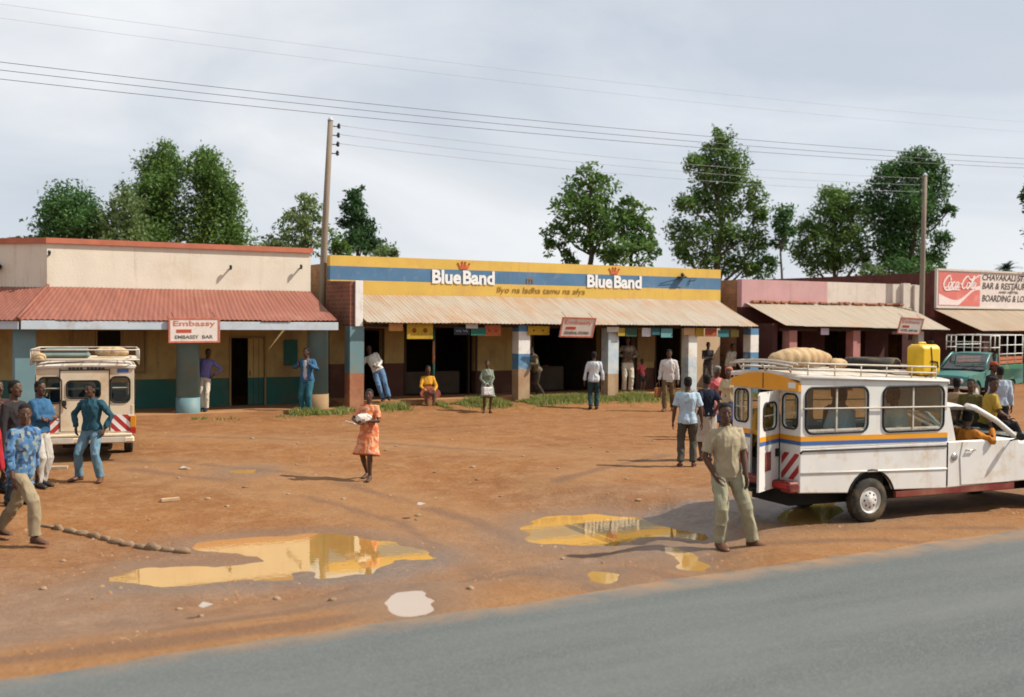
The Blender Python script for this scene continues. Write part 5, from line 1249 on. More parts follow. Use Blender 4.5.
def person(label, loc, yaw, H=1.74, skin=0, pel=(0,0,.925), neck=None, hipyaw=0, shyaw=0, head=(0,0), rf=(.10,.0,.085), lf=(-.10,.0,.085), rfy=8, lfy=8, rk=(.1,1,0), lk=(-.1,1,0),
           rh=(.25,.04,.84), lh=(-.25,.04,.84), re=(.5,-1,0), le=(-.5,-1,0), curl=.45, female=False, shirt=None, sleeve='long', hem=-.05, fit=1.0, trousers=None, shorts=None, skirt=None, skirt_hem=.5,
           shoes=None, hair=True, vox=.014, group='people around the yard and shops', open_collar=False, cap=None, headscarf=None, name='person', rhd=None, lhd=None, build_kids=True, skirt_w=1.0, collar=False, cuff=.93, front=None):
    K = H/1.75; V = Vector
    def rotz(v, a): return V((v[0]*cos(a)-v[1]*sin(a), v[0]*sin(a)+v[1]*cos(a), v[2]))
    pel = V(pel); neck = V(neck) if neck is not None else pel+V((0, .0, .555))
    Lsp = .555; sp = (neck-pel); sp = sp.normalized()*Lsp; neck = pel+sp
    up = sp.normalized(); hr = rotz(V((1,0,0)), radians(hipyaw)); sr = rotz(V((1,0,0)), radians(shyaw))
    hr = (hr-up*hr.dot(up)).normalized(); sr = (sr-up*sr.dot(up)).normalized()
    def frame(t):
        r = hr.lerp(sr, min(max(t, 0), 1)).normalized(); f = up.cross(r).normalized(); return r, f
    def ring(t, hw, hd, yo, off=0.0, n=20, sc=1.0):
        r, f = frame(t); c = pel+sp*t+f*yo; e = 2.35
        out = []
        for i in range(n):
            a = 2*pi*i/n; ca, sa = cos(a), sin(a)
            out.append(c+r*((hw*sc+off)*math.copysign(abs(ca)**(2/e), ca))+f*((hd*sc+off)*math.copysign(abs(sa)**(2/e), sa)))
        return out
    sw = .88 if female else 1.0; hp = 1.08 if female else 1.0
    tors = [(t, hw*.94*(sw if t > .5 else (hp if t < .2 else .95 if female else 1)), hd*(1.0 if t > .2 else (1.05 if female else 1)), yo) for t, hw, hd, yo in TORSO]
    if female: tors = [(t, hw, hd+(.018 if .5 < t < .72 else 0), yo+(.014 if .5 < t < .72 else 0)) for t, hw, hd, yo in tors]
    # joints
    sh = {s: pel+sp*.885+sr*(s*.168*sw) for s in (1, -1)}; hip = {s: pel+hr*(s*.092*hp)+V((0,0,-.02)) for s in (1, -1)}
    ank = {1: V(rf), -1: V(lf)}; wri = {1: V(rh), -1: V(lh)}
    kn, el = {}, {}
    for s, kh, eh in ((1, rk, re), (-1, lk, le)):
        kn[s], ank[s] = ik(hip[s], ank[s], .43, .425, kh); el[s], wri[s] = ik(sh[s], wri[s], .292, .262, eh)
    fy = {1: -radians(rfy), -1: radians(lfy)}
    hyaw, hpit = radians(head[0]), radians(head[1])
    hf = rotz(V((0,1,0)), hyaw+radians(shyaw)); hrt = rotz(V((1,0,0)), hyaw+radians(shyaw)); hup = V((0,0,1)).lerp(up, .35).normalized()
    hf = (hf-hup*hf.dot(hup)).normalized(); hrt = hf.cross(hup)
    hf, hup = (hf*cos(hpit)+hup*sin(hpit)), (hup*cos(hpit)-hf*sin(hpit))
    hc = neck+up*.035+hup*.135+hf*.022
    HP = lambda x, y, z: hc+hrt*x+hf*y+hup*z
    # ---------------- body (one continuous surface)
    b = MB()
    b.loft([ring(*r_, 0, 20, .93) for r_ in tors])
    b.tube([neck-up*.06-hf*.005, neck+up*.02, hc-hup*.06-hf*.02], [.066, .056, .053], 14)
    hd_r = [(-.118,.022,.022,.062),(-.108,.036,.040,.052),(-.085,.050,.060,.034),(-.055,.060,.074,.020),(-.02,.067,.084,.008),(.02,.071,.091,.0),(.055,.071,.094,-.004),(.085,.062,.083,-.008),(.107,.043,.058,-.010),(.118,.018,.024,-.010)]
    b.loft([[HP(hx*cos(2*pi*i/18), yo+hy*sin(2*pi*i/18), z) for i in range(18)] for z, hx, hy, yo in hd_r])
    b.tube([HP(0,.088,.018), HP(0,.104,-.012), HP(0,.107,-.026)], [.010,.014,.017], 8, round_end=True)
    for s in (1, -1): b.ell(HP(s*.013,.095,-.027), (.010,.011,.009), (hrt, hf, hup), 8, 5)
    b.ell(HP(0,.090,-.056), (.027,.013,.008), (hrt, hf, hup), 10, 5); b.ell(HP(0,.086,-.070), (.024,.013,.009), (hrt, hf, hup), 10, 5)
    for s in (1, -1):
        b.ell(HP(s*.030,.079,.030), (.026,.010,.007), (hrt, hf, hup), 10, 5)
        b.ell(HP(s*.073,-.008,-.008), (.010,.020,.031), (hrt, hf, hup), 9, 6); b.ell(HP(s*.042,.062,-.02), (.02,.02,.02), (hrt, hf, hup), 8, 5)
    ext = MB()
    for s in (1, -1):
        th = 1.0 if not female else .88
        b.tube([sh[s]-sr*(s*.05), sh[s], sh[s].lerp(el[s], .35), sh[s].lerp(el[s], .8), el[s], el[s].lerp(wri[s], .3), el[s].lerp(wri[s], .75), wri[s]], [.050*th,.056*th,.049*th,.042*th,.039*th,.041*th,.032*th,.0265*th], 12, round_end=True)
        b.tube([hip[s]+V((0,0,.04)), hip[s].lerp(kn[s], .12), hip[s].lerp(kn[s], .55), hip[s].lerp(kn[s], .9), kn[s], kn[s].lerp(ank[s], .28), kn[s].lerp(ank[s], .7), ank[s]+V((0,0,.01))], [.075,.086,.070,.054,.053,.055,.040,.036], 14, round_end=True)
        # foot
        f = rotz(V((0,1,0)), fy[s]); r = rotz(V((1,0,0)), fy[s]); a = ank[s]; z0 = a.z-.085
        fr = [(-.062,.022,.030,.035),(-.045,.032,.045,.045),(0,.036,.055,.055),(.05,.040,.045,.045),(.10,.046,.030,.030),(.15,.046,.021,.021),(.185,.036,.016,.016),(.20,.018,.010,.012)]
        if not shoes or shoes is RUBBER_S:
            b.loft([[a+f*u+r*(w_*cos(2*pi*i/12))+V((0,0,z0-a.z+zc+hh*sin(2*pi*i/12))) for i in range(12)] for u, w_, hh, zc in fr])
        # hand
        dirv = V(rhd if s > 0 else lhd) if (rhd if s > 0 else lhd) is not None else (wri[s]-el[s]); dirv = dirv.normalized()
        side_ = rotz(V((1,0,0)), radians(shyaw))*s
        pn = -(side_-dirv*side_.dot(dirv)); pn = pn.normalized() if pn.length > .15 else dirv.orthogonal().normalized()   # palm looks at the body
        tv = dirv.cross(pn)*1.0; fw = rotz(V((0,1,0)), radians(shyaw))
        if tv.dot(fw) < 0: tv = -tv                                                         # thumb side, to the front
        w0 = wri[s]
        b.loft([[w0+dirv*u+tv*(a1*cos(2*pi*i/12))+pn*(a2*sin(2*pi*i/12)) for i in range(12)] for u, a1, a2 in ((-.02,.025,.021),(.02,.029,.018),(.06,.039,.016),(.092,.041,.014),(.10,.03,.009))])
        for k in range(4):
            o_ = (.030, .010, -.011, -.030)[k]; ln = (.068, .078, .072, .056)[k]; p = w0+dirv*.085+tv*o_; pts = [w0+dirv*.06+tv*o_*.8, p]; d = dirv.copy()
            for j, fr_ in enumerate((.45, .32, .23)):
                ang = curl*(.55, .8, .6)[j]; d = (d*cos(ang)+pn*sin(ang)); pn2 = pn; p = p+d*ln*fr_; pts.append(p)
            ext.tube(pts, [.0095, .0098, .0088, .0080, .0062], 7, round_end=True)
        p = w0+dirv*.025+tv*.026; pts = [w0+dirv*.01+tv*.012, p, p+(dirv*.5+tv*.75+pn*.25)*.034, p+(dirv*.8+tv*.85+pn*.45)*.052+dirv*.012, p+(dirv*1.2+tv*.75+pn*.6)*.062+dirv*.012]
        ext.tube(pts, [.014, .0125, .011, .0098, .0075], 7, round_end=True)
    sc = lambda mb: (setattr(mb, 'v', [tuple(V(q)*K) for q in mb.v]), mb)[1]
    body = remesh(sc(b), name, SK[skin], None, vox*K*.85, 1, 0, 0, extra=sc(ext))
    body.location = loc; body.rotation_euler.z = radians(yaw)-pi/2
    tag(body, label, 'person', group)
    # ---------------- eyes
    e = MB()
    for s in (1, -1):
        e.ell(HP(s*.030,.079,.010), (.0120,.010,.0062), (hrt, hf, hup), 10, 6, 0); e.ell(HP(s*.030,.0855,.010), (.0062,.005,.0058), (hrt, hf, hup), 8, 5, 1)
    sc(e).build('eyes', [EYE_W, EYE_D], body)
    # ---------------- hair or head covering
    hm = headscarf or HAIR
    if hair or headscarf:
        q = MB(); ex_ = .022 if headscarf else .006; rr_ = []
        for z, hx, hy, yo in ((-.065,.055,.050,-.036),(-.03,.066,.062,-.028),(.005,.072,.070,-.022),(.04,.0735,.074,-.020),(.068,.071,.084,-.014),(.090,.060,.076,-.010),(.110,.042,.056,-.010),(.119,.018,.024,-.010)):
            rr_.append([HP((hx+ex_)*cos(2*pi*i/18), yo+(hy+ex_)*sin(2*pi*i/18), z+(.005 if z > .08 else 0)) for i in range(18)])
        q.loft(rr_)
        if headscarf: q.ell(HP(0,-.11,-.01), (.05,.04,.05), (hrt, hf, hup))
        remesh(sc(q), 'headscarf' if headscarf else 'hair', hm, body, max(vox*.7, .007)*K, 1, .006 if not headscarf else .01, 3, (40,40,40) if not headscarf else (12,12,12))
    if cap is not None:
        q = MB(); q.loft([[HP((hx)*cos(2*pi*i/18), -.006+hy*sin(2*pi*i/18), z) for i in range(18)] for z, hx, hy in ((.05,.087,.108),(.08,.085,.106),(.115,.072,.09),(.135,.04,.05))])
        q.box(-.06, .06, .09, .17, .052, .064, 0, .005, Matrix((( *hrt,),( *hf,),( *hup,))).transposed().to_4x4() if False else Matrix.Translation(hc) @ Matrix((hrt, hf, hup)).transposed().to_4x4())
        sc(q).build('cap', cap, body)
    # ---------------- clothes
    sd = (hash(label) % 97)*.37 if False else sum(map(ord, label)) % 97*.37
    if shirt is not None:
        q = MB(); g = .016*fit
        lower = hem
        rings = []; ts = [t for t in tors if t[0] > lower]
        h0 = [t for t in tors if t[0] <= lower]; base = h0[-1] if h0 else (lower-.06, .158, .118, -.018)
        f0 = (lower, max(base[1], .150), max(base[2], .112), base[3])
        rings.append(ring(*f0, g+.014, 22)); 
        for t in ts:
            if t[0] > 1.0: continue
            rings.append(ring(t[0], t[1], t[2], t[3], g+(.010 if t[0] < .3 else .004 if t[0] < .8 else 0), 22))
        q.loft(rings)
        for s in (1, -1):
            if sleeve == 'none':
                q.ell(sh[s]-sr*(s*.02), (.07,.07,.07)); continue
            if sleeve == 'short': pts = [sh[s]-sr*(s*.06), sh[s]+up*.0, sh[s].lerp(el[s], .45), sh[s].lerp(el[s], .80)]; rad = [.06,.068,.066,.068]
            else: pts = [sh[s]-sr*(s*.06), sh[s], sh[s].lerp(el[s], .45), el[s], el[s].lerp(wri[s], .45), el[s].lerp(wri[s], cuff)]; rad = [.06,.068,.061,.054,.050,.042]
            q.tube(pts, [r_*(.9+.1*fit)*(.92 if female else 1) for r_ in rad], 14)
        if front is not None:
            g2 = MB(); rr_ = []
            for tt, hw, hd, yo in tors:
                if not (max(lower, 0) <= tt <= .95): continue
                r_, f_ = frame(tt); c_ = pel+sp*tt+f_*(yo+hd+g+.004); w_ = .05+.03*(1-tt)
                rr_.append([c_+r_*(w_*u)+f_*(v_-.012*abs(u)) for u, v_ in ((-1,0),(-.5,.012),(0,.016),(.5,.012),(1,0),(1,-.03),(0,-.03),(-1,-.03))])
            g2.loft(rr_); sc(g2).build('vest_front', front, body)
        if collar:
            n = 16; q.tube([neck+up*(.005+.012*sin(2*pi*i/n+pi/2)*-1)+sr*(.072*cos(2*pi*i/n))+up.cross(sr)*(.068*sin(2*pi*i/n)) for i in range(n+1)], .014, 7)
        remesh(sc(q), 'shirt', shirt, body, vox*K, 1, .017*fit, sd)
    if trousers is not None or shorts is not None:
        q = MB(); rings = [ring(t, hw, hd, yo, .013, 22) for t, hw, hd, yo in tors if t < .2]; q.loft(rings)
        for s in (1, -1):
            if shorts is not None: pts = [hip[s]+V((0,0,.03)), hip[s].lerp(kn[s], .15), hip[s].lerp(kn[s], .55), hip[s].lerp(kn[s], .88)]; rad = [.082,.098,.092,.09]
            else: pts = [hip[s]+V((0,0,.03)), hip[s].lerp(kn[s], .15), hip[s].lerp(kn[s], .55), kn[s], kn[s].lerp(ank[s], .35), kn[s].lerp(ank[s], .75), kn[s].lerp(ank[s], .97)]; rad = [.082,.101,.091,.080,.077,.074,.077]
            q.tube(pts, rad, 16)
        remesh(sc(q), 'trousers' if trousers is not None else 'shorts', trousers or shorts, body, vox*K, 1, .018, sd+5, (6,6,3.5))
    if skirt is not None:
        q = MB(); m0 = (kn[1]+kn[-1])/2; rings = [ring(t, hw, hd, yo, .022, 22) for t, hw, hd, yo in tors if -.06 < t < .32][::-1]
        hipc = (hip[1]+hip[-1])/2; dk = (m0-hipc); spread = ((kn[1]-kn[-1]).length/2)
        r, f = frame(0)
        for u in (.25, .55, .85, 1.15):
            if u*.43 > skirt_hem*.86+.05: u = skirt_hem*.86/.43
            c = hipc+dk*min(u, 1)+ (((ank[1]+ank[-1])/2-m0)*(u-1) if u > 1 else V((0,0,0)))
            d = dk.normalized(); fr_ = f-d*f.dot(d); fr_ = fr_.normalized() if fr_.length > .3 else up
            wx = max(.200, spread*u+.125)*hp*skirt_w+.02*u; wy = (.150+.03*u)*skirt_w
            rings.append([c+r*(wx*cos(2*pi*i/22))+fr_*(wy*sin(2*pi*i/22)) for i in range(22)])
            if u == skirt_hem*.86/.43: break
        q.loft(rings); remesh(sc(q), 'skirt', skirt, body, vox*K, 1, .016, sd+9, (8,8,1.2))
    if shoes is not None:
        for s in (1, -1):
            q = MB(); f = rotz(V((0,1,0)), fy[s]); r = rotz(V((1,0,0)), fy[s]); a = ank[s]; z0 = a.z-.085
            if shoes is RUBBER_S:
                q.loft([[a+f*u+r*(w_*cos(2*pi*i/12))+V((0,0,z0-a.z+.002+.007*sin(2*pi*i/12))) for i in range(12)] for u, w_ in ((-.075,.02),(-.06,.036),(0,.040),(.1,.050),(.16,.048),(.20,.036),(.212,.015))])
                q.tube([a+f*.05+r*.045+V((0,0,z0-a.z+.02)), a+f*.06+V((0,0,z0-a.z+.085)), a+f*.05-r*.045+V((0,0,z0-a.z+.02))], .009, 6)
            else:
                q.loft([[a+f*u+r*(w_*cos(2*pi*i/14))+V((0,0,z0-a.z+max(zc+hh*sin(2*pi*i/14), .0))) for i in range(14)] for u, w_, hh, zc in ((-.080,.022,.035,.045),(-.062,.038,.055,.055),(0,.043,.062,.065),(.05,.047,.052,.053),(.10,.053,.037,.038),(.16,.053,.029,.030),(.20,.042,.023,.024),(.218,.02,.014,.018))])
            sc(q).build('sandal' if shoes is RUBBER_S else 'shoe', shoes, body)
    return body

def facing(px_dx, toward):
    """world heading (degrees) for a figure looking right (+dx) / left and toward (1) or away from (-1) the camera in the picture"""
    d = _r0*px_dx - Vector((cos(YAW), sin(YAW), 0))*toward; return math.degrees(atan2(d.y, d.x))
def P_at(px, py, z=None): return on_soil(px, py)
def on_floor(px, Y, z):
    q = on_plane(px, 400, Y); return Vector((q.x, Y, z))

# --- foreground left group
bluepat = pattern_mat('blue_patterned_cloth', [(.06,.14,.27),(.03,.055,.11),(.12,.20,.29),(.10,.20,.33),(.20,.22,.21)], 24)
person('man striding right in a blue patterned jacket and baggy beige trousers', P_at(21, 543), facing(1, .35), 1.76, pel=(0,.02,.90), neck=(0,.06,1.46), hipyaw=8, shyaw=-12, head=(-30,-6), rf=(.09,.30,.12), lf=(-.08,-.42,.15), rfy=0, lfy=0,
       rh=(.26,.12,.86), lh=(-.25,.02,.85), shirt=bluepat, sleeve='long', hem=-.30, fit=1.15, cuff=.72, trousers=cloth('beige_trousers', (.33,.26,.165)), shoes=RUBBER_S, vox=.0085, collar=True)
person('person at the left edge in a red top and dark green trousers', P_at(-15, 540), facing(.9, .4), 1.70, rf=(.09,.12,.09), lf=(-.09,-.16,.1), shirt=cloth('red_top', (.42,.03,.04)), trousers=cloth('dark_green_trousers', (.03,.055,.05)), shoes=BLACKSHOE, vox=.011, head=(10,0), rh=(.27,.1,.9))
person('person in dark clothes standing behind the man in the patterned jacket', P_at(14, 505), facing(1, .25), 1.80, shirt=cloth('dark_jacket', (.035,.03,.032)), trousers=cloth('dark_trousers', (.03,.035,.04)), shoes=BLACKSHOE, vox=.012)
person('person in a dark maroon shirt with a raised hand at the left edge', P_at(-3, 494), facing(.8, .5), 1.72, shirt=cloth('dark_maroon_shirt', (.07,.03,.03)), trousers=cloth('dark_trousers', (.03,.035,.04)), shoes=BLACKSHOE, vox=.012, rh=(.18,.22,1.36), re=(1,-.2,-1))
person('man in a bright blue shirt and pale grey trousers with folded arms, looking right', P_at(39.5, 487), facing(1, .35), 1.66, rf=(.08,.03,.085), lf=(-.09,-.03,.085), head=(-6,0), rh=(-.06,.21,1.17), lh=(.08,.23,1.14), rhd=(-1,.15,.1), lhd=(1,.1,.1), re=(1,.1,-1), le=(-1,.1,-1),
       shirt=cloth('bright_blue_shirt', (.05,.135,.25), c2=(.03,.09,.18)), hem=-.02, fit=1.4, trousers=cloth('pale_grey_trousers', (.50,.46,.41)), shoes=BLACKSHOE, vox=.0095, collar=True)
person('man in a teal shirt and faded jeans standing legs apart behind the cream minibus taxi', P_at(92, 481), facing(-.18, 1), 1.62, pel=(0,0,.895), rf=(.24,.02,.085), lf=(-.20,.05,.085), rfy=25, lfy=20, head=(-14,-6), rh=(.27,.06,.95), lh=(-.27,.05,.93), re=(1,-.5,.2), le=(-1,-.5,.2), rhd=(-.2,.3,-1), lhd=(.2,.3,-1),
       shirt=cloth('teal_shirt', (.028,.085,.115)), hem=.02, fit=1.2, trousers=cloth('faded_jeans', (.10,.20,.27), c2=(.19,.29,.35)), shoes=LEATHER, vox=.0095, collar=True)
# --- woman in orange
orange_d = pattern_mat('orange_patterned_cloth', [(.52,.17,.07),(.48,.12,.06),(.56,.25,.13),(.47,.18,.12),(.58,.30,.18)], 20)
wm = person('barefoot woman in an orange patterned dress walking across the dirt holding a white bundle', P_at(369, 479.5), facing(-.35, 1), 1.54, female=True, pel=(0,0,.92), rf=(.12,-.16,.10), lf=(-.09,.14,.09), rfy=4, lfy=10, head=(14,0), rh=(.12,.30,1.14), lh=(-.05,.26,1.16), re=(1,-.4,-.4), le=(-1,-.4,-.6), rhd=(-.7,.6,.0), lhd=(.9,.25,0),
       shirt=orange_d, sleeve='short', hem=-.04, fit=1.3, skirt=orange_d, skirt_hem=.50, vox=.0095)
def bundle(label, c, r, colr, nm='bundle', cat='bundle', rz=0, seed=1, m=None):
    q = MB(); q.ell((0,0,0), r, None, 20, 12); o = remesh(q, nm, m or mat(nm+'_cloth', colr, .9, .2, 8, bump=.4, bscale=60), None, min(r)*.13, 1, min(r)*.28, seed, (1.6/r[0],)*3)
    o.location = c; o.rotation_euler.z = rz; return tag(o, label, cat)
def body_pt(o, x, y, z): return o.matrix_basis @ Vector((x, y, z))
bpy.context.view_layer.update()
bundle('white cloth bundle pressed to the chest of the woman in orange', body_pt(wm, -.01, .225, 1.07), (.15,.06,.085), (.70,.62,.56))
q = MB(); q.box(-.05, .05, -.09, .09, -.008, .008, 0, .004); o = q.build('folded_paper', mat('white_paper', (.72,.70,.66))); o.location = body_pt(wm, .16, .36, 1.0); o.rotation_euler = (.2, .3, .6); tag(o, 'folded white paper in the right hand of the woman in orange', 'paper')

# --- verandah of the cream bar
person('man in purple shirt and cream trousers, hand on hip, by the round teal pillar', on_floor(206, 29.65, .15), facing(.15, 1), 1.66, pel=(.05,0,.92), neck=(-.04,-.02,1.47), rf=(.06,.10,.085), lf=(-.02,.14,.085), rfy=10, lfy=0, head=(25,0), lh=(-.22,.02,1.02), le=(-1,-.3,.1), lhd=(.5,.5,-.6), rh=(.28,-.02,.88),
       shirt=cloth('purple_shirt', (.17,.16,.38)), hem=.03, fit=1.2, trousers=cloth('cream_trousers', (.62,.54,.43)), shoes=BLACKSHOE, vox=.014)
person('man in open blue jacket over pale shirt at the cream bar verandah end', on_floor(307, 28.75, .03), facing(-.2, 1), 1.80, rf=(.11,.02,.085), lf=(-.10,.06,.085), head=(-25,0), rh=(.20,.12,1.28), lh=(-.12,.18,1.35), re=(1,-.3,-.8), le=(-1,-.3,-.7), rhd=(.1,.2,1), lhd=(.3,.3,1),
       shirt=cloth('blue_jacket', (.05,.13,.24)), hem=-.12, fit=1.6, front=cloth('pale_vest', (.50,.50,.55)), trousers=cloth('blue_green_jeans', (.04,.14,.18)), shoes=PALESHOE, vox=.014)
# --- verandah of the yellow shops
person('man in white shirt and blue jeans leaning against the first yellow shop pillar', on_floor(381.5, 29.35, .29), facing(.05, 1), 1.68, pel=(.10,-.02,.90), neck=(.36,-.06,1.40), rf=(-.06,.05,.085), lf=(-.24,.12,.085), head=(15,-5), rh=(.56,.10,.86), lh=(.10,.22,1.02), re=(.6,-.5,-.6), le=(-1,-.2,-.4), lhd=(.6,.4,.2),
       shirt=cloth('white_shirt', (.70,.66,.60)), hem=.02, fit=1.3, trousers=cloth('blue_jeans', (.12,.21,.34)), shoes=BLACKSHOE, vox=.014)
person('woman in a yellow and orange top seated on the verandah step beside the thin post', on_floor(428.5, 29.05, .04), facing(.35, 1), 1.78, female=True, pel=(0,-.18,.40), neck=(.0,-.10,.95), rf=(.10,.28,.09), lf=(-.06,.30,.09), rk=(.1,1,.6), lk=(-.1,1,.6), rh=(.12,.22,.52), lh=(-.10,.24,.52), re=(1,-.6,-.2), le=(-1,-.6,-.2),
       shirt=cloth('yellow_orange_top', (.62,.30,.035)), sleeve='long', hem=.0, skirt=cloth('red_brown_skirt', (.26,.075,.05)), skirt_hem=.75, shoes=BLACKSHOE, vox=.013)
gl_ = person('girl in grey green dress standing before the shops holding a pale bag', P_at(487, 412.5, .03), facing(.2, 1), 1.47, female=True, rf=(.11,.0,.085), lf=(-.10,.03,.085), head=(-10,0), rh=(.10,.20,.96), lh=(-.06,.20,.95), re=(1,-.5,0), le=(-1,-.5,0),
       shirt=cloth('grey_green_cloth', (.22,.25,.19)), sleeve='long', hem=-.03, fit=1.3, skirt=cloth('grey_green_cloth', (.22,.25,.19)), skirt_hem=.47, vox=.013)
bpy.context.view_layer.update()
t = thing('carrier_bag', 'pale grey carrier bag held in front of the girl in grey green', 'bag', body_pt(gl_, .04, .235, .50), gl_.rotation_euler.z+.5)
pb = mat('pale_bag', (.50,.48,.46), .5, .15, 6)
q = MB(); q.box(-.17, .17, -.06, .06, 0, .24, 0, .02); remesh(q, 'pouch', pb, t, .015, 1, .015, 4, (9,9,9))
q = MB(); q.tube([(-.08,0,.23), (-.04,0,.33), (.04,0,.33), (.08,0,.23)], .012, 6); q.build('handle', pb, t)
person('person in dim patterned clothes leaning on the blue and white banded pillar', on_floor(536, 29.2, .29), facing(-.9, .45), 1.62, pel=(0,-.02,.88), neck=(-.02,.14,1.38), rf=(.08,-.16,.085), lf=(-.10,-.20,.085), head=(10,-15), rh=(.12,.34,1.0), lh=(-.16,.36,1.1), re=(.8,-.4,-.8), le=(-.8,-.3,-.8),
       shirt=cloth('dim_patterned_cloth', (.10,.085,.055), c2=(.24,.19,.12)), sleeve='long', hem=-.1, fit=1.4, trousers=cloth('dark_brown_trousers', (.055,.04,.03)), shoes=LEATHER, vox=.014)
person('man seen from behind in pale blue white jacket walking to the shops', P_at(593.5, 409.5, .02), facing(.05, -1), 1.70, rf=(.09,.10,.085), lf=(-.09,-.08,.10), lh=(-.29,.0,.85), rh=(.29,.04,.86), re=(1,-.6,0), le=(-1,-.6,0),
       shirt=cloth('pale_blue_white_jacket', (.44,.50,.56), c2=(.62,.60,.58), scale=3), hem=-.14, fit=1.6, trousers=cloth('dark_teal_trousers', (.03,.06,.07)), shoes=BLACKSHOE, vox=.013)
person('tall man in dark top and cream trousers at the shop doorway', on_floor(627, 29.6, .29), facing(.1, 1), 1.84, head=(-20,0), rh=(.18,.24,1.15), lh=(-.10,.25,1.12), re=(1,-.4,-.3), le=(-1,-.3,-.5), rhd=(-.8,.5,0), lhd=(.9,.3,0),
       shirt=cloth('dark_brown_shirt', (.085,.06,.045), c2=(.35,.28,.2), scale=4), hem=.03, trousers=cloth('cream_trousers', (.62,.54,.43)), shoes=LEATHER, vox=.013)
person('small child in red and pink top beside the tall man', on_floor(641.5, 29.8, .29), facing(.5, 1), 1.08, rf=(.09,0,.085), lf=(-.09,0,.085), rh=(.2,.15,1.0), head=(20,0), shirt=cloth('red_pink_top', (.55,.08,.09), c2=(.62,.22,.20)), sleeve='short', hem=-.25, fit=1.5, shorts=cloth('dark_shorts', (.05,.04,.045)), vox=.016)
wk = person('man in a pale grey checked shirt and brown trousers walking with a brown bag', P_at(668.5, 411, .0), facing(-.25, 1), 1.80, rf=(.10,.16,.09), lf=(-.10,-.14,.10), head=(10,-12), rh=(.27,.06,.86), lh=(-.27,.02,.85),
       shirt=pattern_mat('grey_checked_cloth', [(.52,.49,.46),(.42,.40,.40),(.46,.43,.40)], 8, 'check'), hem=-.16, fit=1.6, trousers=cloth('brown_trousers', (.15,.095,.05)), shoes=LEATHER, vox=.012, collar=True)
bpy.context.view_layer.update()
t = thing('shoulder_bag', 'orange brown bag in the hand of the man in the grey checked shirt', 'bag', body_pt(wk, .31, .10, .40), wk.rotation_euler.z+1.2)
bb_ = mat('orange_brown_leather', (.36,.14,.05), .6, .2, 6)
q = MB(); q.box(-.15, .15, -.05, .05, 0, .30, 0, .02); q.build('pouch', bb_, t); q = MB(); q.tube([(-.10,0,.29), (-.06,0,.42), (.06,0,.42), (.10,0,.29)], .010, 6); q.build('handle', bb_, t)
# --- people waiting between the shops and the minibus
person('man seen from behind in a light blue T-shirt and dark trousers', P_at(687, 466.5), facing(.1, -1), 1.62, rf=(.12,.02,.085), lf=(-.12,.0,.085), rfy=14, lfy=12, lh=(-.29,.02,.84), rh=(.29,.02,.84), re=(1,-.5,0), le=(-1,-.5,0), shirt=cloth('light_blue_tee', (.42,.53,.62)), sleeve='short', hem=-.13, fit=1.5, trousers=cloth('dark_olive_trousers', (.085,.08,.065)), shoes=RUBBER_S, vox=.010)
person('person in a navy top and pale skirt standing behind the khaki dressed man', P_at(706, 461), facing(-.1, -1), 1.63, female=True, shirt=cloth('navy_top', (.022,.026,.045)), sleeve='short', hem=0, fit=1.3, rh=(.10,-.14,.98), re=(1,-1,0), lh=(-.1,-.14,1.0), skirt=cloth('pale_skirt', (.52,.47,.40)), skirt_hem=.62, shoes=RUBBER_S, vox=.011)
person('man in a dark shirt with folded arms in front of the sunlit peach wall', on_floor(707.5, 30.4, .29), facing(-.1, 1), 1.62, rh=(-.05,.22,1.17), lh=(.08,.23,1.14), rhd=(-1,.15,.1), lhd=(1,.1,.1), re=(1,.1,-1), le=(-1,.1,-1), shirt=cloth('dark_grey_shirt', (.07,.065,.07)), trousers=cloth('grey_brown_trousers', (.16,.13,.11)), shoes=BLACKSHOE, vox=.015)
person('person in a loose off-white top at the dark end of the yellow shop verandah', on_floor(729, 29.6, .29), facing(.6, .8), 1.60, neck=(0,.12,1.46), shirt=cloth('off_white_top', (.45,.41,.34)), fit=1.7, hem=-.1, trousers=cloth('dark_brown_trousers', (.055,.04,.03)), shoes=BLACKSHOE, vox=.015)
person('person in a red top and grey headscarf beyond the open minibus door', P_at(715.5, 437), facing(.4, .9), 1.62, female=True, headscarf=cloth('grey_scarf', (.20,.20,.19)), head=(0,-8), shirt=cloth('crimson_top', (.45,.04,.07), c2=(.6,.25,.22)), sleeve='short', fit=1.4, skirt=cloth('pink_skirt', (.5,.2,.18)), skirt_hem=.8, vox=.013, shoes=RUBBER_S)
person('person in a cream top and dusty pink headscarf next to the red topped one', P_at(728, 440), facing(-.4, .9), 1.62, female=True, headscarf=cloth('dusty_pink_scarf', (.42,.16,.12)), shirt=cloth('cream_top', (.50,.40,.24)), sleeve='short', fit=1.4, skirt=cloth('blue_wrap', (.05,.08,.22)), skirt_hem=.8, vox=.013, shoes=RUBBER_S)
# --- man in khaki beside the minibus
khk = cloth('khaki_shirt_cloth', (.40,.33,.22)); kht = cloth('khaki_trouser_cloth', (.33,.31,.21))
person('man in a khaki short sleeved shirt and khaki trousers standing legs apart by the puddle', P_at(728, 548), facing(.12, 1), 1.77, pel=(.03,0,.905), neck=(.06,.02,1.455), hipyaw=0, shyaw=14, rf=(.12,.05,.085), lf=(-.30,.02,.085), rfy=-8, lfy=45, head=(-22,-4), rh=(.20,.10,.88), lh=(-.17,.14,.86), re=(1,-.5,0), le=(-1,-.6,0),
       shirt=khk, sleeve='short', hem=-.08, fit=1.15, trousers=kht, shoes=LEATHER, vox=.0075, collar=True)
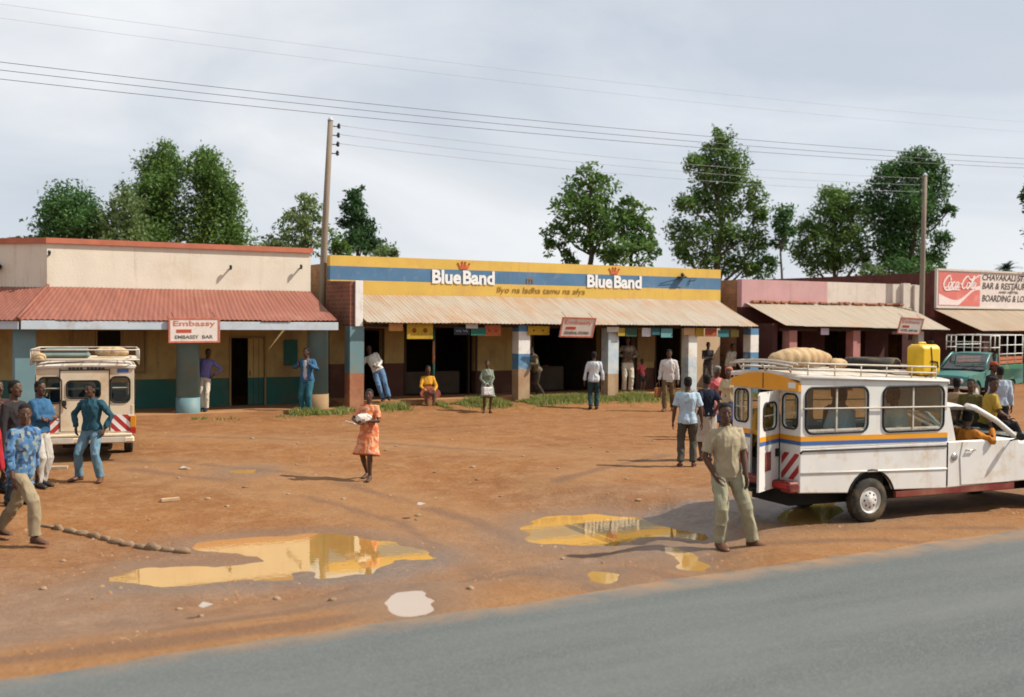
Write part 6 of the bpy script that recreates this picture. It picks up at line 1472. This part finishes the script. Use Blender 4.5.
# --- group beyond the cab
hp_ = facing(.5, .9)
def deep(px, depth, z=0.0):
    d = ray(px, 348.5); s = depth/d.dot(FWD); return Vector((d.x*s, d.y*s, z))
box_m = mat('grey_painted_chest', (.24,.25,.24), .6, .2, 4, dirt=(.3,.2,.12))
cp = deep(992, 19.2)
t = thing('tool_chest', 'grey metal chest used as a seat beyond the white minibus cab', 'chest', cp+Vector((0,0,0)), H3+1.2)
q = MB(); q.box(-.42, .42, -.28, .28, .06, .74, 0, .02); q.build('case', box_m, t); q = MB(); q.box(-.44, .44, -.30, .30, .745, .80, 0, .015); q.build('lid', box_m, t); q = MB()
for x in (-.35, .35):
    for y in (-.2, .2): q.box(x-.03, x+.03, y-.03, y+.03, 0, .055)
q.build('foot', VM['dark'], t)
person('man in bright yellow shirt sitting on the grey chest, knees right', cp+Vector((0,0,0)), facing(.95, .3), 1.74, pel=(0,-.05,.90), neck=(0,.02,1.45), rf=(.16,.50,.50), lf=(-.10,.42,.42), rk=(.1,.6,1), lk=(-.1,.6,1), rh=(.02,.26,1.05), lh=(.06,.28,1.0), re=(1,-.2,-.6), le=(-1,-.2,-.6), head=(-75,-10), shirt=cloth('bright_yellow_shirt', (.42,.28,.05)), sleeve='short', hem=.02, fit=1.3, trousers=cloth('black_trousers', (.02,.02,.022)), shoes=BLACKSHOE, vox=.011)
person('person in a pale blue shirt standing behind the man in bright yellow', deep(1001, 24.0), facing(.3, -1), 1.70, shirt=cloth('pale_blue_shirt', (.40,.47,.56)), fit=1.4, trousers=cloth('dark_trousers', (.03,.035,.04)), shoes=BLACKSHOE, vox=.013, head=(20,0))
person('person with a dusty red cap among the people near the green truck', deep(993.5, 25.6), facing(.5, .8), 1.74, cap=cloth('dusty_red_cap', (.35,.08,.04)), shirt=cloth('dark_jacket', (.035,.03,.032)), trousers=cloth('dark_trousers', (.03,.035,.04)), shoes=BLACKSHOE, vox=.014)
person('person in an olive yellow shirt seen over the roof of the white cab', deep(972, 20.2), facing(-.6, .8), 1.62, shirt=cloth('olive_yellow_shirt', (.11,.09,.03)), sleeve='short', trousers=cloth('dark_trousers', (.03,.035,.04)), shoes=BLACKSHOE, vox=.013)
person('person in a tan shirt with back turned beyond the white cab roof', deep(957.5, 20.6), facing(.2, -1), 1.62, shirt=cloth('tan_shirt', (.36,.25,.14)), trousers=cloth('dark_trousers', (.03,.035,.04)), shoes=BLACKSHOE, vox=.013)
# --- inside the white minibus
vh = math.degrees(HD)
def rider(label, x, y, z, yaw, **k):
    return person(label, van_pt(x, y, z), vh+yaw, k.pop('H', 1.70), group='people inside the white minibus', pel=(0,-.05,.42), neck=k.pop('neck', (0,-.02,.97)), rf=(.11,.38,.09), lf=(-.11,.38,.09), rk=(.1,1,.8), lk=(-.1,1,.8), vox=.012, shoes=BLACKSHOE, **k)
rider('driver in an orange shirt resting a bent arm out of the cab window', 1.98, -.43, .27, 0, H=1.62, rh=(.22,.30,.98), re=(1,.15,-.9), rhd=(-.5,.2,.8), lh=(-.05,.42,.72), head=(18,-3), neck=(.03,0,.97), shirt=cloth('rust_orange_shirt', (.52,.19,.03)), fit=1.2, trousers=cloth('dark_trousers', (.03,.035,.04)))
rider('passenger in a light blue shirt behind the rear side window of the white minibus', -.22, -.38, .56, 95, rh=(.15,.25,.55), lh=(-.15,.25,.55), shirt=cloth('light_blue_tee', (.42,.53,.62)), sleeve='short', head=(-30,0), trousers=cloth('dark_trousers', (.03,.035,.04)))
rider('passenger in a white shirt behind the front side window of the white minibus', .70, -.38, .55, 95, rh=(.15,.25,.55), lh=(-.15,.25,.55), shirt=cloth('white_shirt', (.70,.66,.60)), head=(20,0), trousers=cloth('dark_trousers', (.03,.035,.04)))
rider('passenger in a yellow ochre top in the rear corner of the white minibus', -.88, .35, .54, -85, rh=(.15,.25,.55), lh=(-.15,.25,.55), shirt=cloth('ochre_top', (.50,.27,.05)), head=(10,0), trousers=cloth('dark_trousers', (.03,.035,.04)))
rider('passenger in dark clothes on the far bench of the white minibus', .35, .36, .54, -85, rh=(.15,.25,.55), lh=(-.15,.25,.55), shirt=cloth('dark_jacket', (.035,.03,.032)), head=(-10,0), trousers=cloth('dark_trousers', (.03,.035,.04)))
# ------------------------------------------------------------------ trees: tapered trunk, limbs, leaf sprays in uneven clumps
def leaf_mat(name, dark, light, tip):
    m = bpy.data.materials.new(name); m.use_nodes = True; nt = m.node_tree; nt.nodes.clear()
    out = nt.nodes.new('ShaderNodeOutputMaterial'); at = nt.nodes.new('ShaderNodeAttribute'); at.attribute_name = 'tone'
    r = nt.nodes.new('ShaderNodeValToRGB'); e = r.color_ramp.elements; e[0].color = (*dark, 1); e[1].color = (*tip, 1); x = e.new(.55); x.color = (*light, 1)
    nt.links.new(at.outputs['Fac'], r.inputs[0])
    d = nt.nodes.new('ShaderNodeBsdfPrincipled'); t = nt.nodes.new('ShaderNodeBsdfTranslucent'); mx = nt.nodes.new('ShaderNodeMixShader'); mx.inputs[0].default_value = .38
    d.inputs['Roughness'].default_value = .55; d.inputs['Specular IOR Level'].default_value = .25
    nt.links.new(r.outputs[0], d.inputs['Base Color']); nt.links.new(r.outputs[0], t.inputs[0])
    nt.links.new(d.outputs[0], mx.inputs[1]); nt.links.new(t.outputs[0], mx.inputs[2]); nt.links.new(mx.outputs[0], out.inputs[0]); return m
LEAF = {'dark': leaf_mat('dark_leaves', (.036,.100,.030), (.070,.155,.040), (.150,.215,.050)),
        'mid': leaf_mat('mid_leaves', (.050,.122,.028), (.110,.195,.040), (.235,.275,.060)),
        'light': leaf_mat('light_leaves', (.080,.140,.050), (.155,.220,.075), (.26,.28,.11))}
LEAF['deep'] = leaf_mat('deep_green_leaves', (.020,.060,.022), (.042,.098,.030), (.090,.140,.040))
BARK = mat('pale_bark', (.17,.13,.09), .9, .4, 3, sc=(3,3,.6), bump=.5, bscale=12)
DBARK = mat('dark_bark', (.10,.075,.05), .9, .4, 3, sc=(3,3,.6), bump=.5, bscale=12)

def tree(label, px, depth, lobes, kind='mid', leaf=.175, dens=1.0, bark=None, seed=1, group='trees behind the shops', name='tree', lean=0.0, tr=.2, droop=.25, trunk_px=None):
    R = np.random.default_rng(seed); base = deep(px, depth); t = thing(name, label, 'tree', base, 0, group)
    ppm = FPX/depth; right = np.array(_r0); fw = np.array(Vector((cos(YAW), sin(YAW), 0)))
    Ls = []
    for (lx, ly, rx, ry) in lobes:
        hz = CY-28.5+(.008*(lx-CX)); z = EYE+(hz-ly)/ppm
        off = R.uniform(-.55, .55)*max(rx, 10)/ppm*1.6
        c = right*((lx-px)/ppm)+fw*off; Ls.append((np.array([c[0], c[1], z]), rx/ppm*1.10, ry/ppm*1.10))
    zt = max(l[0][2]+l[2] for l in Ls); zmin = min(l[0][2]-l[2] for l in Ls)
    # trunk and limbs
    mb = MB(); top = max(Ls, key=lambda l: l[0][2])[0]; pts = []; rad = []
    for k in range(9):
        s = k/8; w_ = R.normal(0, .10, 2)*(0 < k < 8); pts.append((top[0]*s**1.5+w_[0], top[1]*s**1.5+w_[1], -.3+(top[2]+.3)*s)); rad.append(tr*(1-.86*s)+.02)
    mb.tube(pts, rad, 9)
    PT = np.array(pts)
    for c, rx, rz in Ls:
        if c is top: continue
        zt_ = max(.8, c[2]-rz*.9-abs(c[0])*.3-.6); k = int(np.argmin(np.abs(PT[:, 2]-zt_))); k = min(k, 7); a = PT[k]; d = c-a
        mid = a+d*.5+np.array([0, 0, -.12*np.linalg.norm(d)])
        r0 = max(rad[k]*.55, .03); mb.tube([a, mid, c, c+np.array([0,0,rz*.5])], [r0, r0*.7, r0*.42, .012], 6)
        for q in range(4):
            v_ = R.normal(0, 1, 3); v_[2] = abs(v_[2]); v_ = v_/np.linalg.norm(v_); e = c+v_*np.array([rx, rx, rz])*.75; mb.tube([mid*.35+c*.65, (c+e)/2, e], [r0*.36, r0*.22, .010], 5)
    mb.build('trunk', bark or BARK, t)
    # leaf sprays
    V_, T_ = [], []
    for c, rx, rz in Ls:
        n = int(dens*76*(rx*rz+rx*rx*.35)/(leaf*leaf)*.42)+60
        sub = max(7, int(n/26)); sc_ = R.normal(0, 1, (sub, 3)); sc_ /= np.linalg.norm(sc_, axis=1)[:, None]; sc_ *= (R.uniform(.2, 1.15, (sub, 1))**.6)
        st = R.uniform(-.20, .20, sub)
        who = R.integers(0, sub, n); p = sc_[who]+R.normal(0, .24, (n, 3))*(1, 1, .85)
        ctr = c+p*np.array([rx, rx, rz]); ctr[:, 2] -= droop*leaf*R.uniform(0, 1.6, n)
        tone = .36+st[who]+R.normal(0, .13, n)+.10*R.random()
        a = R.normal(0, 1, (n, 3)); a[:, 2] = a[:, 2]*.7-.5; a /= np.linalg.norm(a, axis=1)[:, None]
        b_ = np.cross(a, R.normal(0, 1, (n, 3))); b_ /= np.linalg.norm(b_, axis=1)[:, None]
        s = leaf*R.uniform(.7, 1.5, (n, 1)); w_ = s*R.uniform(.34, .6, (n, 1))
        q = np.stack([ctr-a*s*.5, ctr+b_*w_*.5+a*s*.05, ctr+a*s*.6, ctr-b_*w_*.5-a*s*.02], 1); V_.append(q.reshape(-1, 3)); T_.append(np.repeat(tone, 4))
    V_ = np.concatenate(V_); T_ = np.clip(np.concatenate(T_), 0, 1); nq = len(V_)//4
    me = bpy.data.meshes.new('crown'); me.vertices.add(nq*4); me.vertices.foreach_set('co', V_.ravel()); me.loops.add(nq*4); me.loops.foreach_set('vertex_index', np.arange(nq*4, dtype=np.int32))
    me.polygons.add(nq); me.polygons.foreach_set('loop_start', np.arange(0, nq*4, 4, dtype=np.int32)); me.update(calc_edges=True)
    at = me.attributes.new('tone', 'FLOAT', 'POINT'); at.data.foreach_set('value', T_.astype(np.float32)); me.materials.append(LEAF[kind])
    o = bpy.data.objects.new('crown', me); col.objects.link(o); o.parent = t; return t
tree('round dark green tree behind the left end of the cream bar parapet', 75, 58, [(75,203,19,16),(58,215,13,16),(92,216,15,18),(75,222,24,17),(62,236,18,10),(95,236,16,12),(75,255,16,20)], 'dark', seed=11, dens=1.1)
tree('pale wispy pointed tree between the round dark tree and the tall pair', 126, 57, [(125,192,6,12),(120,207,12,13),(134,212,13,14),(114,224,14,14),(134,232,16,14),(124,244,22,12)], 'light', seed=12, dens=.8, tr=.12)
tree('tall dense tree rising left in the pair above the cream bar', 162, 60, [(160,152,12,11),(154,168,17,15),(166,172,16,17),(152,190,18,18),(168,196,18,18),(148,215,20,18),(166,222,22,20),(156,242,24,16)], 'mid', seed=13, dens=1.15)
tree('tall dense tree rising right in the pair above the cream bar', 210, 60, [(205,157,11,10),(200,172,15,14),(214,175,16,15),(205,195,18,18),(224,195,15,17),(208,215,20,18),(228,218,14,18),(212,238,30,16),(235,238,10,12)], 'mid', seed=14, dens=1.15)
tree('thin light green tree with visible stems left of the leaning timber pole', 303, 50, [(304,201,12,10),(294,212,11,11),(315,212,10,12),(300,226,15,11),(284,236,14,10),(314,232,13,12),(304,246,20,9)], 'light', seed=15, dens=.55, tr=.11, leaf=.17)
tree('dark narrow evergreen tree right of the leaning timber pole', 358, 52, [(355,195,7,9),(352,206,9,10),(358,213,9,11),(353,224,11,10),(363,230,11,11),(357,243,15,11),(371,244,10,8)], 'deep', seed=16, dens=1.3, tr=.14, leaf=.17, bark=DBARK)
tree('low pale bush peeping over the left end of the yellow parapet', 386, 50, [(384,249,9,6),(395,254,8,5),(378,255,10,8)], 'light', seed=17, dens=.7, tr=.05, leaf=.15, name='bush')
tree('small light bush in the gap at the foot of the leaning timber pole', 336, 49, [(338,240,8,9),(330,252,9,9),(344,252,9,9)], 'mid', seed=18, dens=.7, tr=.05, leaf=.15, name='bush')
tree('low bush at the far right end of the cream bar parapet', 270, 49, [(268,243,9,5),(280,246,9,6),(262,250,10,7)], 'light', seed=27, dens=.6, tr=.05, leaf=.15, name='bush')
tree('open branching tree with a bare lower trunk behind the middle of the yellow parapet', 589, 48, [(590,176,13,11),(577,190,15,12),(600,192,15,13),(566,207,14,12),(588,212,20,14),(606,214,14,13),(559,228,14,12),(580,236,16,12),(603,238,14,13),(555,244,9,9),(570,254,9,7),(610,256,10,8)], 'mid', seed=19, dens=.72, tr=.2, bark=DBARK, leaf=.19)
tree('shorter round tree overlapping the open branching tree on its right', 632, 47, [(626,205,10,9),(634,216,13,12),(622,228,14,13),(642,234,13,13),(650,250,9,9),(630,250,20,12),(616,256,12,9)], 'mid', seed=20, dens=.8, tr=.13, bark=DBARK, leaf=.19)
tree('tallest tree with many separate leafy lobes behind the right end of the yellow parapet', 717, 58, [(721,138,10,11),(714,152,13,12),(729,160,14,16),(691,163,10,10),(706,172,13,12),(722,180,16,14),(738,180,12,13),(684,205,12,10),(700,198,14,11),(726,206,17,14),(752,195,11,13),(757,214,9,14),(686,230,15,13),(708,232,16,14),(735,235,15,14),(755,240,11,13),(680,250,9,10),(700,258,14,11),(726,262,15,11),(748,264,12,10)], 'mid', seed=21, dens=.95, tr=.24)
tree('slim young tree on a thin bare stem between the tallest and the broad trees', 778, 58, [(781,212,10,9),(776,226,9,9),(786,229,7,7),(778,240,8,7),(766,262,9,9),(760,272,10,7)], 'dark', seed=22, dens=.9, tr=.085, leaf=.18)
tree('bushy medium tree standing left of the big dark tree', 836, 62, [(832,195,13,9),(842,203,13,11),(824,207,13,12),(852,215,10,12),(832,222,18,14),(808,228,11,10),(846,237,15,14),(822,243,16,14),(800,250,10,13),(838,260,18,12),(858,258,9,12),(812,265,12,10)], 'mid', seed=23, dens=1.05, tr=.17)
tree('broad dark tree behind the right hand timber pole', 903, 62, [(917,158,11,9),(899,166,13,11),(930,172,11,12),(884,178,14,12),(912,182,18,14),(932,192,12,13),(876,196,14,14),(898,204,20,16),(922,212,18,16),(880,220,15,15),(905,230,20,16),(886,246,16,14),(915,252,20,14),(945,210,6,6),(943,238,8,9),(936,258,9,10),(895,268,24,10)], 'dark', seed=24, dens=1.15, tr=.26, bark=DBARK)
tree('pale bush showing above the white half of the low parapet', 868, 55, [(868,270,8,6),(876,276,8,6),(860,278,8,6)], 'light', seed=25, dens=.7, tr=.05, leaf=.16, name='bush')
tree('tree at the right edge of the picture with one leafy branch reaching in', 1046, 50, [(1023,199,6,8),(1046,180,18,16),(1054,205,20,18),(1042,226,14,12),(1060,245,20,18)], 'dark', seed=26, dens=.9, tr=.2)
tree('low dark bush on the left behind the chamfered corner of the cream bar', 24, 56, [(30,238,12,4),(14,242,12,5),(22,248,18,10)], 'dark', seed=28, dens=1, tr=.06, name='bush')
# feathery palm-like crown over the signboard
pb_ = deep(1004, 56); t = thing('palm_tree', 'small dark feathery palm above the top of the painted signboard', 'tree', pb_)
hz = CY-28.5+.008*(1004-CX); zc = EYE+(hz-270)/(FPX/56)
mb = MB(); mb.tube([(0,0,-.3), (.05,0,zc*.5), (0,0,zc)], [.16,.13,.11], 9); mb.build('trunk', DBARK, t)
mb = MB(); R = random.Random(4)
for k in range(26):
    a = R.uniform(0, 2*pi); el_ = R.uniform(-.2, 1.2); L_ = R.uniform(.7, 1.05); d = Vector((cos(a)*cos(el_), sin(a)*cos(el_), sin(el_))); prev = Vector((0,0,zc))
    sd_ = Vector((-sin(a), cos(a), 0))
    for j in range(1, 9):
        s = j/8; p = Vector((0,0,zc))+d*L_*s-Vector((0,0,.45*L_*s*s))
        for sg_ in (-1, 1):
            w_ = .26*(1-.5*s); e = p+sd_*sg_*w_+d*.10-Vector((0,0,.07)); mb.add([prev, p, e], [(0,1,2)], 0)
        prev = p
mb.build('crown', mat('palm_leaf', (.026,.062,.026), .6, .3, 5), t)

# ------------------------------------------------------------------ grass and weeds in front of the verandahs
R = np.random.default_rng(5); N = 22000
gx = R.uniform(3, 26.5, N*4); gy = 28.95-np.abs(R.normal(0, .36, N*4))
d_ = fbm(gx, gy*.6, .9, 44)+.12*sstep(17.0, 18.3, gx)*sstep(20, 18.3, gx)+.18*np.exp(-((gx-17.2)/.8)**2)+.16*np.exp(-((gx-15.3)/.6)**2)+.14*np.exp(-((gx-10.6)/.6)**2)+.10*np.exp(-((gx-12.5)/1.0)**2)+.05*sstep(11.2, 10.4, gx)+.12*np.exp(-((gx-20.8)/.7)**2)
keep = (d_ > .475) & ~((np.abs(gx-13.25) < .55) & (gy < 29))
gx, gy, d_ = gx[keep][:N], gy[keep][:N], d_[keep][:N]; n = len(gx); g0 = ground_z(gx, gy)[0]
hgt = np.clip((d_-.40)*.8, .03, .24)*R.uniform(.5, 1.15, n); a = R.uniform(0, 2*pi, n); w_ = R.uniform(.010, .026, n); ln = R.uniform(.2, .9, n)*hgt; b_ = R.uniform(0, 2*pi, n)
q = np.stack([np.stack([gx-np.cos(a)*w_, gy-np.sin(a)*w_, g0-.01], -1), np.stack([gx+np.cos(a)*w_, gy+np.sin(a)*w_, g0-.01], -1), np.stack([gx+np.cos(b_)*ln, gy+np.sin(b_)*ln, g0+hgt], -1)], 1).reshape(-1, 3)
me = bpy.data.meshes.new('grass'); me.vertices.add(n*3); me.vertices.foreach_set('co', q.ravel()); me.loops.add(n*3); me.loops.foreach_set('vertex_index', np.arange(n*3, dtype=np.int32)); me.polygons.add(n); me.polygons.foreach_set('loop_start', np.arange(0, n*3, 3, dtype=np.int32)); me.update(calc_edges=True)
at = me.attributes.new('tone', 'FLOAT', 'POINT'); at.data.foreach_set('value', np.repeat(np.clip(R.normal(.45, .22, n), 0, 1), 3).astype(np.float32))
me.materials.append(leaf_mat('grass_blades', (.12,.165,.040), (.25,.27,.07), (.50,.42,.19)))
go_ = bpy.data.objects.new('grass', me); col.objects.link(go_); tag(go_, kind='stuff')
# ------------------------------------------------------------------ stones, litter, bits on the ground
stone_m = mat('edging_stone', (.27,.175,.105), .95, .45, 5, bump=.6, bscale=14, dirt=(.30,.17,.08), dirt_amt=.35, dscale=3)
pale_m = mat('pale_stone', (.34,.23,.14), .95, .3, 8, bump=.4, bscale=20)
def rock(name, c, r, seed, m, rz=0):
    q = MB(); n, mm = 12, 7; rings = []
    for k in range(mm+1):
        a = -pi/2+pi*(.05+.9*k/mm); ring = []
        for i in range(n):
            t_ = 2*pi*i/n; d = Vector((cos(a)*cos(t_), cos(a)*sin(t_), sin(a))); w_ = 1+.34*noise.noise(d*1.6+Vector((seed*3.1, 0, 0))); ring.append((d.x*r[0]*w_, d.y*r[1]*w_, max(d.z*r[2]*w_, -r[2]*.5)))
        rings.append(ring)
    q.loft(rings, 0, True); o = q.build(name, m, None, c); o.rotation_euler.z = rz; return o
row = [(36,524.5),(47,527),(58,529.5),(70,532),(82,534.5),(94,537.5),(105,540),(117,543),(128,545.5),(141,548),(153,549.5),(168,551),(182,552.5)]
ords = ['first', 'second', 'third', 'fourth', 'fifth', 'sixth', 'seventh', 'eighth', 'ninth', 'tenth', 'eleventh', 'twelfth', 'last']
R = random.Random(3)
for k, (x, y) in enumerate(row):
    p = on_soil(x, y); p.z += .01; nx_ = on_ground(*row[min(k+1, len(row)-1)])-on_ground(*row[max(k-1, 0)])
    o = rock('edging_stone', p, (R.uniform(.07, .15), R.uniform(.045, .075), R.uniform(.03, .06)*(1.4 if k == 10 else 1)), k+2, stone_m, atan2(nx_.y, nx_.x)+R.uniform(-.2, .2))
    tag(o, '%s brown edging stone of the row running from the striding man to the big puddle' % ords[k], 'stone', 'edging stones by the big puddle')
pts = [(432,471),(470,466),(206,500),(247,489),(300,464),(420,515),(385,452),(520,455),(560,470),(610,452),(630,478),(285,495),(330,455),(175,478),(190,470),(500,498),(400,446),(450,440),(540,432),(590,446),(200,617),(150,520),(225,508),(345,500),(480,480),(640,500),(560,560),(600,565),(470,590),(520,595),(330,600),(280,600),(180,610),(90,600),(60,560),(40,590),(415,520),(300,445),(250,440),(650,440),(570,420),(510,425),(430,428),(625,425)]
for k, (x, y) in enumerate(pts):
    p = on_soil(x+R.uniform(-4, 4), y+R.uniform(-1.5, 1.5))
    if p.y < 9.25+.0275*p.x: continue
    p.z += .004; s = R.uniform(.018, .046)
    tag(rock('loose_stone', p, (s*1.2, s, s*.6), k+30, pale_m if k % 3 else stone_m, R.uniform(0, 6)), 'small loose stone lying on the open dirt yard', 'stone', 'loose stones on the dirt')
for x, y, lab, r in ((615,402,'dark doorstep stone below the tall man in the shop doorway',(.22,.15,.11)),(578,403,'flat pale stone at the foot of the verandah before the dark shop opening',(.18,.12,.06)),(552,404,'low tan stone left of the dark shop opening',(.16,.12,.05)),(335,409,'brown stone between round teal pillar and yellow shop pillar',(.2,.14,.09)),(697,486,'rounded brown rock behind the khaki dressed man near the minibus step',(.24,.18,.14))):
    p = on_ground(x+ (50 if x == 697 else 0), y, .0); p.z = gz_at(p.x, p.y)+.03
    tag(rock('stone', p, r, x, stone_m), lab, 'stone')
def plank(label, x, y, L_, w_, rz, colr):
    p = on_ground(x, y); p.z = gz_at(p.x, p.y)+.02; q = MB(); q.box(-L_/2, L_/2, -w_/2, w_/2, -.02, .03, 0, .006); o = q.build('plank', mat('plank_wood', colr, .85, .3, 6), None, p); o.rotation_euler.z = rz; return tag(o, label, 'plank')
plank('short pale plank lying behind the cream minibus taxi', 55, 469, .42, .09, -.3, (.52,.40,.28))
plank('thin pale board lying out on the dirt yard', 170, 501, .28, .07, .1, (.50,.34,.2))
paper_m = mat('litter_paper', (.42,.37,.32))
for x, y, rz, lab in ((206,617,.3,'white scrap of litter near the road edge at the left'),(421,518,.4,'white scrap of litter on the dirt between the two big puddles'),(184,469,.2,'pale scrap of card beside the small shallow puddle')):
    p = on_ground(x, y); p.z = max(gz_at(p.x, p.y), -.005)+.006; q = MB()
    q.add([(-.06,-.04,0),(.05,-.05,.015),(.07,.03,.004),(0,.05,.03),(-.07,.02,.008)], [(0,1,3),(1,2,3),(0,3,4)]); o = q.build('litter', paper_m, None, p); o.rotation_euler.z = rz; tag(o, lab, 'litter', kind='thing')

g_ = on_plane(545.5, 374, 31.9); t = thing('hanging_garment', 'dull red garment hanging in the dark shop opening behind the hanging boards', 'garment', (g_.x, 31.9, g_.z-.05))
q = MB(); q.loft([[(w_*cos(2*pi*i/14), .05*sin(2*pi*i/14)*(1+.4*sin(i*2.1)), z) for i in range(14)] for z, w_ in ((-.28,.19),(-.05,.17),(.2,.17),(.32,.16),(.36,.06))]); q.build('cloth', mat('red_garment', (.42,.05,.05), .9, .3, 6), t)
q = MB(); q.tube([(0,0,.35), (0,0,.42), (.02,0,.62)], .008, 5); q.build('hanger', VM['rubber'], t)
# fine gravel and clods of dry mud strewn over the yard (nobody could count them)
R = np.random.default_rng(77); n = 5200
gx = R.uniform(-4, 26, n*3); gy = 9.3+R.random(n*3)**1.6*18
k_ = (fbm(gx, gy, .7, 61) > .44) & (gy > 9.15+.0275*gx); gx, gy = gx[k_][:n], gy[k_][:n]; n = len(gx)
g0, gd = ground_z(gx, gy); ok = gd > .02; gx, gy, g0 = gx[ok], gy[ok], g0[ok]; n = len(gx)
s_ = np.exp(R.normal(-4.45, .45, n)); base = np.array([(1,0,0),(.3,.9,0),(-.8,.6,0),(-.7,-.7,0),(.4,-.9,0),(.1,.05,.75)])
vv = base[None]*s_[:, None, None]*R.uniform(.7, 1.3, (n, 6, 1)); an = R.uniform(0, 6.28, n); c_, q_ = np.cos(an)[:, None], np.sin(an)[:, None]
X_ = vv[..., 0]*c_-vv[..., 1]*q_; Y_ = vv[..., 0]*q_+vv[..., 1]*c_; vv = np.stack([X_+gx[:, None], Y_+gy[:, None], vv[..., 2]+g0[:, None]-.001], -1).reshape(-1, 3)
tri = (np.array([(0,1,5),(1,2,5),(2,3,5),(3,4,5),(4,0,5)])[None]+(np.arange(n)*6)[:, None, None]).reshape(-1)
me = bpy.data.meshes.new('gravel'); me.vertices.add(len(vv)); me.vertices.foreach_set('co', vv.ravel()); me.loops.add(len(tri)); me.loops.foreach_set('vertex_index', tri.astype(np.int32)); me.polygons.add(len(tri)//3); me.polygons.foreach_set('loop_start', np.arange(0, len(tri), 3, dtype=np.int32)); me.update(calc_edges=True)
me.materials.append(mat('gravel_clods', (.26,.12,.05), .95, .5, 1.5, c2=(.36,.22,.13)))
o = bpy.data.objects.new('gravel', me); col.objects.link(o); tag(o, kind='stuff')
